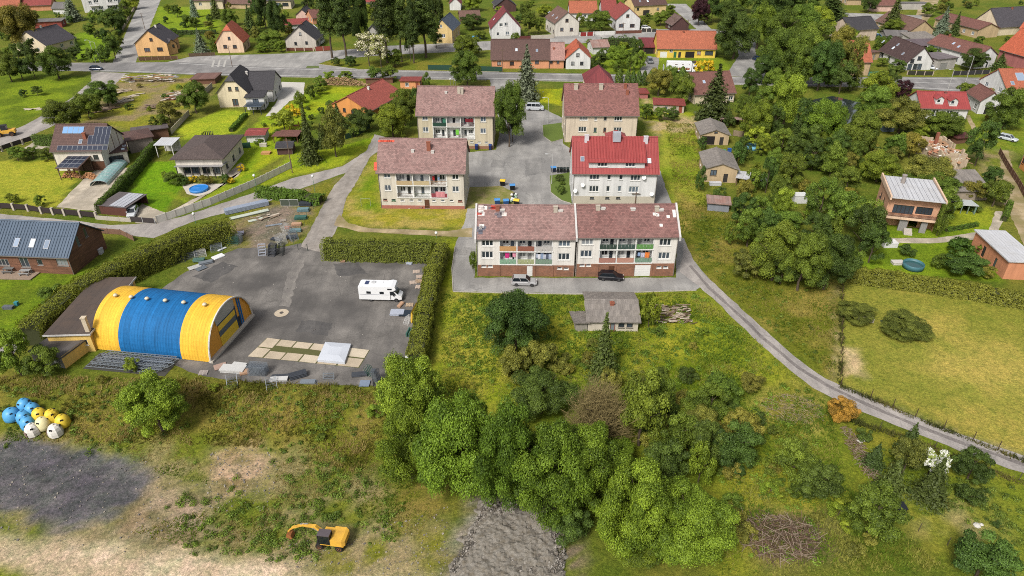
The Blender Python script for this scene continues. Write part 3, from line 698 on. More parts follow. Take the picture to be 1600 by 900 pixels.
    if shape == 'gable':
        rc_ = MB()
        if ax == 'x': rc_.profx([(D/2-.2, r+T-.03), (D/2+.2, r+T-.03), (D/2+.08, r+T+.1), (D/2-.08, r+T+.1)], -gg, W+gg)
        else: rc_.tube([(W/2, -gg, r+T), (W/2, D+gg, r+T)], .13, 6)
        rc_.build('ridge_cap', roof, ro, uv=True)
    if shape == 'gable' and gut:
        g = MB()
        if ax == 'x':
            g.box(-gg, -o-.13, lo-.19, W+gg, -o-.01, lo-.07)
            for xx in (.08, W-.08): g.tube([(xx, -o+.02, lo-.15), (xx, -.08, lo-.5), (xx, -.08, .05)], .06, 5)
        else:
            g.box(W+o+.01, -gg, lo-.19, W+o+.13, D+gg, lo-.07); g.box(-o-.13, -gg, lo-.19, -o-.01, D+gg, lo-.07)
            for xx in (-.08, W+.08): g.tube([(xx, .15, lo-.2), (xx, .15, .05)], .06, 5)
        g.build('gutter', M('gutter', (128,120,112), .5, .15), root)
    def roof_z(x, y):
        if shape == 'flat': return e
        if shape == 'mono': return e+s*y
        if shape == 'hip': return e+s*max(0, min(x, W-x, y, D-y))
        return e+s*(min(y, D-y) if ax == 'x' else min(x, W-x))
    F.roof_z = roof_z
    for c in chim:
        cx, cy, ch = c[0]*W, c[1]*D, c[2]; cm = M(*(c[3] if len(c) > 3 else ('chimney_brick', (158,92,68), .9, .3, 3, .2))); zt = roof_z(cx, cy)+ch
        k = MB().box(cx-.3, cy-.28, roof_z(cx, cy)-.3, cx+.3, cy+.28, zt).box(cx-.38, cy-.36, zt, cx+.38, cy+.36, zt+.12)
        k.box(cx-.14, cy-.14, zt+.12, cx+.14, cy+.14, zt+.32).build('chimney', cm, ro)
    for sp in sky:
        skylight(F, *sp)
    HOUSES[label] = F
    return F
def base_h(b): return .5
def slope_plane(F, sidec='f'):
    e, r, W, D, T = F.e, F.r, F.W, F.D, F.T
    if F.ax == 'x':
        d = D/2; s = F.slope; return (0, 0, e+T), Vector((0, -s, 1)).normalized(), Vector((1, 0, 0)), Vector((0, 1, s)).normalized()
    s = F.slope
    if sidec == 'l': return (0, 0, e+T), Vector((-s, 0, 1)).normalized(), Vector((0, 1, 0)), Vector((1, 0, s)).normalized()
    return (W, 0, e+T), Vector((s, 0, 1)).normalized(), Vector((0, 1, 0)), Vector((-1, 0, s)).normalized()
SKYF = ('skylight_frame', (196,196,200), .4, .06)
def skylight(F, px, py, sidec='f', w_=.8, h_=1.15, name='skylight', mat=None):
    p0, n, u, v = slope_plane(F, sidec); p = hit_local(F, px, py, p0, n)
    fr = MB().obox(p+n*.05, u*w_/2, v*h_/2, n*.07).build(name, M(*SKYF), F.roof)
    MB().obox(p+n*.125, u*(w_/2-.08), v*(h_/2-.08), n*.012).build('pane', mat or glass_mat('skylight_glass', (150,165,185), .1), fr)
    return fr
# ------------------------------------------------------------------ roof coverings and walls
r_red = RM('roof_red_tile', (176,72,62)); r_or = RM('roof_orange_tile', (208,108,64)); r_or2 = RM('roof_bright_orange', (222,100,48)); r_br = RM('roof_brown_tile', (116,82,72), 'bigtile')
r_gr = RM('roof_grey_tile', (92,86,92), 'bigtile'); r_dk = RM('roof_dark_tile', (78,74,78), 'bigtile'); r_bl = RM('roof_slate_blue', (94,108,126), 'shingle'); r_rb = RM('roof_redbrown_tile', (146,92,78))
r_ma = RM('roof_maroon', (148,52,56), 'sheet'); r_ob = RM('roof_oldbrown', (138,100,84)); r_fl = RM('roof_felt_grey', (132,126,122), 'felt'); r_co = RM('roof_corrugated_grey', (146,136,128), 'corr', (168,158,146)); r_ter = RM('roof_terracotta', (200,92,72), 'bigtile')
r_ap = RM('roof_faded_shingle', (158,116,108), 'shingle', (182,150,142)); r_ap2 = RM('roof_faded_shingle_dark', (144,94,86), 'shingle', (166,126,118)); r_ap3 = RM('roof_old_rose', (156,98,90), 'shingle', (136,92,80))
r_sh = RM('roof_red_sheet', (188,70,66), 'sheet', None, .45, .12); r_wh = RM('roof_pale_sheet', (224,224,228), 'sheet', (200,196,190), .5, .08); r_bs = RM('roof_blue_sheet', (84,106,130), 'sheet', None, .45, .08); r_pu = RM('roof_mauve_sheet', (122,104,108), 'sheet'); r_ru = RM('roof_rusty_sheet', (172,122,106), 'sheet', (196,184,176)); r_bf = RM('roof_brown_felt', (98,84,76), 'felt', (118,96,80))
white = ('wall_white', (226,224,220)); cream = ('wall_cream', (228,210,176)); peach = ('wall_peach', (238,186,122)); beige = ('wall_beige', (206,190,158)); grey = ('wall_grey', (186,180,172)); orange = ('wall_orange', (226,150,72)); tan = ('wall_tan', (200,172,130)); pink = ('wall_pink', (228,188,172)); salmon = ('wall_salmon', (226,156,112)); brown = ('wall_brown', (122,84,62)); yellow = ('wall_yellow', (240,204,64)); rose = ('wall_rose', (180,108,104)); brick = ('wall_brickred', (220,146,104)); lorange = ('wall_light_orange', (232,166,120))
H = house
# ---- far row along the top, left to right
H('house', 'peach house with orange roof in the far top left corner', (-14,21), (33,19), 11, -6, 10, 'x', peach, r_or)
H('house', 'low house with red tiled roof beside the top left corner house', (38,18), (82,16), 9, -3, 9, 'x', salmon, r_red)
H('shed', 'white shed with grey roof beside the blue spruce, top left', (84,22), (105,22), 13, 4, 7, 'x', white, r_fl, 'felt', cat='shed')
Fv = H('villa', 'white two-storey villa with balconies at the top of the side street', (133,20), (188,17), -4, 0, 11, 'x', white, r_fl, shape='flat', win=[(141,4,'w'),(158,12,'t'),(172,11,'t'),(183,10,'t'),(150,2,'t'),(172,1,'t'),(184,0,'w'),(146,14,'w')], ov=.3)
for bx in (.32, .8):
    b = MB().box(Fv.W*bx-2.2, -1.2, 2.9, Fv.W*bx+2.2, -.02, 3.05); 
    for k in range(9): b.box(Fv.W*bx-2.2+k*.54, -1.2, 3.05, Fv.W*bx-2.12+k*.54, -1.14, 3.95)
    b.box(Fv.W*bx-2.2, -1.22, 3.95, Fv.W*bx+2.2, -1.12, 4.02); b.build('balcony', M('balcony_pale', (214,210,206), .7), Fv.root)
H('garage', 'long low garage with flat grey roof and rusty red front, top left', (56,45), (98,43), 35, 0, 7, 'x', ('wall_rustred', (156,72,62)), r_fl, shape='flat', cat='garage', win=[(65,40,'g','rust'),(78,40,'g','rust')])
H('house', 'cream house with large slate-grey roof, left of the side street', (28,80), (76,84), 67, 50, 14, 'y', cream, r_gr, win=[(45,62,'n'),(51,62,'n'),(60,77,'q')], chim=[(.5,.5,.8,('chimney_white',(220,214,206)))])
H('house', 'peach gabled house with dark grey roof at the street corner', (216,88), (265,87), 68, 48, 13, 'y', peach, r_gr, fr='brown', win=[(236,62,'q'),(230,78,'t'),(250,77,'t')], chim=[(.55,.55,.9,('chimney_white',(220,214,206)))])
H('porch_wing', 'small peach wing with grey roof right of the corner house', (265,86), (279,83), 70, 62, 6, 'y', peach, r_gr, fr='brown', cat='wing', win=[(271,72,'n')])
H('house', 'small peach house with bright orange half-hipped roof', (341,83), (382,82), 66, 40, 11, 'y', ('wall_palepeach', (240,204,170)), r_or2, shape='halfhip', fr='brown', win=[(358,60,'n'),(352,73,'w'),(367,73,'w')])
H('house', 'cream house cut by the top edge, right of the side street', (305,15), (350,14), 1, -12, 10, 'x', cream, r_br, win=[(313,6,'w'),(330,6,'w')])
H('house', 'low brown-roofed house beside parked awnings at the top edge', (352,13), (392,14), 5, -5, 9, 'x', tan, r_ob)
H('house', 'cream house with dark window band at the top edge', (412,15), (456,14), 1, -12, 11, 'x', cream, r_dk, fr='dark', win=[(422,7,'l'),(434,7,'l'),(446,7,'l')])
H('house', 'grey-beige gabled house with dark roof beside the apron', (448,76), (495,76), 62, 42, 12, 'y', ('wall_greybeige', (206,196,184)), r_dk, fr='dark', win=[(469,53,'n'),(462,68,'n'),(479,67,'n')], chim=[(.5,.4,.9)])
H('annexe', 'flat pale-roofed annexe behind the grey-beige gabled house', (476,62), (498,60), 47, 0, 8, 'x', ('wall_greybeige', (206,196,184)), r_wh, shape='flat', cat='annexe', ov=.2)
H('outbuilding', 'low red-roofed outbuilding behind the grey-beige house', (446,48), (483,46), 39, 30, 8, 'x', white, r_red, cat='outbuilding')
H('house', 'small dark-gabled house behind the red-roofed outbuilding', (463,29), (483,29), 26, 15, 9, 'y', pink, r_dk)
H('outbuilding', 'low orange-roofed outbuilding left of the tall poplars', (490,38), (508,36), 28, 15, 9, 'x', salmon, r_rb, cat='outbuilding')
H('house', 'grey gabled house half hidden by the tall poplars', (572,60), (593,60), 51, 41, 14, 'y', grey, r_gr, win=[(577,48,'n'),(585,54,'n')])
H('house', 'pink house at the top edge behind the poplars', (565,15), (606,14), 3, -10, 10, 'x', pink, r_red, win=[(576,7,'w'),(590,7,'w')])
H('house', 'yellow house with steep blue-grey roof right of the poplars', (677,67), (707,68), 46, 31, 15, 'y', ('wall_paleyellow', (232,200,132)), r_bl, win=[(681,41,'n'),(689,41,'n'),(693,56,'w'),(684,57,'w')])
H('house', 'narrow white gabled house at the top edge', (703,16), (720,16), 5, -3, 10, 'y', white, r_ma)
H('shed', 'old brown-roofed shed beside the garden of the white house', (719,34), (750,33), 26, 17, 7, 'x', brown, r_ob, cat='shed')
H('house', 'white gabled house with dark red roof behind the brown-roofed long house', (768,61), (813,60), 44, 18, 13, 'y', white, r_ma, win=[(783,39,'w'),(791,38,'w'),(793,52,'w'),(778,53,'n')], sky=[(772,30,'l')])
H('house', 'dark-roofed house at the top edge near the white gabled house', (775,19), (806,18), 9, -3, 11, 'y', ('wall_darkwood', (92,62,58)), r_dk)
H('house', 'long orange house with brown roof beside the main road', (768,107), (858,107), 92, 62, 12, 'x', salmon, r_br, fr='brown', win=[(780,99,'w'),(800,99,'w'),(818,99,'w'),(839,97,'w')], sky=[(807,78),(839,79)])
H('annexe', 'orange annexe with pinkish roof joined to the long brown-roofed house', (858.5,107), (881,107), 93, 67, 11, 'x', salmon, RM('roof_pinkish', (198,146,132)), fr='brown', win=[(859,97,'n'),(872,97,'n')], chim=[(.3,.3,.6)], cat='annexe')
H('house', 'small white gabled house with orange roof beside the main road', (884,108), (922,108), 91, 74, 13, 'y', white, r_or2, fr='dark', win=[(903,86,'q'),(895,99,'q'),(909,99,'q')], chim=[(.5,.35,.8)])
H('shed', 'white shed with rusty pale roof behind the small orange-roofed house', (926,85), (951,84), 74, 63, 8, 'x', white, r_ru, cat='shed')
H('house', 'white gabled house with old brown roof on the upper street', (867,57), (904,55), 36, 19, 14, 'y', ('wall_whitecream', (226,218,204)), r_ob, fr='brown', win=[(886,32,'w'),(878,46,'w'),(893,46,'w')], sky=[(858,19,'l'),(864,24,'l'),(870,28,'l')])
H('house', 'white house with long orange roof behind the upper street', (890,33), (932,33), 20, 2, 12, 'x', white, r_or, win=[(914,25,'w')])
H('house', 'white gabled house with red roof and brown windows on the upper street', (962,48), (999,47), 30, 13, 15, 'y', white, r_red, fr='brown', win=[(981,25,'w'),(971,40,'t'),(988,40,'t')])
H('wing', 'red-roofed wing behind the white gabled house', (940,30), (962,30), 16, 0, 12, 'x', white, r_red, cat='wing')
H('house', 'yellow house with brown roof and dark garage door at the top', (990,25), (1040,22), 9, -7, 11, 'x', ('wall_lightyellow', (238,206,140)), r_br, fr='dark', win=[(1010,18,'G'),(1028,14,'q'),(997,14,'q')], sky=[(1000,2),(1012,2)])
H('carport', 'small dark-roofed carport below the yellow brown-roofed house', (1050,49), (1075,48), 39, 27, 8, 'y', ('wall_darkwood', (92,62,58)), RM('roof_brown_shingle', (128,100,90), 'shingle'), cat='carport')
Fy = H('house', 'long low yellow house with weathered orange roof', (1026,90), (1117,91), 75, 49, 11, 'x', yellow, r_or, win=[(1037,83,'g','white'),(1049,79,'q'),(1055,83,'d','green'),(1062,84,'d','dark'),(1078,84,'G','black'),(1092,83,'w','rust'),(1108,83,'l','dark')], chim=[(.45,.45,.5)])
H('carport', 'open carport with dark red roof left of the yellow house', (1003,84), (1025,84), 74, 60, 9, 'x', ('wall_darkwood', (92,62,58)), r_ma, shape='mono', cat='carport', win=[(1014,80,'G','black')])
H('house', 'house with red pyramid roof behind the beige block', (916,147), (958,147), 131, 104, 12, 'x', cream, r_ma, shape='hip')
H('house', 'cream house with red-brown roof behind the dark conifer', (1084,163), (1146,160), 147, 113, 13, 'x', cream, r_rb, sky=[(1100,128)], win=[(1142,153,'w')])
H('outbuilding', 'low grey outbuilding with red flat roof beside the lawn', (1021,175), (1068,177), 163, 155, 6, 'x', ('wall_stonepink', (196,178,162)), r_red, shape='mono', cat='outbuilding', win=[(1041,169,'k'),(1063,172,'d','rust')])
H('outbuilding', 'small red-roofed outbuilding right of the beige block', (1000,154), (1012,154), 147, 139, 5, 'x', rose, r_red, shape='mono', cat='outbuilding')
# ---- upper right
H('house', 'white derelict-looking house with dark roof behind the trees, upper right', (1325,66), (1367,63), 47, 27, 12, 'x', ('wall_patchy', (214,192,170)), r_dk, win=[(1335,57,'w')])
H('house', 'tan gabled barn with long brown roof at the upper right', (1420,57), (1456,55), 48, 33, 22, 'y', tan, r_ob)
H('shed', 'low grey-roofed shed left of the tan gabled barn', (1383,62), (1418,63), 57, 48, 8, 'x', grey, r_fl, cat='shed')
H('shed', 'low grey felt-roofed shed before the tan gabled barn', (1424,68), (1461,66), 62, 51, 7, 'x', grey, r_co, shape='mono', cat='shed')
H('shed', 'shed with mauve sheet roof beside the white brown-roofed house', (1428,80), (1466,79), 72, 62, 7, 'x', brown, r_pu, shape='mono', cat='shed')
H('house', 'white gabled house with dark brown roof and skylights beside the road', (1415,110), (1453,109), 96, 75, 18, 'y', white, RM('roof_darkbrown', (98,72,68), 'bigtile'), fr='dark', win=[(1427,91,'w'),(1437,91,'w'),(1421,106,'f'),(1430,105,'f'),(1436,106,'f')], sky=[(1380,65,'l'),(1396,75,'l'),(1411,84,'l'),(1403,70,'l')], chim=[(.62,.55,.8,('chimney_white',(220,214,206)))])
H('garage', 'flat grey garage between the two white gabled houses', (1461,110), (1490,107), 93, 0, 8, 'x', grey, RM('roof_mauvegrey', (140,126,128), 'felt'), shape='flat', cat='garage', win=[(1474,104,'G','grey')])
H('house', 'white gabled house with red-brown roof and two skylights', (1521,108), (1551,105), 88, 74, 22, 'y', white, r_rb, fr='dark', win=[(1538,87,'q'),(1541,104,'v')], sky=[(1490,68,'l'),(1498,73,'l')], chim=[(.5,.8,.8)])
H('house', 'tan gabled house with rusty brown roof at the upper right', (1525,60), (1557,58), 46, 37, 24, 'y', tan, r_rb)
H('house', 'cream house with grey slate roof near the top right corner', (1556,56), (1612,52), 42, 12, 13, 'x', cream, r_gr, chim=[(.55,.45,.7)])
H('annexe', 'orange-roofed annexe near the top right corner', (1590,56), (1618,60), 44, 34, 8, 'x', white, r_or2, cat='annexe')
H('house', 'rose-walled house with broad bright orange roof at the right edge', (1556,97), (1625,118), 76, 53, 13, 'x', rose, r_or2)
H('house', 'white house with orange roof at the right edge below the road', (1570,153), (1622,152), 141, 108, 13, 'x', white, r_or, sky=[(1582,130,'f',1.1,1.4),(1594,120,'f',2.6,3.)])
H('outhouse', 'small white gabled outhouse with orange roof beside the right edge', (1526,178), (1557,179), 157, 145, 9, 'y', white, r_rb, cat='outhouse', win=[(1547,174,'G','black')], chim=[(.8,.6,.9)])
Fd = H('house', 'long white house with red roof and two dormers', (1434,186), (1508,188), 168, 144, 10, 'x', white, r_sh, win=[(1446,173,'q'),(1461,177,'f'),(1464.5,176,'v'),(1483,178,'f'),(1494,178,'w')], chim=[(.58,.45,.5,('chimney_grey',(150,90,84)))])
H('house', 'rust-roofed house half hidden in the tall trees', (1312,118), (1356,118), 96, 64, 12, 'x', tan, r_or)
H('shed', 'small tan shed with blue door among the trees, upper right', (1356,95), (1372,93), 83, 78, 6, 'x', tan, r_ob, shape='mono', cat='shed', win=[(1366,88,'d','grey')])
H('house', 'pinkish house at the top edge, upper right', (1362,18), (1398,18), 8, -6, 9, 'x', pink, r_rb)
H('shed', 'long pale grey wall-like shed at the top edge', (1403,15), (1449,15), 6, 4, 5, 'x', grey, r_fl, shape='flat', cat='shed', ov=.1)
H('house', 'brick house hidden at the top edge above the forest', (1322,8), (1345,8), -2, -14, 9, 'x', tan, r_br)
def dormer(F, xa, xb, ybot, ytop, wincode, wx, roofmat, shed=False, wallmat=None, gabletop=None):
    p0, n, u, v = slope_plane(F); a = hit_local(F, xa, ybot, p0, n); b = hit_local(F, xb, ybot, p0, n)
    y0 = (a.y+b.y)/2; z0 = F.roof_z(0, y0)+.1; q = hit_local(F, (xa+xb)/2, ytop, (0, y0, 0), (0, 1, 0)); z1 = q.z; s = F.slope
    x0, x1 = a.x, b.x; yb = F.D/2 if shed else y0+(z1-z0)/s
    mb = MB(); items = []
    for px, py in wx:
        c = hit_local(F, px, py, (0, y0, 0), (0, 1, 0)); kw, kh = WK[wincode][:2]; cz = min(max(c.z, z0+kh/2+.05), z1-kh/2-.03); items.append((c.x, cz))
    top = [(x0, z0-.1), (x1, z0-.1), (x1, z1)]+([((x0+x1)/2, z1+gabletop)] if gabletop else [])+[(x0, z1)]
    hol = [(c-WK[wincode][0]/2, c+WK[wincode][0]/2, z-WK[wincode][1]/2, z+WK[wincode][1]/2) for c, z in items]
    facade(mb, (0, y0, 0), (1, 0, 0), (0, -1, 0), top, hol)
    mb.quad((x0, y0, z0-.1), (x0, y0, z1), (x0, yb, z1)); mb.quad((x1, y0, z1), (x1, y0, z0-.1), (x1, yb, z1))
    d = mb.build('dormer', wallmat, F.roof)
    for c, z in items: put_win(d, wincode, 'white', (0, y0, 0), (1, 0, 0), (0, -1, 0), c, z)
    if gabletop:
        m = (x0+x1)/2; zt = z1+gabletop; yr = y0+(zt-z0)/s+.3; ye = y0+(z1-z0)/s+.3
        roof_solid([[(x0-.2, ye, z1-.1), (x0-.2, y0-.3, z1-.1), (m, y0-.3, zt+.1), (m, yr, zt+.1)], [(x1+.2, y0-.3, z1-.1), (x1+.2, ye, z1-.1), (m, yr, zt+.1), (m, y0-.3, zt+.1)]], .1, 'dormer_roof', roofmat, d)
    else:
        zr = F.r+F.T+.05
        roof_solid([[(x0-.3, y0-.5, z1+.05-(zr-z1)*.5/(yb-y0)), (x1+.3, y0-.5, z1+.05-(zr-z1)*.5/(yb-y0)), (x1+.3, yb, zr), (x0-.3, yb, zr)]], .14, 'dormer_roof', roofmat, d)
    return d, (x0, x1, y0, z1, yb)
WW = M('wall_white', (226,224,220), .85, .1, .8, .1, stain=.3)
dormer(Fd, 1461.5, 1473, 163, 154, 'k', [(1467,158)], r_sh, wallmat=WW, gabletop=.7)
dormer(Fd, 1483, 1495, 166, 157, 'k', [(1489,160)], r_sh, wallmat=WW, gabletop=.7)
# ---- right middle
H('garden_shed', 'brick garden shed with grey fibre roof and dark opening, farther of the pair', (1094,226), (1137,227), 210, 203, 9, 'y', ('wall_ochrebrick', (200,174,134)), r_co, cat='shed', win=[(1106,221,'G','black'),(1127,222,'d','dark'),(1119,207,'b','dark')], side='k', gut=False)
Fs2 = H('garden_shed', 'brick garden shed with grey fibre roof and window, nearer of the pair', (1100,284), (1149,286), 263, 256, 10, 'y', ('wall_ochrebrick', (200,174,134)), r_co, cat='shed', win=[(1115,270,'w','dark'),(1134,275,'d','dark')], side='k', gut=False)
H('tin_shed', 'small tin shed with rusty roof and blue door below the brick sheds', (1105,329), (1138,332), 317, 308, 4, 'x', ('wall_zinc', (140,144,152)), r_ru, shape='mono', cat='shed', win=[(1108,323,'d','blue')] if False else [], sideL=[], sideR=[])
H('shed', 'grey shed with weathered plank roof beside the derelict house', (1488,313), (1541,313), 298, 268, 7, 'x', ('wall_plank', (168,152,132)), r_co, shape='mono', cat='shed')
H('garage', 'brick garage with flat white roof at the right edge', (1566,436), (1612,438), 409, 362, 12, 'x', brick, r_wh, shape='mono', cat='garage', ov=.3, sideL=[(.35,1.3,'d'),(.7,1.3,'v')], fr='dark')
H('house', 'orange house with dark roof cut by the right edge', (1592,262), (1625,290), 228, 215, 9, 'x', orange, r_dk, win=[(1597,250,'q')], fr='brown')
H('hut', 'tiny hut with dark red hipped roof beside the derelict house', (1494,225), (1514,223), 215, 204, 4, 'x', brown, RM('roof_oxblood', (112,58,52), 'shingle'), shape='hip', cat='hut', sideL=[], sideR=[])
# ---- left middle
H('shed', 'open shed with brown flat roof beside the rubble', (300,132), (337,131), 126, 115, 8, 'x', brown, RM('roof_brownplain', (140,98,84), 'felt'), shape='mono', cat='shed', sideL=[], sideR=[], win=[(318,128,'G','black')])
Fm = H('house', 'cream half-hipped house with dark tiled roof beside the main road', (344,168), (391,167), 145, 119, 14, 'y', ('wall_ivory', (240,222,186)), r_dk, shape='halfhip', fr='brown', win=[(359,139,'n'),(370,139,'n'),(368,160,'f')], chim=[(.75,.75,.9,('chimney_white',(220,214,206)))])
H('house_wing', 'white wing with broad dark tiled roof joined to the cream house', (391.5,160), (429,159), 141, 112, 13, 'x', white, r_dk, fr='dark', cat='wing', ov=.3)
H('veranda_annexe', 'white annexe with dark lean-to roof before the dark-roofed wing', (387,172), (415,171), 153, 143, 5.5, 'x', white, r_dk, shape='mono', fr='dark', cat='annexe', win=[(400,160,'f')])
Fo = H('house', 'orange chalet house with broad terracotta roof', (521,180), (573,187), 163, 151, 19, 'y', orange, r_ter, fr='brown', ov=1.6, win=[(538,172,'n'),(551,175,'n')], chim=[(.6,.5,.9,('chimney_white',(220,214,206)))])
H('outbuilding', 'small orange outbuilding with red roof beside the main road', (626,139), (656,139), 127, 121, 6, 'x', ('wall_apricot', (240,164,104)), r_red, shape='mono', cat='outbuilding', win=[(636,132,'q'),(652,134,'d','rust')])
H('shelter', 'long low shelter with rust-red roof behind the terracotta roof', (572,131), (614,130), 126, 123, 4, 'x', brown, r_rb, shape='mono', cat='shelter', sideL=[], sideR=[])
Fp = H('bungalow', 'white bungalow with brown pyramid roof and covered veranda', (280,276), (352,275), 247, 219, 15, 'x', ('wall_whitewarm', (232,222,206)), RM('roof_brown_pyramid', (108,90,84), 'bigtile'), shape='hip', fr='dark', ov=.8, cat='bungalow', win=[(292,265,'f'),(305,265,'f'),(322,265,'f'),(338,265,'f')])
Fc = H('solar_house', 'white house covered with solar panels on a brown roof', (92,267), (168,266), 235, 195, 11, 'x', ('wall_whitewarm', (232,222,206)), r_br, fr='dark', win=[(150,246,'q'),(158,262,'G','brown')])
H('house_wing', 'brown-roofed glazed wing right of the solar house', (172,259), (203,254), 241, 222, 9, 'x', ('wall_whitewarm', (232,222,206)), RM('roof_brown_sheet', (108,72,62), 'sheet'), fr='dark', cat='wing', shape='mono', win=[(180,250,'f'),(188,250,'f')], sky=[(194,228),(192,233)])
H('outbuilding', 'dark hipped outbuilding behind the glazed wing', (205,240), (243,233), 220, 207, 7, 'x', ('wall_greybrown', (150,136,124)), r_br, shape='hip', cat='outbuilding')
H('outbuilding', 'long low outbuilding with brown felt roof behind the solar house', (210,222), (265,214), 208, 197, 9, 'x', brown, RM('roof_brownfelt2', (112,98,96), 'felt'), shape='mono', cat='outbuilding', sideL=[], sideR=[])
H('shed', 'tiny white shed with red roof beside the playground', (386,223), (415,222), 212, 206, 5, 'x', white, r_red, cat='shed', sideL=[], sideR=[])
H('hut', 'small dark wooden hut beside the concrete fence', (434,242), (458,241), 231, 223, 4, 'x', ('wall_darkwood', (92,62,58)), r_dk, cat='hut', sideL=[], sideR=[], win=[(444,237,'d','brown')])
# ---- shed before the long block
Fsh = H('shed', 'old whitewashed shed with grey fibre-cement roof before the long block', (918,517), (996,518), 501, 470, 8, 'x', ('wall_whitewash', (216,204,184)), r_co, cat='shed', win=[(971,508,'k','dark'),(984,508,'k','dark'),(952,513,'d','white'),(957,513,'v','rust'),(919.5,513,'d','white')], chim=[(.5,.38,.5)], gut=False, sideL=[], sideR=[])
H('lean_to', 'grey lean-to with fibre roof left of the old whitewashed shed', (899,518), (917,517.5), 506, 489, 5, 'x', ('wall_plankgrey', (164,156,144)), r_co, shape='mono', cat='lean-to', sideL=[], sideR=[])
# ------------------------------------------------------------------ apartment blocks
def x_at(F, px, py): return hit_local(F, px, py, (0, 0, 0), (0, 1, 0))
BRICK = None
def brick_mat():
    m, N, L, B = _new('brick_cladding'); uv = N.new('ShaderNodeUVMap'); br = _n(N, 'ShaderNodeTexBrick')
    for k, v in (('Brick Width', .3), ('Row Height', .09), ('Mortar Size', .008), ('Scale', 1.)): br.inputs[k].default_value = v
    br.inputs['Color1'].default_value = A(158, 102, 74); br.inputs['Color2'].default_value = A(124, 80, 58); br.inputs['Mortar'].default_value = A(150, 128, 108); L.new(uv.outputs[0], br.inputs[0])
    n = _n(N, 'ShaderNodeTexNoise', Scale=.8, Detail=5.); tc = N.new('ShaderNodeTexCoord'); L.new(tc.outputs['Object'], n.inputs[0])
    L.new(_mixc(N, L, _ramp(N, L, n.outputs[0], [(.45, (0, 0, 0)), (.7, (.5, .5, .5))]), br.outputs[0], A(98, 70, 54)), B.inputs['Base Color']); B.inputs['Roughness'].default_value = .9
    return m
BRICKM = brick_mat()
def loggia(F, xa, xb, zs, bays, back, rails, doors, dep=1.15, col=('column_white', (232,230,224))):
    """recessed balconies: zs are floor heights, last one the top of the opening"""
    x0, x1 = xa, xb; root = F.root; bw = (x1-x0)/bays
    bm = MB(); items = []
    for fl in range(len(zs)-1):
        for b in range(bays):
            for (off, code) in doors[(fl*bays+b) % len(doors)]:
                kw, kh = WK[code][:2]; c = x0+(b+.5)*bw+off*bw; z = zs[fl]+.12+kh/2 if kh > 1.7 else zs[fl]+.12+1.95-kh/2
                items.append((c, z, code))
    hol = [(c-WK[k][0]/2, c+WK[k][0]/2, z-WK[k][1]/2, z+WK[k][1]/2) for c, z, k in items]
    facade(bm, (0, dep, 0), (1, 0, 0), (0, -1, 0), [(x0, zs[0]), (x1, zs[0]), (x1, zs[-1]), (x0, zs[-1])], hol)
    bm.build('balcony_wall', M(*back), root)
    for c, z, k in items: put_win(root, k, 'white', (0, dep, 0), (1, 0, 0), (0, -1, 0), c, z)
    cm = M(*col)
    for fl in range(len(zs)-1):
        z = zs[fl]
        MB().box(x0+.005, -.14, z-.1, x1-.005, dep, z+.08).build('balcony_slab', cm, root)
        for b in range(bays):
            xa_, xb_ = x0+b*bw+.12, x0+(b+1)*bw-.12; kind, rgb = rails[(fl*bays+b) % len(rails)]; r = MB()
            r.box(xa_, -.1, z+1.0, xb_, -.04, z+1.06)
            if kind == 'solid': r.box(xa_, -.09, z+.12, xb_, -.05, z+.98)
            elif kind == 'bars':
                for k in range(int((xb_-xa_)/.14)): r.box(xa_+k*.14, -.09, z+.08, xa_+k*.14+.035, -.05, z+1.0)
            elif kind == 'panels':
                n = max(2, int((xb_-xa_)/.5))
                for k in range(n): r.box(xa_+k*(xb_-xa_)/n+.02, -.09, z+.15, xa_+(k+1)*(xb_-xa_)/n-.02, -.055, z+.95)
            r.build('railing', M('rail_%d_%d_%d' % rgb, rgb, .6, .2, 2), root)
    for b in range(bays+1):
        x = x0+b*bw; xl, xr_ = (x, x+.22) if b == 0 else ((x-.22, x) if b == bays else (x-.11, x+.11))
        MB().box(xl+.004, -.02, zs[0]+.08, xr_-.004, .2 if 0 < b < bays else .2, zs[-1]).build('column', cm, root)
        if 0 < b < bays:
            MB().box(x-.05, .2, zs[0]+.08, x+.05, dep-.01, zs[-1]).build('partition', cm, root)
DW = [[(-.18, 'q'), (.2, 'v')], [(.0, 'v')], [(-.2, 'v'), (.18, 'q')]]
DW2 = [[(-.12, 'q'), (.25, 'v')], [(-.2, 'q'), (.22, 'v')], [(-.22, 'v'), (.16, 'q')]]
def block(name, label, L, R, eave, ridge, depth, wall, roof, wins, lx=None, lz=None, **kw):
    F0 = local_frame(L, R); xh = []
    if lx:
        a = x_at(F0, lx[0], (lz[0]+lz[-1])/2).x; b = x_at(F0, lx[1], (lz[0]+lz[-1])/2).x; zs = [x_at(F0, 800, z).z for z in lz]; xh = [(a, b, zs[0]-.1, zs[-1])]
    F = house(name, label, L, R, eave, ridge, depth, 'x', wall, roof, win=wins, xholes=xh, cat='apartment block', **kw)
    if lx: F.lx = (a, b); F.lz = zs
    return F
def cladding(F, h, mat, x0, x1, holes=(), name='brick_base', out=.05):
    mb = MB(); facade(mb, (0, -out, 0), (1, 0, 0), (0, -1, 0), [(x0, .0), (x1, .0), (x1, h), (x0, h)], holes, .1)
    mb.quad((x0, -out, h), (x1, -out, h), (x1, .02, h), (x0, .02, h)); mb.quad((x0, .02, 0), (x0, -out, 0), (x0, -out, h), (x0, .02, h)); mb.quad((x1, -out, 0), (x1, .02, 0), (x1, .02, h), (x1, -out, h))
    return mb.build(name, mat, F.root, uv=True)
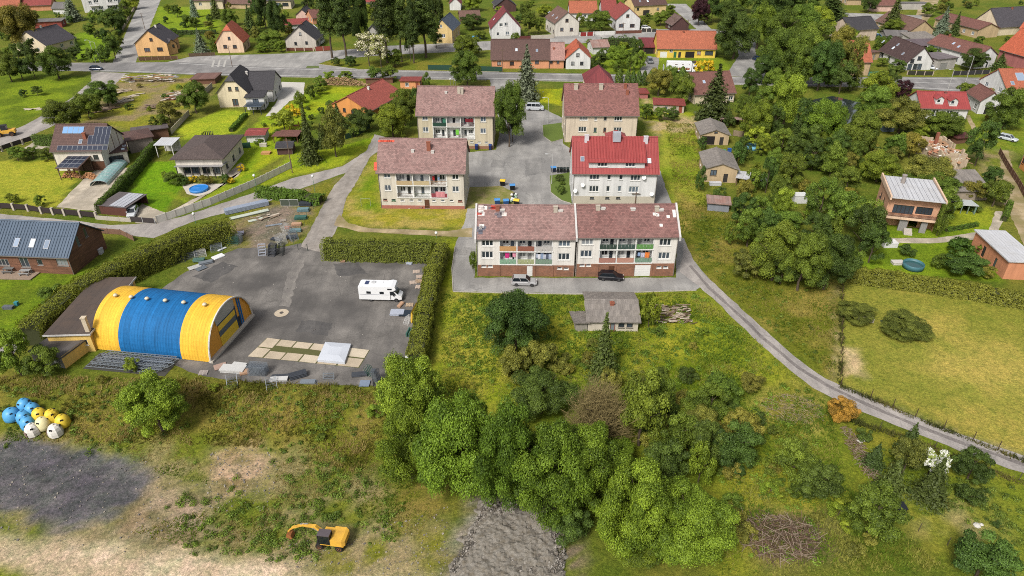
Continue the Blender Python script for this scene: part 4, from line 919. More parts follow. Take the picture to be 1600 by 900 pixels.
def hole(F, px, py, code):
    p = x_at(F, px, py); w_, h_ = WK[code][:2]; cz = max(p.z, h_/2+(.03 if WK[code][2] <= 0 else .12)) if WK[code][2] > 0 else h_/2+.02
    return (p.x-w_/2-.02, p.x+w_/2+.02, max(.0, cz-h_/2-.02), cz+h_/2+.02)
VENT = ('vent_pot', (214,208,200), .8, .15)
def vents(F, pts, name='chimney', mat=VENT, w_=.35, h_=.9):
    for px, py in pts:
        p0, n, u, v = slope_plane(F); p = hit_local(F, px, py, p0, n); y = min(p.y, F.D/2); z = F.e+F.slope*y
        MB().box(p.x-w_, y-.25, z-.3, p.x+w_, y+.25, z+h_).box(p.x-w_-.06, y-.3, z+h_, p.x+w_+.06, y+.3, z+h_+.1).build(name, M(*mat), F.roof)
CHB = ('chimney_brick', (158,92,68), .9, .3, 3, .2); CHG = ('chimney_rendered', (196,184,166), .9, .25, 2, .2)
def patch(F, px, py, rgb, w_=.9, h_=.9):
    p0, n, u, v = slope_plane(F); p = hit_local(F, px, py, p0, n)
    MB().obox(p+n*.015, u*w_/2, v*h_/2, n*.02).build('replacement_tile', M('tile_%d_%d_%d' % rgb, rgb, .7, .15, 3), F.roof)
# beige block nearest the gravel track
w_b1 = ('render_beige', (218,209,192)); wht = ('balcony_white', (244,244,240), .85, .06)
B1 = block('apartment_block', 'beige block with faded rose roof and three-bay balconies, nearest the gravel track', (596,325.5), (727,327), 268, 218, 12, w_b1, r_ap, [(604.5,273.5,'w'),(606,293.5,'w'),(711.5,276,'w'),(712,295.5,'w'),(602,312,'b','rust'),(615,312.5,'b','green'),(705.5,313.5,'b'),(719,314,'b','rust'),(629,313,'b'),(643,313,'b'),(656,313,'b'),(678,313.5,'b'),(692,313.5,'b'),(667.5,320,'d','brown')], (619,699), (310.5,291.5,274), side='s')
loggia(B1, B1.lx[0], B1.lx[1], B1.lz, 3, wht, [('bars', (120,104,84)), ('bars', (110,116,92)), ('panels', (148,60,72)), ('solid', (190,166,124)), ('solid', (196,176,134)), ('bars', (166,126,82))], DW)
cladding(B1, .75, M('plinth_rose', (176,108,92), .9, .2, 2, .2), 0, B1.W, [hole(B1, 667.5, 320, 'd')], 'plinth')
vents(B1, [(645,236.5),(676,238)], 'roof_vent', VENT, .3, .5); vents(B1, [(670,234)], 'chimney', CHB, .4, 1.9)
for x in np.arange(594, 616, 3.2): patch(B1, x, 220.5, (226,84,54), .8, .5)
for y in (256, 260, 264): patch(B1, 586.5+(y-256)*.0, y, (226,84,54), .6, .7)
B2 = block('apartment_block', 'beige block with faded rose roof and green balcony screens, behind the nearest one', (655,232), (771,233), 179, 136, 12.5, ('render_sand', (208,194,164)), r_ap, [(664,184,'w'),(665,202.5,'w'),(755,186.5,'w'),(755,204.5,'w'),(737,222,'b'),(749,222.5,'b'),(760,222.5,'b'),(664,222,'b')], (676,742), (217.5,199,183.5), side='s')
loggia(B2, B2.lx[0], B2.lx[1], B2.lz, 3, wht, [('bars', (84,66,54)), ('bars', (96,70,54)), ('bars', (190,182,168)), ('solid', (36,70,56)), ('solid', (196,186,176)), ('bars', (96,40,44))], DW)
cladding(B2, .8, M('plinth_brown', (156,112,84), .9, .2, 2, .2), 0, B2.W, [], 'plinth')
vents(B2, [(697,145)], 'roof_vent', VENT, .3, .5); vents(B2, [(717,145),(722,146)], 'chimney', CHG, .35, 1.6)
B3 = block('apartment_block', 'beige block with old rose roof and no balconies, farthest right', (882,222), (993,222), 179, 132, 12.5, ('render_pinkbeige', (222,204,180)), r_ap3, [(912,184,'t'),(966,185,'t'),(910,202,'t'),(965,203,'t'),(931,185,'s'),(946,184.5,'s','grey'),(930,203,'s','green'),(945,203,'s','rust')], side='q')
vents(B3, [(900,139),(939,139)], 'chimney', CHG, .5, 1.5); vents(B3, [(977,137),(980,147)], 'chimney', CHB, .35, 1.2)
B4 = block('apartment_block', 'white block with bright red sheet roof and wide dormer', (894,320.5), (1022,321.5), 269, 215, 12, ('render_white', (230,228,226)), r_sh, [(929,276,'t'),(993,277.5,'t'),(928,295,'t'),(990,296,'t'),(952,276.5,'s'),(970.5,276.5,'s'),(950,295,'s'),(968,295,'s'),(925,309.5,'b','dark'),(949,309.5,'b','dark'),(966,309.5,'b','dark')], side='s')
cladding(B4, 2.15, M('plinth_concrete', (200,190,172), .9, .15, 1.5, .2), 0, B4.W, [hole(B4, 925, 309.5, 'b'), hole(B4, 949, 309.5, 'b'), hole(B4, 966, 309.5, 'b')], 'plinth')
dd, (dx0, dx1, dy0, dz1, dyb) = dormer(B4, 920, 1007, 262.5, 250.5, 't', [(941.5,255.5),(985,256)], r_sh, True, WW)
def seams(F, y0, y1, x0, x1, step, parent, zoff, name='seam_ribs', slope=None, z0=None, mat=None):
    s = F.slope if slope is None else slope; z0 = F.e+F.T if z0 is None else z0; mb = MB(); x = x0
    while x < x1:
        L_ = Vector((0, y1-y0, s*(y1-y0))); c = Vector((x, (y0+y1)/2, z0+s*(y0+y1)/2+zoff)); n = Vector((0, -s, 1)).normalized()
        mb.obox(c+n*.03, (.025, 0, 0), L_/2, n*.045); x += step
    return mb.build(name, mat or M('seam_red', (150,46,44), .5), parent)
seams(B4, -.4, 6, -.1, dx0-.35, .62, B4.roof, 0); seams(B4, -.4, 6, dx1+.4, B4.W+.2, .62, B4.roof, 0)
zr_ = B4.r+B4.T+.05; sl_ = (zr_-dz1)/(dyb-dy0)
seams(B4, dy0-.45, dyb, dx0-.1, dx1+.2, .62, dd, 0, slope=sl_, z0=dz1+.05-sl_*dy0)
vents(B4, [(916.5,221),(1008.5,223)], 'chimney', ('chimney_whitesheet', (216,208,212), .6, .08), .45, 1.6)
p0 = hit_local(B4, 963, 222, (0, dyb-1, 0), (0, 1, 0)); MB().box(p0.x-.8, dyb-1.6, B4.r-.4, p0.x+.8, dyb-.2, B4.r+1.5).build('chimney', M('chimney_zinc', (176,180,188), .45, .1), B4.roof)
roof_solid([[(p0.x-2.2, dyb+.2, B4.r+.1), (p0.x+2.2, dyb+.2, B4.r+.1), (p0.x, dyb+.6, B4.r+1.5)], [(p0.x+2.2, dyb+.2, B4.r+.1), (p0.x+2.2, dyb+2.5, B4.r+.1), (p0.x, dyb+.6, B4.r+1.5)], [(p0.x+2.2, dyb+2.5, B4.r+.1), (p0.x-2.2, dyb+2.5, B4.r+.1), (p0.x, dyb+.6, B4.r+1.5)], [(p0.x-2.2, dyb+2.5, B4.r+.1), (p0.x-2.2, dyb+.2, B4.r+.1), (p0.x, dyb+.6, B4.r+1.5)]], .1, 'rear_dormer_roof', r_sh, B4.roof)
skylight(B4, 910, 248.5); skylight(B4, 1014.5, 251.5)
for (px, py) in ((910.5, 288), (1006, 276.5), (899, 297), (1018, 302)):
    p = x_at(B4, px, py); d = MB(); d.lathe([(.05, 0), (.3, .06), (.45, .16), (.44, .17), (.3, .09), (.04, .03)], 14); o = d.build('satellite_dish', M('dish_white', (236,234,230), .5, .05), B4.root, smooth=True); o.location = (p.x, -.35, p.z); o.rotation_euler = (R_(70), 0, R_(-15))
    MB().tube([(0, .35, -.05), (0, .1, 0)], .03, 5).build('dish_arm', M('gutter', (128,120,112)), o).rotation_euler = (R_(-70), 0, 0)
# long front block: two joined halves
w_row = ('render_ivory', (232,226,216))
B5 = block('apartment_block', 'left half of the long front block, mottled rose roof with red and white patches', (746,431), (897,432), 373, 322, 10.5, w_row, r_ap, [(761.5,377,'t'),(761.5,398,'t'),(882,379.5,'t'),(881,401,'t'),(756,416,'b'),(766,416,'b'),(874.5,419,'b'),(884.5,419.5,'b')], (779.5,864), (413,393,375.5), side='w', ov=.25)
loggia(B5, B5.lx[0], B5.lx[1], B5.lz, 3, wht, [('panels', (132,170,140)), ('panels', (164,170,122)), ('panels', (126,150,128)), ('solid', (196,148,92)), ('solid', (150,92,74)), ('panels', (190,184,178))], DW2, 1.15)
B6 = block('apartment_block', 'right half of the long front block, darker rose roof with white patches', (899,432), (1052,431), 371, 321, 10.5, w_row, r_ap2, [(918,375.5,'t'),(916,396.5,'t'),(1039.5,378.5,'t'),(1037.5,399.5,'t'),(909.5,414.5,'b'),(919.5,414.5,'b'),(1029.5,417.5,'b'),(1040,417.5,'b')], (935.5,1021), (412,391,373), side='w', ov=.25)
loggia(B6, B6.lx[0], B6.lx[1], B6.lz, 3, wht, [('solid', (176,124,108)), ('solid', (190,140,120)), ('panels', (120,150,128)), ('panels', (54,72,62)), ('panels', (62,84,76)), ('panels', (96,148,74))], DW2, 1.15)
for F, bx, doors in ((B5, [(756,416,'b'),(766,416,'b'),(874.5,419,'b'),(884.5,419.5,'b')], [(827.5, 'd', 'white')]), (B6, [(909.5,414.5,'b'),(919.5,414.5,'b'),(1029.5,417.5,'b'),(1040,417.5,'b')], [(1003, 'G', 'white'), (955, 'd', 'brown')])):
    h = F.lz[0]-.14; hs_ = [hole(F, *b) for b in bx]; hs_ = [(a, b, c, min(d, h-.02)) for a, b, c, d in hs_]
    dh = []
    for px, k, f in doors:
        c = x_at(F, px, 425).x; w_, hh = WK[k][:2]; hh = min(hh, h-.1); dh.append((c-w_/2, c+w_/2, .0, hh))
        put_win(F.root, k, f, (0, -.08, 0), (1, 0, 0), (0, -1, 0), c, WK[k][1]/2+.02 if WK[k][1] < h else h/2, .1)
    for xx in [F.lx[0]+i*(F.lx[1]-F.lx[0])/3 for i in range(4)]:
        pass
    cladding(F, h, BRICKM, 0, F.W, hs_+dh, 'brick_base', .07)
    for i in range(4):
        x = F.lx[0]+i*(F.lx[1]-F.lx[0])/3
        MB().box(x-.18, -.16, 0, x+.18, -.075, h-.01).build('brick_pier', BRICKM, F.root, uv=True)
    for xs_ in ([-.32, F.W+.02] if F is B6 else [-.32]):
        s = F.slope; mb = MB(); zt = F.T+.25
        mb.profx([(-.45, F.e-.6), (F.D+.45, F.e-.6), (F.D+.45, F.e-.45*s+zt), (F.D/2, F.r+zt), (-.45, F.e-.45*s+zt)], xs_, xs_+.32)
        mb.build('parapet_wall', M('parapet', (204,200,196), .85, .15), F.root)
vents(B5, [(777.5,328)], 'chimney', CHB, .35, 1.0); vents(B5, [(785,328),(876,329)], 'roof_vent', VENT, .4, .3); vents(B5, [(868,330)], 'chimney', CHG, .35, 1.1)
vents(B6, [(934,327),(1026,328.5)], 'chimney', CHG, .35, .9); vents(B6, [(942,326),(1033,328),(989,327)], 'roof_vent', VENT, .4, .35)
rp = random.Random(3)
for (x, y, n_, sx, sy, cs) in ((753,324,4,5,3,((216,72,52),(230,214,208))), (771,323,5,8,2,((104,98,104),(216,72,52))), (750,330,4,4,5,((216,72,52),(226,220,214))), (751,357,7,4,7,((104,100,110),(96,96,108),(220,214,210))), (781,334,6,8,4,((224,92,70),(226,214,206),(110,100,106)))):
    for k in range(n_): patch(B5, x+rp.uniform(-sx, sx)*.8+1, y+rp.uniform(-sy, sy)*.8+1, rp.choice(cs), rp.uniform(.5, 1.1), rp.uniform(.4, .8))
for (x, y) in ((1025,335),(1027.5,336),(1022.5,334.5),(1044,338.5),(1033,352),(1053,330),(1053.5,334),(1054,337.5)): patch(B6, x, y, (236,230,222), .55, .55)
# things on the balconies
def cloth(name, F, px, py, w_, h_, rgb, label, y=-.14, group=None):
    p = x_at(F, px, py); mb = MB(); n = 7
    for i in range(n):
        xa, xb = -w_/2+i*w_/n, -w_/2+(i+1)*w_/n; ya, yb = .03*math.sin(i*2.1), .03*math.sin((i+1)*2.1)
        za, zb = -h_/2+.03*math.sin(i*1.7), -h_/2+.03*math.sin((i+1)*1.7)
        mb.quad((xa, ya*1.5, za), (xb, yb*1.5, zb), (xb, yb, h_/2), (xa, ya, h_/2))
        mb.quad((xb, yb*1.5+.02, zb), (xa, ya*1.5+.02, za), (xa, ya+.02, h_/2), (xb, yb+.02, h_/2))
    wp = F.o+F.u*p.x+F.n*y+Vector((0, 0, p.z)); o = mb.build(name, M('cloth_%d_%d_%d' % rgb, rgb, .9, .12, 3)); o.location = wp; o.rotation_euler = (0, 0, F.rz)
    return tag(o, label, 'laundry', group)
cloth('bedding', B1, 688, 303.5, 1.9, 1.3, (216,140,146), 'pink blanket hung over the lower balcony of the nearest beige block', -.16)
cloth('towel', B1, 677, 279.5, .45, .9, (200,36,36), 'red towel drying on the upper balcony of the nearest beige block', .3)
cloth('towel', B1, 685, 280, .4, .7, (150,180,214), 'pale blue towel drying on the upper balcony of the nearest beige block', .3)
cloth('towel', B2, 714.5, 207, .8, 1.4, (120,208,60), 'bright green towel on the lower balcony of the farther beige block', .1)
cloth('screen_cloth', B2, 733, 188, 2.0, .9, (120,20,34), 'dark red cloth on the upper balcony of the farther beige block', -.16)
cloth('screen_cloth', B2, 694, 189, .8, 1.2, (60,130,104), 'green cloth on the upper balcony of the farther beige block', .1)
cloth('laundry', B5, 792.5, 400, .75, 1.0, (220,40,130), 'magenta shirt drying on the lower left balcony of the long block', .2)
cloth('laundry', B5, 803.5, 399, .6, .9, (230,150,170), 'pale pink cloth drying beside the magenta shirt', .2)
cloth('laundry', B5, 798, 405, .6, .5, (232,228,226), 'white cloth drying below the magenta shirt', .15)
for k in range(6): cloth('laundry', B5, 838.5+k*4.2, 401+(k % 2), .5, .9+.1*(k % 3), [(196,204,220),(220,220,226),(150,170,200),(210,214,226),(90,100,120),(186,196,216)][k], 'pale shirt in the row of laundry on the long block, number %s from the left' % ['one','two','three','four','five','six'][k], .2, 'laundry row on the long block')
cloth('laundry', B6, 1011.5, 400, .8, 1.2, (240,130,40), 'orange cloth drying on the right half of the long block', .2)
cloth('laundry', B6, 1005, 399.5, .7, .9, (200,196,214), 'pale lilac cloth beside the orange one', .25)
cloth('laundry', B6, 999, 398.5, .5, .7, (150,176,214), 'pale blue cloth left of the lilac one', .25)
# ------------------------------------------------------------------ striped hangar and its yard buildings
YEL = M('sheet_yellow', (254,196,30), .7, .12, .5, stain=.35, spec=.2, streak=(2.2, .12, .12, .74)); BLU = M('sheet_blue', (8,112,178), .7, .16, .5, stain=.4, spec=.2, streak=(2.2, .12, .12, .7)); ORA = M('sheet_amber', (246,170,36), .5, .08, .5, stain=.15)
F = local_frame((150,546), (330,567)); W, D = F.W, 12.6; Hh = zrow((F.o+F.n*D/2).y, 457)
hg = thing('hangar', 'barrel-vaulted hangar with yellow, blue and yellow corrugated stripes', 'hangar', F.o, F.rz); F.root = hg
def arc(t, off=0): return (D/2-(D/2+off)*math.cos(t), (Hh+off)*max(0, math.sin(t))**.92)
def vault(x0, x1, mat, nm):
    mb = MB(); xs = []; x = x0; per = .46
    while x < x1-.01:
        xs += [(x, 0), (x+.14, 0), (x+.2, .028), (x+.4, .028)]; x += per
    xs = [q for q in xs if q[0] < x1]+[(x1, 0)]; na = 26; i0 = 0
    for (x, o_) in xs:
        for a in range(na+1): y, z = arc(math.pi*a/na, o_); mb.v.append((x, y, z+.12))
    for i in range(len(xs)-1):
        for a in range(na):
            k = i*(na+1)+a; mb.f.append((k, k+na+1, k+na+2, k+1)); mb.mi.append(0)
    return mb.build(nm, mat, hg)
vault(0, W*.225, YEL, 'roof_sheet'); vault(W*.225, W*.755, BLU, 'roof_sheet'); vault(W*.755, W, YEL, 'roof_sheet')
def endwall(x, mat, nm, flip):
    n = 44
    mb = MB(); prev = None
    for k in range(n+1):
        y = D*k/n; c = max(0, 1-((y-D/2)/(D/2))**2)**.46*Hh; xx = x+(.06 if k % 2 else 0)
        if prev: mb.quad((prev[0], prev[1], 0), (xx, y, 0), (xx, y, c+.1), (prev[0], prev[1], prev[2]+.1))
        prev = (xx, y, c)
    return mb.build(nm, mat, hg)
endwall(.12, YEL, 'end_wall', 0); endwall(W-.32, ORA, 'end_wall', 1)
mb = MB(); pts = [(W+.02, *arc(math.pi*a/26, .02)) for a in range(27)]; mb.tube([(p[0], p[1], p[2]+.12) for p in pts], .14, 5); mb.build('arch_trim', M('trim_white', (222,216,206), .6), hg)
dx = W-.24
for k in range(4): MB().box(dx, D*.30, .1+k*.95, dx+.06, D*.68, .1+k*.95+.93).build('door_panel', M('door_yellow', (246,204,20), .5, .06) if k != 2 else M('door_slate', (98,108,112), .5, .1), hg)
MB().box(dx, D*.30, 3.92, dx+.05, D*.68, 4.05).build('door_lintel', M('trim_darkblue', (40,74,104), .5), hg)
MB().box(dx, D*.685, 0, dx+.09, D*.70, 4.4).build('door_post', M('trim_darkblue', (40,74,104), .5), hg)
g = MB(); n = 12; prev = None
for k in range(n+1):
    y = D*(.28+.42*k/n); c = max(0, 1-((y-D/2)/(D/2))**2)**.46*Hh-.25
    if prev and c > 4.1: g.quad((dx+.02, prev[0], 4.08), (dx+.02, y, 4.08), (dx+.02, y, c), (dx+.02, prev[0], prev[1]))
    prev = (y, max(c, 4.08))
g.build('fanlight', M('fanlight', (176,176,166), .3, .1), hg)
for y0, mt in ((.76, BLU), (.80, BLU)): MB().box(dx-.02, D*y0, .1, dx+.05, D*y0+.3, max(0, 1-((D*y0+.3-D/2)/(D/2))**2)**.46*Hh-.1).build('blue_stripe', mt, hg)
MB().box(dx, D*.70+.05, 0, dx+.08, D*.75, 2.1).build('side_door', M('door_dark', (52,48,50), .5), hg)
MB().box(W-.3, -.1, 0, W+.35, D+.1, .35).build('concrete_plinth', M('plinth_pale', (206,196,180), .9, .2, 2), hg)
for k in range(6):
    f = (.09, .23, .37, .53, .69, .87)[k]; y, z = arc(R_(80), .06); c = MB().lathe([(.16, 0), (.16, .22), (.34, .24), (.34, .36), (.22, .5), (.03, .56)], 12); o = c.build('roof_ventilator', M('vent_pale', (220,206,176), .5, .05), hg, smooth=True); o.location = (f*W, y, z+.12)
Fw = house('workshop', 'long low workshop with dark felt roof and yellow front behind the hangar', (84,551), (150,549), 524, 0, 16, 'x', ('wall_workshop', (242,200,104)), r_bf, shape='flat', cat='workshop', win=[(132,535,'k')], sideL=[(.3,2,'w'),(.6,2,'w')], sideR=[(.9,2.1,'t')], ov=.3)
MB().box(Fw.W-.55, .2, Fw.e, Fw.W+.05, .75, Fw.e+2.6).box(Fw.W-.62, .13, Fw.e+2.6, Fw.W+.12, .82, Fw.e+2.75).build('chimney', M('chimney_cream', (214,196,168), .9, .25, 2), Fw.roof)
MB().box(-.34, -.36, Fw.e-.02, Fw.W+.34, -.31, Fw.e+.26).box(Fw.W+.31, -.31, Fw.e-.02, Fw.W+.36, 16.3, Fw.e+.26).build('fascia', M('fascia_white', (212,208,204), .6), Fw.roof)
Fx = house('annexe', 'low yellow annexe with flat grey roof at the hangar corner', (54,566), (103,576), 550, 0, 6, 'x', ('wall_workshop2', (140,142,136)), RM('roof_greyfelt2', (112,104,100), 'felt'), shape='flat', cat='annexe', ov=.15, sideL=[], sideR=[])
mb = MB(); facade(mb, (Fx.W+.03, -.03, 0), (0, 1, 0), (1, 0, 0), [(0, 0), (6, 0), (6, Fx.e+.3), (0, Fx.e+.3)], []); mb.build('yellow_wall', M('wall_workshop', (242,200,104), .85, .1, .8), Fx.root)
TIMB = RM('timber_boards', (150,98,68), 'board', (96,64,48), .85, .3)
Fb = house('timber_barn', 'brown timber barn with blue-grey metal roof at the left edge', (-62,421), (117,429), 393, 346, 10, 'x', TIMB, r_bs, fr='grey', win=[(38,410,'f'),(97,410,'t'),(62,410,'n'),(5,410,'t')], sideR=[(.35,4.9,'v'),(.6,5.4,'v')], sideL=[], cat='barn', ov=.4)
seams(Fb, -.35, 5, -.2, Fb.W+.2, .55, Fb.roof, 0, mat=M('seam_blue', (66,88,110), .5))
for p in ((26.5,379),(51,380),(73.5,382)): skylight(Fb, *p, 'f', .95, 1.7)
for k in range(14): MB().box(0, 0, 0, .02, .02, .02) 
dk = [G2(-30,418), G2(72,420), G2(48,438), G2(-40,436)]; dkr = thing('timber_deck', 'grey timber deck before the timber barn', 'deck', (dk[0][0], dk[0][1], 0))
for k in range(14):
    t0, t1 = k/14+.004, (k+1)/14-.004; L2 = lambda a, b, t: (a[0]+(b[0]-a[0])*t-dk[0][0], a[1]+(b[1]-a[1])*t-dk[0][1])
    MB().prism([L2(dk[0], dk[3], t1), L2(dk[1], dk[2], t1), L2(dk[1], dk[2], t0), L2(dk[0], dk[3], t0)], .05, .2+.01*(k % 3)).build('plank', M('deck_plank', (158,136,116), .9, .25, 2), dkr)
def simple_table(px, py, label, rgb=(120,120,118), l=1.8, w_=.8, rz=0, bench=True):
    p = G(px, py); r = thing('garden_table', label, 'table', (p.x, p.y, .2), rz); m = M('tbl_%d' % rgb[0], rgb, .7, .2)
    MB().box(-l/2, -w_/2, .7, l/2, w_/2, .76).build('tabletop', m, r)
    for sx in (-1, 1):
        for sy in (-1, 1): MB().box(sx*l*.42-.04, sy*w_*.4-.04, 0, sx*l*.42+.04, sy*w_*.4+.04, .7).build('leg', m, r)
    if bench:
        for sy in (-1, 1): MB().box(-l/2, sy*(w_/2+.35)-.15, .4, l/2, sy*(w_/2+.35)+.15, .46).box(-l*.4, sy*(w_/2+.35)-.1, 0, -l*.34, sy*(w_/2+.35)+.1, .4).box(l*.34, sy*(w_/2+.35)-.1, 0, l*.4, sy*(w_/2+.35)+.1, .4).build('bench', m, r)
simple_table(16, 426, 'grey picnic table on the left of the timber deck'); simple_table(42, 429, 'pale grey picnic table on the right of the timber deck', (158,158,156))
# ------------------------------------------------------------------ solar house details
PV = M('solar_cells', (46,52,70), .15, .1, .5, spec=.6); PVB = M('collector_blue', (120,166,214), .15, .06, .5, spec=.6)
def pv(F, px, py, w_, h_, mat=None, sidec='f'):
    p0, n, u, v = slope_plane(F, sidec); p = hit_local(F, px, py, p0, n) if sidec != 'xy' else Vector((px, py, F.e+F.T+F.slope*py))
    fr = MB().obox(p+n*.08, u*w_/2, v*h_/2, n*.03).build('solar_panel', M('pv_frame', (168,172,178), .4), F.roof)
    MB().obox(p+n*.115, u*(w_/2-.04), v*(h_/2-.04), n*.008).build('pane', mat or PV, fr)
for k in range(10): pv(Fc, 93.5+k*7.9, 231.5-.15*k*.2, 1.12, 1.25)
for k in range(4): pv(Fc, 102.5+k*8.2, 203.5, 1.2, 1.9, PVB)
for k in range(4): pv(Fc, 151.5+k*6.4, 202, .95, 1.3); pv(Fc, 150.5+k*6.4, 208.5, .95, 1.3)
for k in range(5): pv(Fc, 141.5+k*6.6, 215.5, 1.0, 1.3); pv(Fc, 140.5+k*6.6, 222.3, 1.0, 1.3)
skylight(Fc, 126, 221.5); vents(Fc, [(133,216)], 'chimney', CHB, .35, 1.5)
for f in (.3, .55, .8): MB().box(Fc.W+.01, Fc.D*f-.08, 2.6, Fc.W+.05, Fc.D*f+.08, Fc.e+(Fc.r-Fc.e)*(1-abs(f-.5)*2)-.3).build('timber_frame', M('frame_brown', (98,62,40)), Fc.root)
def open_shelter(name, label, L, R, eave, back, depth, roofmat, postrgb=(84,62,48), wallback=None, cat='shelter', posts=3, rows=2, wallL=None, wallR=None, ov=.25, wfront=None):
    F = local_frame(L, R); W, D = F.W, depth; e = max(1.9, zrow(F.o.y, eave)-F.o.z); r = max(e-.6, zrow((F.o+F.n*D).y, back)-F.o.z)
    root = thing(name, label, cat, F.o, F.rz); F.root = root; F.e = e; F.r = r; F.D = D; F.ax = 'x'; F.T = .13; F.slope = (r-e)/D; s = F.slope
    pm = M('post_%d_%d' % postrgb[:2], postrgb, .8, .2, 2)
    for i in range(posts):
        x = .1+(W-.2)*i/(posts-1)
        MB().box(x-.08, .02, 0, x+.08, .18, e).build('post', pm, root)
        if rows == 2: MB().box(x-.08, D-.18, 0, x+.08, D-.02, r).build('post', pm, root)
    F.roof = roof_solid([[(-ov, -ov, e-ov*s+.13), (W+ov, -ov, e-ov*s+.13), (W+ov, D+ov, r+ov*s+.13), (-ov, D+ov, r+ov*s+.13)]], .12, 'roof', roofmat, root)
    for c, box in ((wallback, (0, D+.005, W, D+.1)), (wallL, (-.1, 0, -.005, D)), (wallR, (W+.005, 0, W+.1, D)), (wfront, (0, -.1, W, -.005))):
        if c: MB().box(box[0], box[1], 0, box[2], box[3], min(e, r)-.05).build('wall_panel', M('panel_%d_%d_%d' % c, c, .85, .25, 2), root)
    return F
Fpv = open_shelter('wood_shelter', 'firewood shelter with solar panels on its roof, before the solar house', (95,281), (128,281), 263, 245, 5.5, r_br, (110,84,62), (96,70,52), 'shelter')
for i in range(4):
    for j in range(3): pv(Fpv, Fpv.W*(i+.5)/4, .9+j*1.85, Fpv.W/4-.06, 1.78, None, 'xy')
def logs(name, px, py, n, spread, label, rz=0, hgt=1.6, ln=.4, rgb=(196,140,92)):
    p = G(px, py); mb = MB(); rr = random.Random(int(px))
    for k in range(n):
        t = rr.uniform(-1, 1); z = rr.random()**1.4*hgt*(1-abs(t)**2)+.1; x = t*spread; y = rr.uniform(-.4, .4)*(1.4-z/hgt); a = rr.random()*3.14; e_ = rr.uniform(-.4, .4)
        d = Vector((math.cos(a)*math.cos(e_), math.sin(a)*math.cos(e_), math.sin(e_)))*ln/2; c = Vector((x, y, z)); mb.tube([c-d, c+d], rr.uniform(.07, .12), 5)
    o = mb.build(name, M('split_wood_%d' % rgb[0], rgb, .9, .35, 3)); o.location = (p.x, p.y, terrain(p.x, p.y)); o.rotation_euler = (0, 0, rz); return tag(o, label, 'firewood', None, 'stuff')
logs('firewood_heap', 143, 280, 220, 2.6, 'heap of split firewood beside the solar panel shelter', -.3)
logs('firewood_heap', 112, 277, 260, 2.0, 'firewood stacked inside the solar panel shelter', 0, 1.8)
logs('firewood_stack', 534, 133, 700, 8.6, 'long stack of firewood beside the main road', -.04, 2.6, .6, (186,150,110))
# glazed pool enclosure
a = G(155, 291); b = G(187, 257); vy = Vector((b.x-a.x, b.y-a.y, 0)); ln = vy.length; vy.normalize(); ux = Vector((vy.y, -vy.x, 0)); wd = 3.8; a = a-ux*wd/2; n = 8
pe = thing('pool_enclosure', 'long arched glass pool enclosure on the terrace', 'pool enclosure', (a.x, a.y, .03), math.atan2(ux.y, ux.x))
GLZ = M('polycarbonate', (150,190,186), .1, .1, .6, spec=.7); RIB = M('alu', (206,208,210), .35, .05, metal=.3)
for k in range(n):
    y0, y1 = ln*k/n, ln*(k+1)/n; mb = MB(); na = 8
    for q in range(na):
        t0, t1 = math.pi*q/na, math.pi*(q+1)/na; P = lambda t: (wd/2-wd/2*math.cos(t), 1.25*max(0, math.sin(t))**.7+.05)
        p, r_ = P(t0), P(t1); mb.quad((p[0], y0+.06, p[1]), (p[0], y1-.06, p[1]), (r_[0], y1-.06, r_[1]), (r_[0], y0+.06, r_[1]))
    mb.build('glazing_panel', GLZ, pe)
for k in range(n+1):
    y0 = ln*k/n; MB().tube([(wd/2-wd/2*math.cos(math.pi*q/10), y0, 1.25*max(0, math.sin(math.pi*q/10))**.7+.05) for q in range(11)], .05, 4).build('rib', RIB, pe)
Fg = open_shelter('garage', 'brown garage with grey panelled roof and an open carport side', (159,334), (201,338), 322, 301, 6.5, RM('roof_garage', (124,112,112), 'sheet'), (84,56,48), (102,60,48), 'garage', 3, 2, (102,60,48), None, .2, (102,60,48))
for i in range(4):
    for j in range(3): pv(Fg, Fg.W*(.46+.14*i), 1.05+j*2.15, Fg.W*.14-.05, 2.1, M('pale_panels', (186,186,192), .3, .05), 'xy')
# bungalow veranda, pool, pavilion, trampoline
Fver = open_shelter('veranda', 'glass-roofed veranda with dark posts before the bungalow', (279,279.5), (350,279), 261, 254, 4, M('veranda_glass', (150,148,150), .2, .08, spec=.6), (60,54,52), None, 'veranda', 7, 1)
pl = G(311.5, 297); o = thing('round_pool', 'round bright blue garden pool on pale paving', 'pool', (pl.x, pl.y, .02)); MB().lathe([(2.05, 0), (2.05, .55), (1.95, .6), (1.9, .55), (1.9, .4)], 28).build('pool_wall', M('pool_rim', (60,140,214), .5), o, smooth=True); MB().lathe([(1.9, .42), (1.9, .45)], 28).build('water', M('pool_water', (40,140,226), .06, .08, .8, spec=.6), o)
open_shelter('pavilion', 'white garden pavilion with pale flat roof behind the bungalow garden', (247,246), (273,246), 227, 216, 4.5, r_wh, (226,222,216), (210,206,200), 'pavilion', 2, 2)
t = G(327, 222); o = thing('trampoline', 'round trampoline with dark safety net behind the bungalow', 'trampoline', (t.x, t.y, 0)); MB().lathe([(1.5, .8), (1.5, .88), (1.3, .9)], 20).build('mat', M('tramp_mat', (70,70,76), .8), o); NET = M('tramp_net', (52,56,56), .9)
for k in range(8):
    a = k*.785; MB().tube([(1.5*math.cos(a), 1.5*math.sin(a), 0), (1.5*math.cos(a), 1.5*math.sin(a), 2.6)], .04, 5).build('pole', NET, o)
nb = MB()
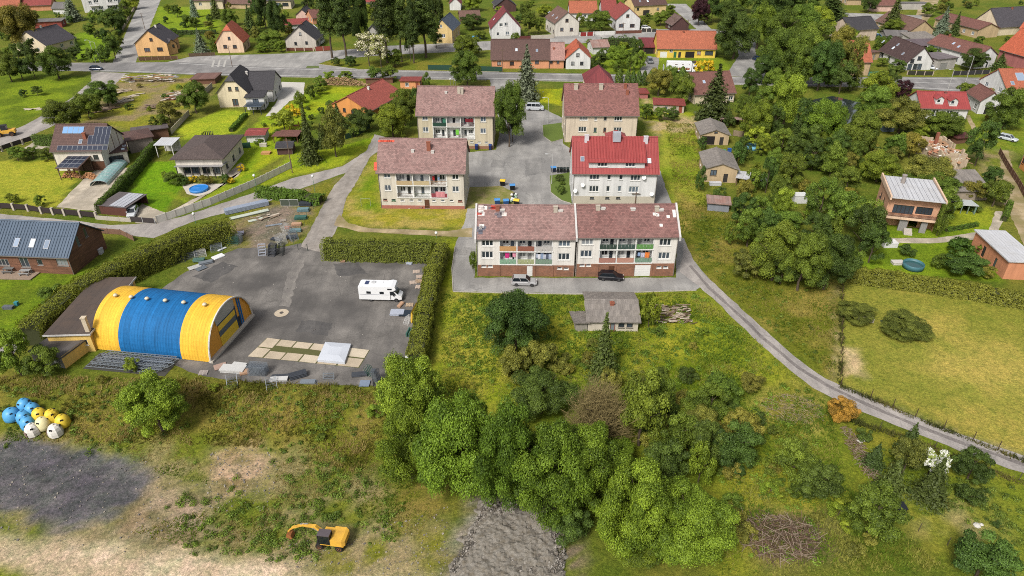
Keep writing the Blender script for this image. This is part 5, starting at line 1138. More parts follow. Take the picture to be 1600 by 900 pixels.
for k in range(40):
    a, b = k*.157, (k+1)*.157
    if k % 2 == 0: nb.quad((1.48*math.cos(a), 1.48*math.sin(a), .9), (1.48*math.cos(b), 1.48*math.sin(b), .9), (1.48*math.cos(b), 1.48*math.sin(b), 2.55), (1.48*math.cos(a), 1.48*math.sin(a), 2.55))
nb.build('safety_net', NET, o)
open_shelter('play_shelter', 'open shelter with flat rust-red roof on the garden lawn', (428,224), (466,224), 213, 204, 5, r_rb, (110,70,52), (84,56,44), 'shelter', 3)
open_shelter('terrace_roof', 'dark glazed terrace roof before the white annexe', (384,179), (409,179), 167, 160, 4, glass_mat('dark_glazing', (70,80,92)), (50,56,64), None, 'terrace roof', 3)
open_shelter('canopy', 'pale corrugated canopy joined to the nearer brick shed', (1149,290), (1193,297), 281, 268, 4.5, r_wh, (120,92,72), (96,74,58), 'canopy', 4)
open_shelter('lean_to_canopy', 'rusty lean-to canopy behind the farther brick shed', (1125,197), (1159,198), 191, 186, 4, r_ru, (120,92,72), (120,92,72), 'canopy', 3)
open_shelter('greenhouse', 'small greenhouse with pale roof beside the orange house', (1489,333), (1522,335), 322, 312, 3.2, M('greenhouse_roof', (196,200,196), .4, .1), (120,140,120), (110,146,128), 'greenhouse', 4, 2, (110,146,128), (110,146,128))
# ------------------------------------------------------------------ orange house with the pale sheet roof
Fz = local_frame((1378,358), (1458,367)); W, D = Fz.W, 10.5; e = zrow(Fz.o.y, 308); r = zrow((Fz.o+Fz.n*D).y, 276)
rt = thing('villa', 'orange two-storey house with pale sheet roof and long balcony', 'house', Fz.o, Fz.rz); Fz.root = rt; Fz.e = e; Fz.r = r; Fz.D = D; Fz.ax = 'x'; Fz.slope = (r-e)/D; Fz.T = .2
zf = e*.42; mb = MB(); w1 = hit_local(Fz, 1388+13, 326, (0, 1.2, 0), (0, 1, 0)).x; hl = [(W*.12, W*.52, zf+.25, zf+2.15), (W*.56, W*.88, zf+.6, zf+2.15)]
facade(mb, (0, 1.2, 0), (1, 0, 0), (0, -1, 0), [(0, zf), (W, zf), (W, e+.1), (0, e+.1)], hl); facade(mb, (W, 1.2, 0), (0, 1, 0), (1, 0, 0), [(0, 0), (D-1.2, 0), (D-1.2, r), (0, e)], []); facade(mb, (0, D, 0), (0, -1, 0), (-1, 0, 0), [(0, 0), (D-1.2, 0), (D-1.2, e), (0, r)], [(2, 3.2, zf+.6, zf+1.9), (5, 6.2, zf+.6, zf+1.9)]); facade(mb, (W, D, 0), (-1, 0, 0), (0, 1, 0), [(0, 0), (W, 0), (W, r), (0, r)], []); facade(mb, (0, 2.6, 0), (1, 0, 0), (0, -1, 0), [(0, 0), (W, 0), (W, zf), (0, zf)], [(W*.55, W*.72, .1, 2.1)])
mb.quad((0, 1.2, zf), (0, 2.6, zf), (W, 2.6, zf), (W, 1.2, zf)); mb.build('wall', M('wall_orangehouse', (226,170,132), .85, .1, .8), rt)
for (a, b, c, d) in hl:
    fr = MB(); n = 5
    for k in range(n+1): x = a+(b-a)*k/n; fr.box(x-.06, 1.24, c, x+.06, 1.32, d)
    fr.box(a, 1.23, c, b, 1.33, c+.1); fr.box(a, 1.23, d-.1, b, 1.33, d); fo_ = fr.build('window', M('frame_dark', (58,54,52)), rt); MB().quad((a, 1.3, c), (b, 1.3, c), (b, 1.3, d), (a, 1.3, d)).build('pane', GLASS, fo_)
for u0 in (2, 5): put_win(rt, 'q', 'dark', (0, D, 0), (0, -1, 0), (-1, 0, 0), u0+.6, zf+1.25)
MB().box(0, -.3, zf-.15, W, 1.19, zf+.02).build('balcony_slab', M('wall_lorange', (232,196,164), .85), rt)
MB().box(0, -.32, zf-.3, W, -.22, zf+.2).build('balcony_fascia', M('wall_lorange', (232,196,164), .85), rt)
for k in range(4): MB().box(0, -.31, zf+.3+k*.2, W, -.26, zf+.42+k*.2).build('railing_board', M('rail_brown', (96,60,44), .8), rt)
Fz.roof = roof_solid([[(-.2, -.5, e+.2-.5*Fz.slope), (W+.2, -.5, e+.2-.5*Fz.slope), (W+.2, D+.3, r+.2+.3*Fz.slope), (-.2, D+.3, r+.2+.3*Fz.slope)]], .2, 'roof', r_wh, rt)
seams(Fz, -.45, D+.2, .3, W, .9, Fz.roof, .0, mat=M('seam_pale', (160,160,166), .5))
for x in (-.35, W+.05): MB().profx([(-.5, e-.4), (D+.3, r-.4), (D+.3, r+.75), (-.5, e+.45)], x, x+.3).build('parapet_wall', M('wall_lorange', (232,196,164), .85), rt)
MB().lathe([(.42, r-.5), (.42, r+1.7), (.5, r+1.75), (.5, r+1.95), (.2, r+2)], 12, (W*.34, D*.72, 0)).build('chimney', M('chimney_concrete', (156,146,138), .9, .2, 2), rt)
for x0, x1 in ((.3, .46), (.72, .84)): MB().box(W*x0, .2, 0, W*x1, .6, zf-.16).build('stone_pier', M('stone_grey', (150,146,142), .9, .4, 3, .4), rt)
for k in range(5): MB().box(W*.40, -1.6+k*.3, 0, W*.56, -1.3+k*.3, .18*(k+1)).build('step', M('step_pale', (196,186,172), .9), rt)
# ------------------------------------------------------------------ roofless derelict house
Fr = local_frame((1469,268), (1507,268)); W, D = Fr.W, 12.; h = 4.6; rt = thing('derelict_house', 'roofless derelict house full of rubble', 'ruin', Fr.o, Fr.rz); rr = random.Random(5)
mb = MB()
for (o_, u_, n_, L_) in (((0, 0, 0), (1, 0, 0), (0, -1, 0), W), ((W, 0, 0), (0, 1, 0), (1, 0, 0), D), ((0, D, 0), (0, -1, 0), (-1, 0, 0), D), ((W, D, 0), (-1, 0, 0), (0, 1, 0), W)):
    k = 0
    while k < L_-.01:
        st = min(rr.uniform(.5, 1.3), L_-k); z = h*rr.uniform(.62, 1.02); a = Vector(o_)+Vector(u_)*k; b = Vector(o_)+Vector(u_)*(k+st); c = (a+b)/2-Vector(n_)*.2; mb.obox((c.x, c.y, z/2), Vector(u_)*st/2, Vector(n_)*.19, (0, 0, z/2)); k += st
mb.build('wall', M('ruin_wall', (206,184,154), .95, .3, 2, .3, stain=.6, dirt=(140,110,90)), rt)
MB().box(W*.55, 0, 0, W*.56+.15, D, 3.6).box(.3, D*.45, 0, W-.3, D*.45+.2, 3.4).build('inner_wall', M('ruin_inner', (220,206,186), .95, .3, 2), rt)
db = MB()
for k in range(150):
    a = rr.random()*3.14; e_ = rr.uniform(-.5, .5); l = rr.uniform(.3, 1.6); d = Vector((math.cos(a)*math.cos(e_), math.sin(a)*math.cos(e_), math.sin(e_))); n_ = d.orthogonal().normalized(); db.m = rr.randrange(3); db.obox((rr.uniform(.5, W-.5), rr.uniform(.5, D-.5), rr.uniform(2.4, 3.6)), d*l, n_*rr.uniform(.05, .35), d.cross(n_)*.06)
o = db.build('rubble', [M('rub_white', (222,212,200), .9), M('rub_wood', (170,130,96), .9), M('rub_brick', (176,118,88), .9)], rt); o['kind'] = 'stuff'
for k in range(7): MB().tube([(rr.uniform(0, W), rr.uniform(-1, D), h*.7), (rr.uniform(-2, W+2), rr.uniform(-2.5, D*.7), rr.uniform(.6, h))], .1, 4).build('fallen_beam', M('beam_old', (150,116,88), .9, .3), rt)
MB().box(W*.5-.3, D*.8, 0, W*.5+.3, D*.8+.6, h+1.6).build('chimney', M(*CHB), rt)
# ------------------------------------------------------------------ foliage
LEAF = leaf_mat('leaves'); LEAF_F = leaf_mat('leaves_blossom', (236,228,196), .45); LEAF_Y = leaf_mat('leaves_yellow_blossom', (240,200,40), .65)
BARK = M('bark', (92,78,62), .95, .3, 4, .4); TWIG = M('dry_twigs', (150,132,80), .95, .35, 3, .2)
def leaf_mesh(name, C, Nn, S, val, mat, aspect=.62):
    """one rhombic leaf spray per centre"""
    n = len(C); Nn = Nn/np.maximum(1e-6, np.linalg.norm(Nn, axis=1))[:, None]
    t = rng.normal(size=(n, 3)); t -= Nn*(t*Nn).sum(1)[:, None]; t /= np.maximum(1e-6, np.linalg.norm(t, axis=1))[:, None]; b = np.cross(Nn, t)
    S = np.asarray(S)[:, None]; asp = aspect
    V = np.stack([C-t*S, C-b*S*asp+Nn*S*.12, C+t*S, C+b*S*asp+Nn*S*.12], 1).reshape(-1, 3)
    me = bpy.data.meshes.new(name); me.vertices.add(4*n); me.vertices.foreach_set('co', V.astype(np.float32).ravel())
    me.loops.add(4*n); me.loops.foreach_set('vertex_index', np.arange(4*n, dtype=np.int32)); me.polygons.add(n); me.polygons.foreach_set('loop_start', np.arange(n, dtype=np.int32)*4); me.update(calc_edges=True)
    a = me.attributes.new('leaf', 'FLOAT_COLOR', 'POINT'); cc = np.ones((n, 4), np.float32); cc[:, 0] = val; cc[:, 1] = rng.random(n); a.data.foreach_set('color', np.repeat(cc, 4, 0).ravel())
    me.materials.append(mat); return me
def unit(n):
    v = rng.normal(size=(n, 3)); return v/np.linalg.norm(v, axis=1)[:, None]
def crown_broad(name, Rr, Hh, nc, per, ls, mat=LEAF, low=.18, rag=.3, cr=(.2, .34), shell=(.62, .92)):
    """crown of leaf clumps in an uneven egg; radius Rr, height Hh from the ground up"""
    C = []; N = []; S = []; V = []
    ph = rng.random(3)*6.28; zc = Hh*(.5+low*.5); rz_ = Hh*(.5-low*.5); rm = min(Rr, rz_*1.3)
    k = 0
    while k < nc:
        d = unit(1)[0]
        if d[2] < -.8: continue
        lob = 1+rag*.5*(math.sin(3*math.atan2(d[1], d[0])+ph[0])+.7*math.sin(5*math.atan2(d[1], d[0])+ph[1]+d[2]*3))*.6
        rad = rng.uniform(*shell) if rng.random() < .85 else .3*rng.random()+.2
        r = rm*rng.uniform(*cr); rad = min(rad, 1.02-.6*r/rm)
        p = np.array([d[0]*Rr*rad*lob, d[1]*Rr*rad*lob, zc+d[2]*rz_*(rad+.03)])
        u = unit(per); u[:, 2] = np.where(u[:, 2] < -.35, -u[:, 2]*.6, u[:, 2])
        q = r*(.62+.42*rng.random(per)**.5)[:, None]
        lump = (1+.26*np.sin(u[:, 0]*7+k)*np.sin(u[:, 1]*6+2*k)*np.cos(u[:, 2]*5))[:, None]
        pts = p+u*q*lump*np.array([1, 1, .9])
        C.append(pts); N.append(u*.9+np.array([0, 0, .3])+rng.normal(size=(per, 3))*.5); S.append(ls*rng.uniform(.55, 1.35, per))
        v = rng.uniform(.05, .7); V.append(np.clip(v+rng.normal(size=per)*.22, 0, 1)); k += 1
    C = np.concatenate(C); C[:, 2] = np.maximum(C[:, 2], .05)
    return leaf_mesh(name, C, np.concatenate(N), np.concatenate(S), np.concatenate(V), mat)
def crown_conifer(name, Rr, Hh, ls, lev, mat=LEAF, droop=.25, slim=1.0, dense=1.0):
    C = []; N = []; S = []; V = []
    for l in range(lev):
        f = l/(lev-1); z = Hh*(.06+.92*f); rr = Rr*((1-f)**slim*.95+.04)*rng.uniform(.85, 1.1); nb = max(4, int((5+11*(1-f))*dense))
        a0 = rng.random()*6.28
        for b in range(nb):
            a = a0+b*6.283/nb+rng.normal()*.18; ln = rr*rng.uniform(.72, 1.15); m = max(3, int(ln/ls*3.6*dense))
            t = (np.arange(m)+rng.random(m))/m; sp = (.12+.16*t)*ln*.55
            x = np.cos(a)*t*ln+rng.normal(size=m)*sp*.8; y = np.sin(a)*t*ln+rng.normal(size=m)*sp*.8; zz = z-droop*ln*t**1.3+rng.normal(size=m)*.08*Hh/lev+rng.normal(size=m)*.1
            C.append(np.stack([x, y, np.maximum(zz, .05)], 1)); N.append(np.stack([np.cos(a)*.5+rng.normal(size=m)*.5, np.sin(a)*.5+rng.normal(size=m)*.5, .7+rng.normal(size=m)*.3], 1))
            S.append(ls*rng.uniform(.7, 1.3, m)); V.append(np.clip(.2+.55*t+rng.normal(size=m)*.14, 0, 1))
    return leaf_mesh(name, np.concatenate(C), np.concatenate(N), np.concatenate(S), np.concatenate(V), mat, .4)
def crown_column(name, Rr, Hh, n, ls, mat=LEAF, taper=.75, rag=.15):
    z = rng.random(n)**.85; a = rng.random(n)*6.283
    prof = np.minimum(1, (1.02-z)/(1-taper+1e-3))**.6*(.75+.25*np.minimum(1, z/.15))
    r = Rr*prof*(1+rag*np.sin(a*5+z*14)+rng.normal(size=n)*.06)*(.72+.28*rng.random(n)**.4)
    C = np.stack([np.cos(a)*r, np.sin(a)*r, .05+z*Hh], 1)
    N = np.stack([np.cos(a), np.sin(a), .35*np.ones(n)], 1)+rng.normal(size=(n, 3))*.4
    return leaf_mesh(name, C, N, ls*rng.uniform(.6, 1.3, n), np.clip(.5+.2*np.sin(a*5+z*14)+rng.normal(size=n)*.14, 0, 1), mat, .5)
def trunk_mesh(name, Hh, r, limbs=6, top=.72, twig=0, Rr=1):
    mb = MB(); bend = [(0, 0, -.2)]
    for k in range(1, 6): bend.append((random.uniform(-.04, .04)*Hh*.5, random.uniform(-.04, .04)*Hh*.5, Hh*top*k/5))
    mb.tube(bend, [r*1.25, r, r*.85, r*.65, r*.45, r*.2], 6)
    for k in range(limbs):
        z = Hh*random.uniform(.22, .6); a = random.random()*6.28; ln = Rr*random.uniform(.5, .8)
        mb.tube([(0, 0, z), (math.cos(a)*ln*.5, math.sin(a)*ln*.5, z+ln*.45), (math.cos(a)*ln, math.sin(a)*ln, z+ln*.75)], [r*.45, r*.28, r*.08], 5)
    return mb.mesh(name, BARK)
# prototypes: (crown mesh, trunk mesh, radius, height)
PROTO = {}
for k in range(4): PROTO['L%d' % k] = (crown_broad('crown_large', 5.0, 9.5, 66, 1050, .105, low=.06, rag=.42, cr=(.17, .30)), trunk_mesh('trunk_large', 9.5, .26, 7, .7, 0, 5), 5.0, 9.5)
for k in range(3): PROTO['W%d' % k] = (crown_broad('crown_dense', 5.2, 8.2, 125, 720, .092, low=.0, rag=.5, cr=(.13, .25), shell=(.7, .98)), trunk_mesh('trunk_dense', 8.2, .2, 8, .6, 0, 5), 5.2, 8.2)
for k in range(5): PROTO['M%d' % k] = (crown_broad('crown_medium', 2.9, 6.0, 42, 560, .092, low=.06, rag=.6, cr=(.18, .32)), trunk_mesh('trunk_medium', 6, .15, 5, .7, 0, 2.9), 2.9, 6.0)
for k in range(4): PROTO['S%d' % k] = (crown_broad('crown_small', 1.4, 2.2, 24, 260, .068, low=0., rag=.6, cr=(.2, .36)), trunk_mesh('trunk_small', 2.2, .06, 4, .6, 0, 1.2), 1.4, 2.2)
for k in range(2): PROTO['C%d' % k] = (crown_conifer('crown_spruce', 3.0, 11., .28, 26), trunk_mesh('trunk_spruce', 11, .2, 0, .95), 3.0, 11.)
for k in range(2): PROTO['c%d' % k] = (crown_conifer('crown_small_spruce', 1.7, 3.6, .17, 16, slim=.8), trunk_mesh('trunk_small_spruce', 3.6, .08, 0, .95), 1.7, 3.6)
for k in range(3): PROTO['P%d' % k] = (crown_broad('crown_poplar', 2.8, 20., 120, 330, .15, low=.12, rag=.6, cr=(.26, .5), shell=(.45, .95)), trunk_mesh('trunk_poplar', 20, .3, 5, .9, 0, 2), 2.6, 20.)
for k in range(2): PROTO['T%d' % k] = (crown_column('crown_thuja', .8, 3.2, 2200, .12, taper=.5), trunk_mesh('trunk_thuja', 3.2, .07, 0, .9), .8, 3.2)
PROTO['B0'] = (crown_broad('crown_ball', 1.5, 2.6, 46, 130, .1, low=0., rag=.02), trunk_mesh('trunk_ball', 2.6, .08, 3, .6, 0, 1), 1.5, 2.6)
PROTO['F0'] = (crown_broad('crown_blossom', 3.2, 9.0, 30, 230, .2, LEAF_F, low=.25, rag=.5), trunk_mesh('trunk_blossom', 9, .14, 6, .75, 0, 3), 3.2, 9.0)
PROTO['f0'] = (crown_broad('crown_blossom_small', 1.6, 2.6, 20, 130, .13, leaf_mat('leaves_white_blossom', (238,238,226), .66), low=.3, rag=.5), trunk_mesh('trunk_blossom_small', 2.6, .06, 4, .7, 0, 1.3), 1.6, 2.6)
PROTO['Y0'] = (crown_broad('crown_yellow', 1.3, 1.6, 18, 110, .12, LEAF_Y, low=0., rag=.4), trunk_mesh('trunk_yellow', 1.6, .05, 4, .6, 0, 1), 1.3, 1.6)
def twig_crown(name, Rr, Hh, n, mat):
    mb = MB(); 
    for k in range(n):
        a = random.random()*6.28; el = random.uniform(.15, 1.35); ln = random.uniform(.45, 1.)*Hh; r0 = random.random()*Rr*.3
        x, y = math.cos(a), math.sin(a); hx = math.cos(el)*Rr*random.uniform(.6, 1.1); hz_ = math.sin(el)*Hh*random.uniform(.75, 1.)
        p0 = (x*r0, y*r0, .1); p1 = (x*hx*.55+random.uniform(-.3, .3), y*hx*.55+random.uniform(-.3, .3), hz_*.65); p2 = (x*hx+random.uniform(-.4, .4), y*hx+random.uniform(-.4, .4), hz_)
        mb.tube([p0, p1, p2], [.035, .02, .006], 3)
        for q in range(3):
            t = random.uniform(.4, .95); b = Vector(p1).lerp(Vector(p2), t); mb.tube([b, b+Vector((random.uniform(-.7, .7), random.uniform(-.7, .7), random.uniform(-.1, .7)))], [.015, .005], 3)
    return mb.mesh(name, mat)
PROTO['N0'] = (twig_crown('crown_bare', 3.2, 5.0, 900, TWIG), trunk_mesh('trunk_bare', 5, .12, 6, .6, 0, 2.5), 3.2, 5.0)
for k_, (c_, t_, r_, h_) in list(PROTO.items()):
    v_ = np.empty(len(c_.vertices)*3, np.float32); c_.vertices.foreach_get('co', v_); v_ = v_.reshape(-1, 3); PROTO[k_] = (c_, t_, float(np.percentile(np.hypot(v_[:, 0], v_[:, 1]), 98.5)), float(np.percentile(v_[:, 2], 99.7)))
KIND = {  # colour as seen, phrase, category, prototype family by size
 'b': ((94,115,40), 'mid green broadleaf', 'tree'), 'd': ((72,94,38), 'dark green broadleaf', 'tree'), 'y': ((116,136,42), 'bright yellow-green broadleaf', 'tree'), 'o': ((116,118,50), 'olive green broadleaf', 'tree'),
 'w': ((98,122,36), 'dense bright green willow-like', 'tree'), 'c': ((66,82,38), 'dark conical spruce', 'tree'), 'C': ((52,66,32), 'very dark broad conifer', 'tree'), 'u': ((98,116,100), 'blue-grey spruce', 'tree'), 't': ((74,96,36), 'slim clipped thuja', 'tree'),
 'p': ((68,88,38), 'very tall slender poplar', 'tree'), 'r': ((66,34,42), 'purple-leaved', 'tree'), 'f': ((118,130,56), 'cream-blossomed acacia', 'tree'), 'F': ((120,140,70), 'white-blossomed bush', 'shrub'), 'Y': ((150,150,40), 'yellow-flowering shrub', 'shrub'),
 'n': ((150,120,80), 'brown leafless twiggy thicket', 'shrub'), 'O': ((160,126,52), 'rust-orange leaved', 'shrub'), 'g': ((84,98,42), 'low spreading', 'shrub'), 'B': ((66,98,34), 'clipped ball-shaped shrub', 'shrub')}
TREES = []
def tree(x0, y0, x1, y1, k, label=None):
    rgb, phrase, cat = KIND[k]; xc = (x0+x1)/2
    b0 = G(xc, y1); wdt = (x1-x0)*depth_of(b0.y)/FPX
    if k not in 'ptcCu' and 1140 < xc < 1410 and 130 < y1 < 420: wdt *= .9
    if k in 'ptcCu':
        y = b0.y+wdt*.22; x = b0.x*y/b0.y; z0 = terrain(x, y); h = max(.5, zrow(y+wdt*.12, y0)-z0)
    else:   # round crowns: outline of an egg seen from above
        ym = (y0+y1)/2; al = PITCH+math.atan((ym-450)/FPX); S_ = (y1-y0)/2*depth_of(b0.y)*math.cos(math.atan((ym-450)/FPX))/FPX*1.0; q = S_*S_-(wdt/2*math.sin(al))**2
        c_ = max(math.sqrt(max(q, 0))/math.cos(al), wdt*(.30 if k != 'g' else .2)); h = 2*c_; d_ = ray(xc, ym); zt = terrain(b0.x, b0.y)
        t_ = (zt+c_-CAM_H)/d_.z; x, y = d_.x*t_, d_.y*t_; z0 = terrain(x, y)
    rj = random.Random(int(x0*31+y0*17))
    if k == 'p': pk = 'P%d' % rj.randrange(3)
    elif k in 'cCu': pk = ('C%d' if wdt > 3.6 else 'c%d') % rj.randrange(2)
    elif k == 't': pk = 'T%d' % rj.randrange(2)
    elif k == 'f': pk = 'F0'
    elif k == 'F': pk = 'f0'
    elif k == 'Y': pk = 'Y0'
    elif k == 'B': pk = 'B0'
    elif k == 'n': pk = 'N0'
    elif k in 'wg': pk = 'W%d' % rj.randrange(3)
    else: pk = ('L%d' % rj.randrange(4)) if wdt > 7 else (('M%d' % rj.randrange(5)) if wdt > 3.6 else 'S%d' % rj.randrange(4))
    cr, tk, R0, H0 = PROTO[pk]
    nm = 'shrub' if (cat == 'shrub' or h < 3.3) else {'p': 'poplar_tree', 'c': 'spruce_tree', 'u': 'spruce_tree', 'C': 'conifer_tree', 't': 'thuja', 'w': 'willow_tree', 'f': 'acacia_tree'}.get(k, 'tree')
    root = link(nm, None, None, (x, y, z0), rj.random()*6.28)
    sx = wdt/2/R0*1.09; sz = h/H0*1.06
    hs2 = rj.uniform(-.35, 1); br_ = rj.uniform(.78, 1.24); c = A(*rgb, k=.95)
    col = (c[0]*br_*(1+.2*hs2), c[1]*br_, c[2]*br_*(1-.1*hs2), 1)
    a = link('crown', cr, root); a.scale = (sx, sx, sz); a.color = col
    if pk[0] != 'N' or True:
        t = link('trunk', tk, root); ts = min(sx, sz); t.scale = (ts if k != 'p' else sx, ts if k != 'p' else sx, sz)
    TREES.append([root, k, phrase, 'shrub' if nm == 'shrub' else 'tree', xc, (y0+y1)/2, h, label, wdt]); return root
SPEC = '''
0 12 56 78 o;-6 84 28 128 b;14 92 46 126 d;40 88 58 122 d;62 76 108 124 b;15 70 38 96 d;34 64 62 97 d;103 -8 130 34 u;157 14 196 50 d;158 46 173 70 d;186 2 206 30 b;195 -8 216 15 y;172 50 193 76 b
135 76 151 98 b;149 72 172 98 b;165 58 187 92 b;105 75 125 96 d;118 58 128 80 c;298 -12 312 28 u;330 -8 348 30 c;268 8 283 27 b;285 24 300 42 b;296 28 309 43 b;304 46 327 83 u;327 60 341 81 b
380 10 406 52 c;390 -8 412 32 d;346 16 371 41 b;398 -8 424 45 d;418 5 446 62 d;404 52 442 73 b;430 65 447 82 y;398 68 418 82 y;470 -8 490 20 d;500 -10 520 30 d
505 -25 534 92 p;528 -25 556 95 p;545 -20 574 75 d;590 -25 622 100 p;614 -25 642 98 p;650 -20 682 92 p;636 5 658 100 p;668 38 693 76 b;672 -15 692 60 d;568 8 589 32 y;628 20 650 96 d
555 55 596 105 f;580 57 608 110 f;603 78 629 105 b;518 90 532 104 d;538 88 556 104 d;574 105 602 126 b;597 104 623 126 b;505 112 526 126 y;528 112 552 126 y;530 -10 560 15 d
706 84 752 136 b;709 56 752 89 b;722 -6 752 18 y;720 24 756 46 d;740 48 760 62 b;798 52 812 75 b;773 138 818 230 b;790 165 812 222 d;803 76 842 158 u;660 114 673 136 b;600 -12 632 20 d
72 160 122 208 b;115 148 156 187 b;140 128 187 167 b;280 130 324 178 b;245 160 280 193 o;236 180 263 202 b;10 230 40 253 b;38 230 62 249 b;60 232 86 251 b;10 303 28 318 y;53 305 70 323 y;30 140 42 152 d;48 135 66 150 b
252 268 263 281 y;257 270 286 289 b;295 275 309 285 Y;355 277 367 287 Y;370 258 383 268 Y;344 272 358 288 d;310 276 332 288 o;280 278 296 290 d
487 120 511 141 b;490 135 509 149 y;477 135 493 156 b;460 145 476 171 b;463 150 481 161 y;424 174 461 206 y;446 164 461 180 Y;455 170 472 184 Y
470 168 503 256 c;500 172 541 246 o;514 163 546 202 c;545 170 588 206 d;588 166 637 217 y;610 143 651 197 b;640 140 656 176 d;624 205 633 218 y;494 195 516 232 c;545 200 560 215 b;478 215 500 245 d
812 4 831 31 b;815 20 838 56 b;832 28 850 54 b;838 8 863 26 y;915 19 956 51 b;925 84 949 109 d;949 74 983 107 y;985 63 1007 96 d;978 87 994 112 b;992 80 1010 110 y;934 76 953 93 d;958 100 975 113 b
960 109 973 133 t;975 110 985 134 t;984 111 993 134 t;992 110 1002 134 t;1001 111 1011 134 t;1010 110 1022 134 t;1060 104 1071 121 t
1012 110 1049 151 o;1030 106 1062 142 b;1048 118 1086 162 b;1000 164 1022 187 b;1020 168 1042 189 b;1040 168 1062 189 d;1085 106 1140 190 C;1085 96 1101 116 Y;1098 95 1117 113 Y
1118 24 1182 93 d;1080 0 1106 40 r;1100 -8 1128 36 d;1090 14 1113 39 b;1116 2 1162 36 d;1040 8 1056 23 b;1020 18 1046 41 b;1132 -15 1175 20 b
1165 8 1212 77 y;1176 -25 1232 50 d;1198 18 1252 92 b;1218 -25 1262 36 d;1233 12 1278 72 b;1254 12 1302 62 y;1268 -15 1322 32 c;1188 52 1242 128 b;1223 58 1278 138 b;1240 38 1306 112 b;1258 68 1312 142 d;1288 48 1332 132 o;1318 63 1352 142 o;1298 98 1336 147 d;1178 88 1216 132 d;1158 110 1190 150 d;1190 110 1230 150 b
1200 122 1260 202 y;1174 138 1217 197 b;1194 168 1227 217 d;1343 113 1402 162 y;1338 138 1392 192 b;1384 104 1413 137 d;1398 127 1423 162 r;1375 -8 1406 50 c;1384 30 1411 52 b;1455 13 1482 56 u;1480 20 1498 56 c;1348 -10 1372 20 d;1440 6 1462 26 b
1505 78 1541 111 d;1546 84 1571 111 c;1445 74 1471 89 b;1390 94 1416 113 d;1364 58 1386 86 b;1495 130 1521 151 b;1550 143 1606 202 b;1256 160 1322 227 w;1238 158 1272 222 d;1318 178 1380 242 b;1224 188 1262 227 c
1378 156 1444 212 o;1440 178 1503 214 b;1515 193 1556 260 d;1408 210 1442 247 o;1378 213 1422 247 b;1248 198 1292 242 d;1203 203 1242 242 b;1163 198 1207 232 y;1155 163 1207 224 y;1290 205 1330 245 d
1195 233 1227 267 b;1213 243 1262 292 b;1253 223 1292 267 d;1283 226 1322 277 b;1323 223 1352 264 b;1343 238 1407 287 y;1418 248 1487 302 o;1425 273 1492 307 b;1458 298 1500 347 b;1500 283 1542 312 o;1538 263 1564 292 d;1538 283 1577 324 b
1198 278 1237 322 b;1188 248 1214 302 d;1163 308 1207 352 b;1140 306 1182 352 d;1178 328 1222 372 d;1200 328 1252 362 b;1256 282 1312 352 b;1298 266 1347 312 b;1288 300 1345 366 b;1322 326 1382 402 d;1328 318 1380 377 b;1343 353 1388 412 d;1203 298 1242 347 y;1150 215 1175 250 d;1195 262 1218 290 b;1130 175 1150 200 d;1147 150 1180 185 b;1142 225 1165 262 d;1150 290 1170 315 o
1178 352 1252 442 b;1223 366 1290 457 b;1262 372 1332 456 d;1200 395 1248 446 d;1148 328 1197 387 b;1145 393 1191 437 o;1130 348 1152 382 b;1088 262 1104 300 d;1090 215 1104 235 d;1112 292 1135 312 d;1255 335 1300 380 d
1484 372 1518 401 B;1523 370 1546 389 d;1530 380 1561 402 b;1480 397 1536 432 d;1457 396 1479 420 b;1515 411 1551 434 o;1400 322 1412 340 b;1462 322 1480 370 b
757 462 853 557 d;916 494 964 592 c;1000 460 1031 512 y;798 576 894 660 d;882 592 992 708 n;968 588 1042 702 b;1000 598 1057 672 b;1064 616 1099 649 b;1100 586 1156 630 b;1068 638 1122 692 o;1068 658 1132 732 d;1118 663 1182 742 d;1074 698 1117 762 y;935 575 970 610 o;1030 650 1088 726 b;1084 600 1140 662 b;1008 688 1074 762 d;1130 640 1186 700 o;780 545 830 600 o;820 535 870 585 o
590 570 687 692 y;588 642 692 762 w;650 628 792 792 w;738 638 862 802 w;790 668 922 822 w;848 668 982 802 w;900 698 1002 764 w;938 728 1062 872 w;1008 758 1142 892 w;958 800 1052 884 w;858 788 922 852 d
1213 693 1272 754 b;1243 718 1317 784 d;1328 758 1407 848 b;1338 670 1364 692 d;1342 693 1379 734 c;1363 716 1408 774 c;1394 662 1432 712 c;1394 688 1442 748 o;1418 716 1472 788 c;1430 700 1482 752 F;1494 700 1548 758 d;1498 758 1538 794 d;1498 832 1580 922 d;1294 620 1337 662 O;1538 762 1548 772 d
200 594 288 688 y;-12 518 52 592 y;40 543 92 592 b;65 446 102 478 b;868 273 881 284 d;868 290 883 304 d;875 283 883 290 b;733 396 747 428 b;1380 487 1450 532 g;1312 473 1366 504 g;195 560 218 582 y;150 585 168 600 o
1270 240 1300 268 b;1225 215 1255 250 d;1165 265 1190 300 b;1300 385 1345 430 b;1405 385 1430 400 d;1240 395 1275 440 b;1290 340 1320 380 b
'''
for ln in SPEC.replace('\n', ';').split(';'):
    p = ln.split()
    if len(p) == 5: tree(*[float(q) for q in p[:4]], p[4])
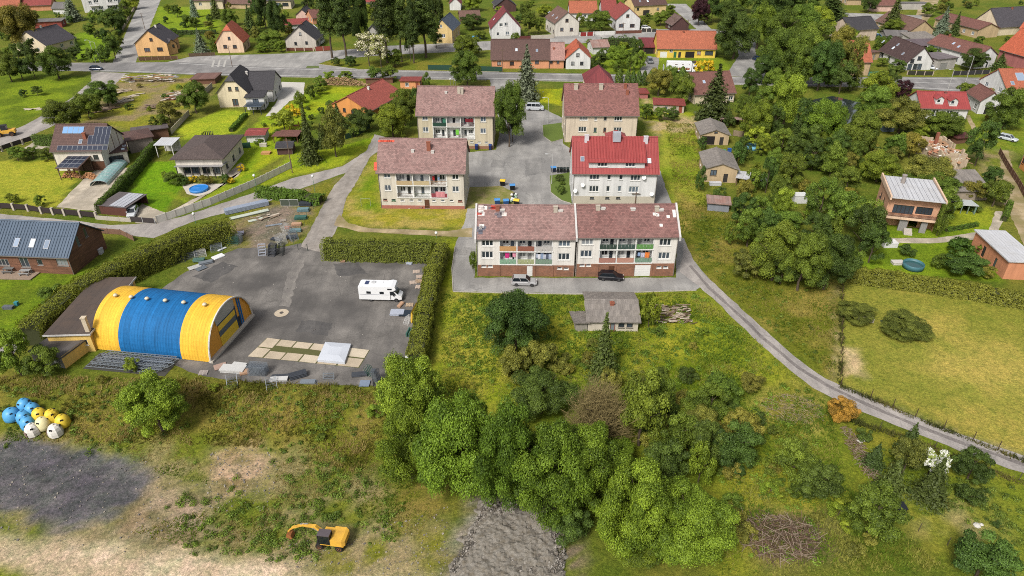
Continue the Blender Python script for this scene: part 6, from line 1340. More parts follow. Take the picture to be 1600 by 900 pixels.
# gardens and thickets between: more bushes wherever nothing else stands
FOOT = [(F.o, F.u, F.n, F.W, F.D) for F in HOUSES.values()]
def free(x, y, m):
    for o, u, n, W_, D_ in FOOT:
        dx, dy = x-o.x, y-o.y; a = dx*u.x+dy*u.y; b = dx*n.x+dy*n.y
        if -m < a < W_+m and -m < b < D_+m: return False
    q = np.array([x]), np.array([y])
    return not any(inpoly(*q, P)[0] or dseg(*q, P)[0] < m*.6 for P in ROADS)
def fill(poly, n, wr, hr, kinds, seed, m=1.5):
    rr = random.Random(seed); xs = [p[0] for p in poly]; ys = [p[1] for p in poly]; k = 0; t = 0
    while k < n and t < n*25:
        t += 1; px, py = rr.uniform(min(xs), max(xs)), rr.uniform(min(ys), max(ys))
        if not inpoly(np.array([px]), np.array([py]), poly)[0]: continue
        p = G(px, py); wd = rr.uniform(*wr)
        if not free(p.x, p.y, m+wd*.3): continue
        wpx = wd*FPX/depth_of(p.y); h = wd*rr.uniform(*hr); q = proj((p.x, p.y, terrain(p.x, p.y)+h))
        tree(px-wpx/2, q[1], px+wpx/2, py, rr.choice(kinds)); k += 1
fill([(1105,205),(1200,190),(1380,200),(1440,250),(1360,300),(1290,400),(1150,340),(1120,330)], 34, (2.8, 4.6), (.75, 1.1), 'bboyyo', 1, .8)
fill([(1180,20),(1320,10),(1340,150),(1180,150)], 16, (4.5, 7), (.8, 1.3), 'bbdy', 2, 1.)
fill([(1340,190),(1440,190),(1460,250),(1380,300),(1340,270)], 10, (3, 4.5), (.8, 1.1), 'bboyd', 3, .8)
fill([(0,25),(180,25),(175,95),(0,95)], 26, (2.2, 4.5), (.7, 1.2), 'bbddy', 4)
fill([(230,0),(500,0),(500,80),(280,85)], 28, (2.2, 4.5), (.7, 1.3), 'bbddyo', 5)
fill([(500,0),(1120,0),(1130,60),(760,60),(500,62)], 38, (2.4, 5), (.7, 1.3), 'bbddyo', 6)
fill([(880,62),(1000,66),(1010,112),(890,112)], 12, (1.8, 4), (.6, 1), 'bbdy', 7)
fill([(1350,0),(1600,0),(1600,112),(1360,112)], 24, (2.4, 4.5), (.7, 1.2), 'bbddo', 8)
fill([(1390,140),(1600,150),(1600,260),(1510,260),(1420,215)], 14, (1.6, 4), (.6, 1.1), 'bbdo', 9)
fill([(985,585),(1180,600),(1190,740),(1130,760),(1000,690)], 30, (1.8, 3.8), (.6, .9), 'bddoyo', 10, .3)
fill([(1060,640),(1200,660),(1320,760),(1200,790),(1150,880),(1140,760)], 20, (1.2, 2.6), (.5, .9), 'bdoyo', 20, .3)
fill([(890,520),(1000,530),(1060,470),(1100,480),(1100,560),(900,580)], 8, (1, 2), (.5, .9), 'boy', 21, .5)
fill([(1190,700),(1330,740),(1460,880),(1300,890),(1200,790)], 14, (1.2, 2.6), (.5, .9), 'bdooy', 11, .3)
fill([(780,530),(930,530),(1000,590),(800,610)], 12, (1.4, 3), (.5, .9), 'oodb', 12, .3)
fill([(390,160),(520,140),(560,200),(460,250),(400,250)], 14, (1.2, 2.8), (.6, 1.1), 'bbdyo', 13, .6)
fill([(100,120),(330,125),(260,205),(110,200)], 8, (1.2, 2.8), (.5, .9), 'bboy', 14, .6)
fill([(1480,270),(1560,270),(1560,330),(1480,345)], 8, (1.4, 3), (.6, 1), 'bbo', 15, .5)
fill([(1320,660),(1600,750),(1600,890),(1480,880)], 5, (.8, 1.6), (.6, 1.), 'bdo', 16, .4)
fill([(590,590),(700,640),(600,740),(585,680)], 4, (1.5, 3), (.5, .8), 'by', 17, .3)
fill([(0,590),(560,610),(580,690),(0,650)], 6, (1, 1.8), (.4, .8), 'ooby', 18, .4)
# hedges: clipped, full of leaf sprays round a solid dark box added inside to block light
def hedge(pts, h, wd, rgb, label, ls=.115, dens=84, wob=.24, name='hedge'):
    P = [G(*p) for p in pts]; root = thing(name, label, 'hedge', P[0]); C = []; N = []; V = []; core = MB(); o = P[0]
    for a, b in zip(P[:-1], P[1:]):
        d = b-a; d.z = 0; L_ = d.length; u = d.normalized(); n = Vector((-u.y, u.x, 0)); m = int(L_*(2*h+wd)*dens)
        s = rng.random(m)*(L_+wd*.4)-wd*.2; q = rng.random(m)*(2*h+wd); hh = h*(1+wob*.9*(fbm(s*.55+a.x, s*.1+7, 3)-.5)*2)
        side = np.where(q < h, -1, np.where(q < h+wd, 0, 1)); ac = np.where(side == 0, (q-h)/wd-.5, side*.5)
        bul = 1+wob*(fbm(s*.9+3, q*.9+a.y, 3)-.5)*2.4
        z = np.where(side == 0, hh*(1-.22*np.abs(ac*2)**3), np.where(side < 0, q, q-h-wd)/h*hh*.97); ww = wd*bul*(1-.12*(z/hh)**2)
        dep = 1-.22*rng.random(m)**2
        x = ac*ww*dep; zz = z*np.where(side == 0, .9+.1*dep, 1)+rng.normal(size=m)*.05
        C.append(np.stack([a.x-o.x+u.x*s+n.x*x, a.y-o.y+u.y*s+n.y*x, np.maximum(.03, zz+a.z-o.z)], 1))
        nn = np.stack([n.x*side, n.y*side, np.where(side == 0, 1., .3)], 1)+rng.normal(size=(m, 3))*.45; N.append(nn)
        V.append(np.clip(.5+.6*(fbm(s*1.3, q*1.3+11, 3)-.5)+rng.normal(size=m)*.13, 0, 1))
        c = (a+b)/2-o; core.obox((c.x, c.y, h*.42), u*(L_/2), n*(wd*.33), (0, 0, h*.42))
    me = leaf_mesh('foliage', np.concatenate(C), np.concatenate(N), ls*rng.uniform(.6, 1.35, sum(len(q) for q in C)), np.concatenate(V), LEAF, .55)
    f = link('foliage', me, root); f.color = A(*[q*.93 for q in rgb], k=.7); core.build('light_blocker', M('hedge_light_blocker', (62,66,30), .95, .3, 3), root)
    return root
hedge([(362,374),(300,392),(205,435),(120,480),(58,540)], 4.2, 4.4, (98,104,32), 'long tall clipped hedge between the timber barn and the hangar')
hedge([(510,403),(560,404),(672,407)], 3.9, 2.9, (92,100,34), 'tall clipped hedge along the sandy path behind the yard')
hedge([(690,400),(676,445),(664,510),(652,578)], 3.3, 3.0, (100,106,34), 'clipped hedge along the right side of the yard')
hedge([(1322,438),(1400,447),(1500,462),(1640,486)], 2.4, 2.8, (104,106,38), 'trimmed hedge along the top of the mown field', ls=.15)
hedge([(158,334),(198,291),(243,236)], 2.5, 1.7, (68,88,26), 'thuja hedge between the terrace and the bungalow garden')
hedge([(57,226),(92,229)], 2.8, 1.4, (70,92,28), 'short thuja hedge left of the solar house')
hedge([(408,306),(450,310),(500,318)], 1.9, 3.2, (74,98,28), 'loose bushy hedge above the storage yard', wob=.5, ls=.16)
hedge([(1478,362),(1526,353)], .8, .9, (72,96,30), 'low trimmed hedge beside the orange house')
hedge([(268,54),(338,53)], 1.8, 2.2, (58,80,30), 'dark hedge behind the peach corner house', ls=.2, dens=14)
hedge([(362,206),(384,182)], 1.2, 1.2, (84,110,36), 'low hedge on the lawn below the cream half-hipped house', ls=.16)
hedge([(942,73),(989,73)], 3.6, 4, (60,82,26), 'dark hedge on the upper street right of the orange-roofed house', wob=.5, ls=.22, dens=12)
hedge([(1526,390),(1530,352)], 1.3, 1.0, (76,96,30), 'hedge at the gate of the orange house') if False else None
hedge([(1522,147),(1540,147)], 1.6, 1.6, (52,78,30), 'short hedge beside the road at the right edge', ls=.2, dens=14)
hedge([(1568,346),(1577,322)], 1.4, 1.2, (82,104,34), 'low hedge beside the sandy lane at right')
hedge([(172,70),(186,52),(192,40)], 1.8, 2.0, (66,92,30), 'hedge along the left side of the side street', ls=.22, dens=12)
# meadow grass, far too many blades to count
def grass(name, polys, dens, h, rgbs, label):
    Vt = []; Cc = []
    for poly in polys:
        P = PW(poly); xs = [p[0] for p in P]; ys = [p[1] for p in P]; ar = (max(xs)-min(xs))*(max(ys)-min(ys)); n = int(ar*dens)
        X = rng.uniform(min(xs), max(xs), n); Y = rng.uniform(min(ys), max(ys), n); k = inpoly(X, Y, P) & (fbm(X/3.5, Y/3.5, 4)+.25*(rng.random(n)-.5) > .36); X, Y = X[k], Y[k]
        Z = -2.6*(1-_ss(63, 76, Y))*(1-_ss(-20, -2, X)); n = len(X); big = .5+1.0*np.clip((fbm(X/5+9, Y/5, 3)-.3)/.4, 0, 1)
        ty = fbm(X/4+30, Y/4, 3)
        for b in range(4):
            a = rng.random(n)*6.283; ln = h*big*rng.uniform(.5, 1.2, n); wd = rng.uniform(.035, .075, n); lean = rng.uniform(.3, 1.3, n)*ln; bx = X+rng.normal(size=n)*.12; by = Y+rng.normal(size=n)*.12; pa = a+1.57
            p0 = np.stack([bx-np.cos(pa)*wd, by-np.sin(pa)*wd, Z-.02], 1); p1 = np.stack([bx+np.cos(pa)*wd, by+np.sin(pa)*wd, Z-.02], 1); p2 = np.stack([bx+np.cos(a)*lean, by+np.sin(a)*lean, Z+ln], 1)
            Vt.append(np.stack([p0, p1, p2], 1)); t = np.clip((ty-.35)/.3+rng.normal(size=n)*.25, 0, .999); ca = np.array([A(*c, k=.85)[:3] for c in rgbs]); ix = (t*len(rgbs)).astype(int); Cc.append(ca[ix])
    V = np.concatenate(Vt).reshape(-1, 3); C = np.concatenate(Cc); n = len(C)
    me = bpy.data.meshes.new(name); me.vertices.add(3*n); me.vertices.foreach_set('co', V.astype(np.float32).ravel()); me.loops.add(3*n); me.loops.foreach_set('vertex_index', np.arange(3*n, dtype=np.int32)); me.polygons.add(n); me.polygons.foreach_set('loop_start', np.arange(n, dtype=np.int32)*3); me.update(calc_edges=True)
    a = me.attributes.new('gcol', 'FLOAT_COLOR', 'POINT'); a.data.foreach_set('color', np.repeat(np.concatenate([C, np.ones((n, 1))], 1), 3, 0).astype(np.float32).ravel())
    if 'grass_blades' not in MATS:
        m, N, L, B = _new('grass_blades'); at = _n(N, 'ShaderNodeAttribute', attribute_name='gcol'); L.new(at.outputs['Color'], B.inputs['Base Color']); B.inputs['Roughness'].default_value = .8; B.inputs['Specular IOR Level'].default_value = .15
        tr = N.new('ShaderNodeBsdfTranslucent'); L.new(at.outputs['Color'], tr.inputs[0]); mx = N.new('ShaderNodeMixShader'); mx.inputs[0].default_value = .5; L.new(B.outputs[0], mx.inputs[1]); L.new(tr.outputs[0], mx.inputs[2]); L.new(mx.outputs[0], N['Material Output'].inputs[0]); MATS['grass_blades'] = m
    me.materials.append(MATS['grass_blades']); return tag(link(name, me), label, 'grass', None, 'stuff')
grass('tall_grass', [[(0,588),(130,590),(330,592),(605,606),(600,700),(560,740),(440,700),(300,695),(120,690),(95,630),(0,610)]], 15, .36, [(84,84,30),(100,98,36),(128,116,62),(148,132,80)], 'tall rough olive grass on the bank below the yard')
grass('meadow_grass', [[(690,460),(900,462),(1090,458),(1190,540),(1300,640),(1320,760),(1480,890),(1300,900),(1120,900),(1140,760),(1050,690),(900,600),(690,640)]], 11, .33, [(84,104,32),(96,116,32),(112,124,42),(136,134,62)], 'tall yellow-green meadow grass around the old shed')
grass('verge_grass', [[(1110,300),(1310,440),(1305,590),(1200,510),(1090,410),(1080,330)], [(1040,190),(1090,195),(1100,300),(1120,380),(1060,360)]], 8, .26, [(86,100,28),(108,112,36),(134,124,64)], 'rough verge grass beside the country road')
grass('fence_grass', [[(1314,603),(1360,621),(1430,651),(1520,687),(1640,735),(1640,740),(1520,692),(1430,656),(1360,626),(1310,606)], [(1313,446),(1319,446),(1316,603),(1310,603)], [(1325,652),(1420,684),(1500,714),(1620,760),(1620,768),(1500,722),(1420,692),(1325,660)]], 26, .5, [(70,74,34),(84,86,40),(104,98,54)], 'uncut grass along the field fences')
grass('field_grass', [[(440,700),(590,720),(690,800),(640,840),(560,800),(480,800),(420,780)], [(200,830),(340,790),(440,790),(430,850),(300,860)], [(0,690),(40,640),(140,690),(300,700),(330,760),(250,740),(200,710),(100,690)]], 12, .2, [(84,104,28),(104,112,34),(136,122,74)], 'patchy short grass on the bare lower ground')

def weeds(name, polys, n, sz, rgb, label, seed=0):
    C = []; N = []; S = []; V = []
    for poly in polys:
        P = PW(poly); xs = [p[0] for p in P]; ys = [p[1] for p in P]; X = rng.uniform(min(xs), max(xs), n*3); Y = rng.uniform(min(ys), max(ys), n*3); k = inpoly(X, Y, P) & (fbm(X/6, Y/6, 3)+.3*(rng.random(n*3)-.5) > .48)
        for x, y in list(zip(X[k], Y[k]))[:n]:
            s = rng.uniform(*sz); m = int(40+70*s); u = unit(m); u[:, 2] = np.abs(u[:, 2]); q = s*rng.random(m)**.5; pts = u*q[:, None]*np.array([1, 1, .75])+np.array([x, y, terrain(x, y)+.04])
            C.append(pts); N.append(u+np.array([0, 0, .5])+rng.normal(size=(m, 3))*.5); S.append(rng.uniform(.04, .09, m)*(1+s*.5)); V.append(np.clip(rng.uniform(.1, .8)+rng.normal(size=m)*.18, 0, 1))
    o = link(name, leaf_mesh(name, np.concatenate(C), np.concatenate(N), np.concatenate(S), np.concatenate(V), LEAF)); o.color = A(*rgb, k=.95); return tag(o, label, 'weeds', None, 'stuff')
weeds('weeds', [[(700,470),(1100,460),(1190,540),(1310,650),(1330,760),(1300,880),(1150,890),(1100,740),(980,600),(700,640)]], 520, (.25, .9), (100,124,40), 'leafy weeds and seedlings all over the meadow')
weeds('bank_weeds', [[(0,600),(600,610),(600,720),(420,800),(300,720),(0,700)], [(250,790),(440,700),(640,760),(620,850),(440,880),(300,870)]], 260, (.2, .8), (92,112,38), 'leafy weeds on the bank and lower ground')
weeds('verge_weeds', [[(1070,300),(1310,440),(1305,590),(1200,510),(1090,410)], [(1380,700),(1600,760),(1600,890),(1440,850)]], 160, (.2, .6), (96,112,40), 'leafy weeds on the verges beside the country road')
# ------------------------------------------------------------------ vehicles
TYRE = M('tyre', (34,32,32), .9, .1); RIMM = M('rim', (176,176,178), .35, .05, metal=.5); LAMP = M('headlamp', (230,230,224), .15); TAIL = M('tail_lamp', (170,20,24), .2); CGL = M('car_glass', (30,36,42), .06, .05, spec=.7)
WHEEL = {}
def wheel(parent, x, y, r, w_=.2, rim=None):
    k = (round(r, 2), w_)
    if k not in WHEEL:
        t = MB().lathe([(r*.55, -w_/2), (r*.93, -w_/2), (r, -w_*.3), (r, w_*.3), (r*.93, w_/2), (r*.55, w_/2)], 16).mesh('tyre', TYRE); q = MB().lathe([(r*.58, -w_*.4), (r*.58, w_*.52), (r*.2, w_*.40), (r*.1, w_*.52)], 12).mesh('rim', RIMM); WHEEL[k] = (t, q)
    e = link('wheel', WHEEL[k][0], parent, (x, y, r)); e.rotation_euler = (R_(90), 0, 0) if y < 0 else (R_(-90), 0, 0); q = link('rim', WHEEL[k][1], e)
    if rim: q.material_slots[0].link = 'OBJECT'; q.material_slots[0].material = rim
def loft(mb, secs):
    """closed rings (lists of points), joined and capped"""
    i = len(mb.v); n = len(secs[0])
    for s in secs: mb.v += [tuple(p) for p in s]
    for k in range(len(secs)-1):
        for j in range(n): q = (j+1) % n; mb.f.append((i+k*n+j, i+k*n+q, i+(k+1)*n+q, i+(k+1)*n+j)); mb.mi.append(mb.m)
    mb.f.append(tuple(i+j for j in range(n-1, -1, -1))); mb.f.append(tuple(i+(len(secs)-1)*n+j for j in range(n))); mb.mi += [mb.m]*2
def car(px, py, head, rgb, label, L=4.3, Wd=1.8, Hc=1.5, kind='hatch', name='car', cat='car', z=.02):
    p = G(px, py); root = thing(name, label, cat, (p.x, p.y, terrain(p.x, p.y)+z), head); paint = M('paint_%d_%d_%d' % rgb, rgb, .22, .04, .3, spec=.6, stain=.05)
    w2 = Wd/2; belt = Hc*.62; ring = lambda x, w_, zb, zt: [(x, -w_*.9, zb), (x, -w_, zb+.15), (x, -w_, zt-.18), (x, -w_*.86, zt), (x, w_*.86, zt), (x, w_, zt-.18), (x, w_, zb+.15), (x, w_*.9, zb)]
    b = MB(); hood = Hc*(.55 if kind != 'van' else .62)
    loft(b, [ring(-L/2, w2*.86, .35, belt*.92), ring(-L/2+.18, w2*.97, .22, belt*1.0), ring(-L*.2, w2, .2, belt), ring(L*.12, w2, .2, belt), ring(L*.26, w2*.99, .2, hood), ring(L/2-.3, w2*.95, .22, hood*.9), ring(L/2, w2*.8, .32, hood*.72)]); b.build('body', paint, root, smooth=False)
    xr, xf = {'hatch': (-L*.47, L*.25), 'sedan': (-L*.38, L*.22), 'suv': (-L*.48, L*.24), 'van': (-L*.49, L*.36)}[kind]; tr, tf = xr+(.28 if kind in ('van', 'suv') else .5), xf-(.75 if kind != 'van' else .55)
    c = MB(); bt = [(xr, -w2*.93), (xf, -w2*.88), (xf, w2*.88), (xr, w2*.93)]; tp = [(tr, -w2*.74), (tf, -w2*.72), (tf, w2*.72), (tr, w2*.74)]
    loft(c, [[(x, y, belt-.02) for x, y in bt], [(x, y, Hc-.06) for x, y in tp]]); c.build('window_band', CGL, root)
    rf = MB(); loft(rf, [[(x, y, Hc-.07) for x, y in tp], [(x*.98, y*.95, Hc) for x, y in tp]]); rf.build('roof', paint, root)
    pl = MB()
    for (a, d) in ((0, 0), (1, 1), (2, 2), (3, 3)): pl.tube([(bt[a][0], bt[a][1], belt-.03), (tp[d][0], tp[d][1], Hc-.05)], .05, 4)
    for f in ((.5,) if kind != 'van' else (.35, .66)):
        for s in (-1, 1): pl.tube([(xr+(xf-xr)*f, s*w2*.92, belt-.03), (tr+(tf-tr)*f, s*w2*.745, Hc-.05)], .05, 4)
    pl.build('pillars', paint, root)
    for s in (-1, 1):
        for x in (-L*.3, L*.31): wheel(root, x, s*(w2-.1), Hc*.215 if Hc < 1.7 else .34)
        MB().box(L/2-.2, s*w2*.62-.16, hood*.62, L/2-.03, s*w2*.62+.16, hood*.78).build('headlight', LAMP, root); MB().box(-L/2-.01, s*w2*.68-.12, belt*.62, -L/2+.12, s*w2*.68+.12, belt*.9).build('tail_light', TAIL, root)
        MB().box(xf-.35, s*(w2+.02)-.09, belt, xf-.2, s*(w2+.02)+.09, belt+.14).build('mirror', paint, root)
    return root
car(151, 109.5, 0, (36,56,84), 'dark blue car driving on the main road', kind='hatch')
car(819, 444, R_(-3), (172,170,170), 'silver estate car parked before the long block', 4.4, 1.85, 1.62, 'suv')
car(954, 436, R_(-6), (22,22,30), 'black hatchback parked before the long block', 4.5, 1.82, 1.5, 'hatch')
car(836, 172, R_(-6), (190,194,198), 'silver minibus parked in the courtyard corner', 5.2, 1.95, 2.1, 'van', 'minibus', 'van')
car(502, 68, R_(-90), (232,232,230), 'white van parked beside the grey-beige gabled house', 5.0, 1.95, 2.1, 'van', 'van', 'van')
car(1009, 45, 0, (226,226,226), 'white car parked beside the white red-roofed house', kind='hatch')
car(1015, 98, R_(-90), (120,122,124), 'grey van parked before the open carport', 4.8, 1.9, 1.9, 'van', 'van', 'van')
car(1087, 103, R_(-80), (40,44,52), 'dark car parked beside the white lorry', kind='hatch')
car(1184, 95, R_(-60), (30,50,80), 'dark blue car parked beside the junction', kind='hatch'); car(1190, 101, R_(-60), (210,212,216), 'silver-white car parked beside the dark blue one', kind='hatch')
car(1574, 219, R_(-50), (196,202,208), 'silver estate car on the grass near the right edge', 4.6, 1.8, 1.5, 'suv')
car(1455, 108, R_(-40), (206,210,216), 'silver car beside the flat grey garage', kind='hatch'); car(1371, 59, R_(-70), (90,150,190), 'pale blue car behind the trees, upper right', kind='hatch')
car(208, 335, R_(-75), (206,208,210), 'silver car standing under the open carport side', kind='hatch')
# camper van
p = G(597, 466.5); cv = thing('camper_van', 'white camper van with over-cab bed parked in the yard', 'camper van', (p.x, p.y, .02), R_(-3)); CW = M('camper_white', (238,238,238), .35, .03, .3, stain=.05); b = MB()
prof = [(-3.55, .45), (-3.55, 2.85), (-3.3, 2.95), (1.2, 2.95), (2.0, 3.12), (2.6, 2.95), (2.75, 2.45), (2.2, 2.15), (1.7, 2.1), (1.7, .45)]
b.prism([(0, 0)], 0, 0) if False else None
i = len(b.v); n = len(prof)
for s in (-1.12, 1.12): b.v += [(x, s, z) for x, z in prof]
b.f += [tuple(range(0, n)), tuple(range(2*n-1, n-1, -1))]; b.mi += [0, 0]
for k in range(n): q = (k+1) % n; b.f.append((k, n+k, n+q, q)); b.mi.append(0)
b.build('body', CW, cv)
c = MB(); loft(c, [[(1.5, -.98, .4), (1.5, .98, .4), (1.5, .95, 2.1), (1.5, -.95, 2.1)], [(2.3, -.97, .38), (2.3, .97, .38), (2.3, .92, 2.08), (2.3, -.92, 2.08)], [(2.95, -.96, .36), (2.95, .96, .36), (2.95, .88, 1.35), (2.95, -.88, 1.35)], [(3.55, -.8, .4), (3.55, .8, .4), (3.55, .72, .95), (3.55, -.72, .95)]]); c.build('cab', CW, cv)
MB().quad((2.34, -.86, 2.05), (2.97, -.84, 1.40), (2.97, .84, 1.40), (2.34, .86, 2.05)).build('windscreen', CGL, cv).location = (.02, 0, .03)
for s in (-1, 1):
    MB().quad((1.72, s*.985, 1.28), (2.75, s*.965, 1.28), (2.3, s*.945, 1.98), (1.75, s*.965, 1.98)).build('cab_window', CGL, cv)
    for x in (-1.85, .35): MB().box(x-.36, s*1.13-.02, 1.6, x+.36, s*1.13+.02, 2.05).build('side_window', CGL, cv)
    MB().box(1.35, s*1.13-.02, 2.42, 2.1, s*1.13+.02, 2.68).build('bunk_window', CGL, cv)
    MB().box(-3.4, s*1.125-.01, 1.42, 1.5, s*1.125+.01, 1.47).build('stripe', M('stripe_grey', (110,112,128), .4), cv)
    for x in (-1.7, 2.65): wheel(cv, x, s*.95, .36, .26)
    MB().box(3.3, s*.62-.15, .85, 3.5, s*.62+.15, 1.02).build('headlight', LAMP, cv); MB().box(2.2, s*1.12-.1, 1.25, 2.35, s*1.12+.1, 1.6).build('mirror', M('plastic_black', (40,40,42)), cv)
MB().box(-2.6, -.35, 2.95, -1.95, .75, 2.99).build('solar_panel', M('camper_pv', (60,72,110), .2), cv); MB().lathe([(.42, 2.94), (.42, 3.02), (.3, 3.06)], 16, (-1.2, .35, 0)).build('roof_vent', M('vent_grey', (196,196,196), .5), cv)
MB().box(-.2, .2, 2.95, .4, .6, 3.02).build('roof_hatch', CW, cv); MB().box(-3.6, -1.05, .45, -3.55, 1.05, .75).build('bumper', M('plastic_grey', (130,130,132)), cv)
# white lorry with printed side
p = G(1064, 114); lr = thing('lorry', 'white box lorry with printed food pictures on its side', 'lorry', (p.x, p.y, .02), R_(-4)); LWm = M('lorry_white', (240,240,240), .4, .03, .4)
MB().box(-5.2, -1.25, .9, 3.2, 1.25, 3.9).build('cargo_box', LWm, lr); MB().box(-5.2, -1.0, .6, 5.0, 1.0, .88).build('chassis', M('chassis', (44,44,46), .8), lr)
c = MB(); loft(c, [[(3.45, -1.2, .5), (3.45, 1.2, .5), (3.45, 1.15, 3.0), (3.45, -1.15, 3.0)], [(4.7, -1.2, .45), (4.7, 1.2, .45), (4.7, 1.1, 2.95), (4.7, -1.1, 2.95)], [(5.3, -1.15, .45), (5.3, 1.15, .45), (5.25, 1.1, 1.6), (5.25, -1.1, 1.6)]]); c.build('cab', LWm, lr)
MB().quad((4.74, -1.0, 2.85), (5.29, -1.0, 1.65), (5.29, 1.0, 1.65), (4.74, 1.0, 2.85)).build('windscreen', CGL, lr).location = (.02, 0, .02)
for s in (-1, 1):
    MB().box(3.75, s*1.2-.02, 1.7, 4.6, s*1.2+.02, 2.6).build('cab_window', CGL, lr)
    for x in (-3.2, 4.2): wheel(lr, x, s*1.05, .48, .3)
pr = MB(); FOOD = [M('print_%d' % k, c_, .4, .35, 6) for k, c_ in enumerate([(190,110,60), (150,70,40), (220,190,150), (170,50,40), (200,150,90), (90,60,40)])]
for k in range(14): pr.m = k % 6; pr.box(-3.0+k*.4, -1.275, 1.35+.0*k, -2.62+k*.4, -1.256, 1.95+.35*((k*7) % 3)/3)
for k in range(3): pr.m = 5; pr.box(-2.6+k*2.4, -1.275, 3.05, -1.7+k*2.4-.3*k, -1.256, 3.25)
pr.build('side_print', FOOD, lr)
MB().box(-6.3, -1.2, .9, -6.15, 1.2, 2.6).build('tail_lift', M('tail_lift', (200,204,208), .5), lr); MB().box(-6.15, -1.1, .85, -5.2, 1.1, .95).build('lift_arm', M('chassis', (44,44,46)), lr)
# wheeled excavator
EY = M('machine_yellow', (240,182,44), .55, .2, 2, stain=.5, dirt=(150,112,60)); EB = M('machine_black', (44,40,42), .7, .2)
p = G(520, 850); ex = thing('excavator', 'yellow wheeled excavator with its boom reaching left', 'excavator', (p.x, p.y, p.z), R_(180-8)); ex.scale = (.82, .82, .82)
MB().box(-1.9, -.75, .75, 1.9, .75, 1.1).build('undercarriage', EB, ex); RIMY = M('rim_rust', (190,120,60), .7, .2)
for s in (-1, 1):
    for x in (-1.35, 1.45): wheel(ex, x, s*.95, .55, .45, RIMY)
MB().box(-2.1, -1.2, 1.15, 1.2, 1.2, 1.3).build('turntable_deck', EY, ex)
b = MB(); loft(b, [[(-2.3, -1.0, 1.3), (-2.3, 1.0, 1.3), (-2.3, .95, 2.1), (-2.3, -.95, 2.1)], [(-1.9, -1.25, 1.3), (-1.9, 1.25, 1.3), (-1.9, 1.2, 2.3), (-1.9, -1.2, 2.3)], [(-.3, -1.25, 1.3), (-.3, 1.25, 1.3), (-.3, 1.2, 2.3), (-.3, -1.2, 2.3)]]); b.build('engine_cover', EY, ex)
MB().box(-.28, -1.25, 1.3, 1.15, .05 if False else -.35, 1.9).build('side_tank', EY, ex)
MB().box(-.25, .15, 1.31, 1.35, 1.2, 3.0).build('cab', CGL, ex); MB().box(-.3, .1, 3.0, 1.4, 1.25, 3.1).build('cab_roof', M('cab_roof_grey', (96,86,90), .5), ex)
cp = MB()
for x in (-.25, 1.35):
    for y in (.15, 1.2): cp.box(x-.05, y-.05, 1.31, x+.05, y+.05, 3.0)
cp.build('cab_pillars', EB, ex)
bm = MB().tube([(.9, -.3, 1.5), (2.2, -.3, 2.9), (3.9, -.3, 2.9)], [.3, .3, .22], 4); bm.build('boom', EY, ex); MB().tube([(3.7, -.3, 3.05), (5.6, -.3, 2.1), (6.4, -.3, 1.1)], [.2, .2, .14], 4).build('stick', EY, ex)
MB().tube([(1.5, -.3, 1.7), (3.0, -.3, 2.7)], .08, 6).build('hydraulic_ram', M('steel', (190,190,192), .3, metal=.6), ex); MB().tube([(3.2, -.3, 3.25), (4.3, -.3, 3.0)], .08, 6).build('hydraulic_ram', M('steel', (190,190,192), .3), ex)
bk = MB(); bk.profx([(0, 0), (.5, -.3), (.7, -.9), (.3, -1.1), (-.2, -.7)], -.5, .5); o = bk.build('bucket', M('bucket_rust', (170,104,48), .8, .3), ex); o.location = (6.4, -.3, 1.2); o.rotation_euler = (0, 0, R_(90))
# small wheel loader on the track, left edge
p = G(11, 212); wl_ = thing('wheel_loader', 'yellow wheel loader on the pale track at the left edge', 'loader', (p.x, p.y, 0), R_(200))
MB().box(-2.4, -.9, .8, .2, .9, 1.7).build('engine_cover', EY, wl_); MB().box(.3, -.7, .7, 2.0, .7, 1.3).build('front_frame', EY, wl_); MB().box(-.6, -.75, 1.7, .7, .75, 2.8).build('cab', CGL, wl_); MB().box(-.7, -.8, 2.8, .8, .8, 2.9).build('cab_roof', EB, wl_)
for s in (-1, 1):
    for x in (-1.5, 1.4): wheel(wl_, x, s*1.0, .65, .45, RIMY)
    MB().tube([(1.0, s*.45, 1.5), (2.4, s*.45, 1.2), (3.0, s*.45, .5)], .12, 4).build('lift_arm', EY, wl_)
MB().profx([(3.0, .1), (4.0, .1), (3.3, .3), (3.1, 1.0)], -1.1, 1.1).build('bucket', M('bucket_rust', (170,104,48)), wl_).rotation_euler = (0, 0, R_(-90))
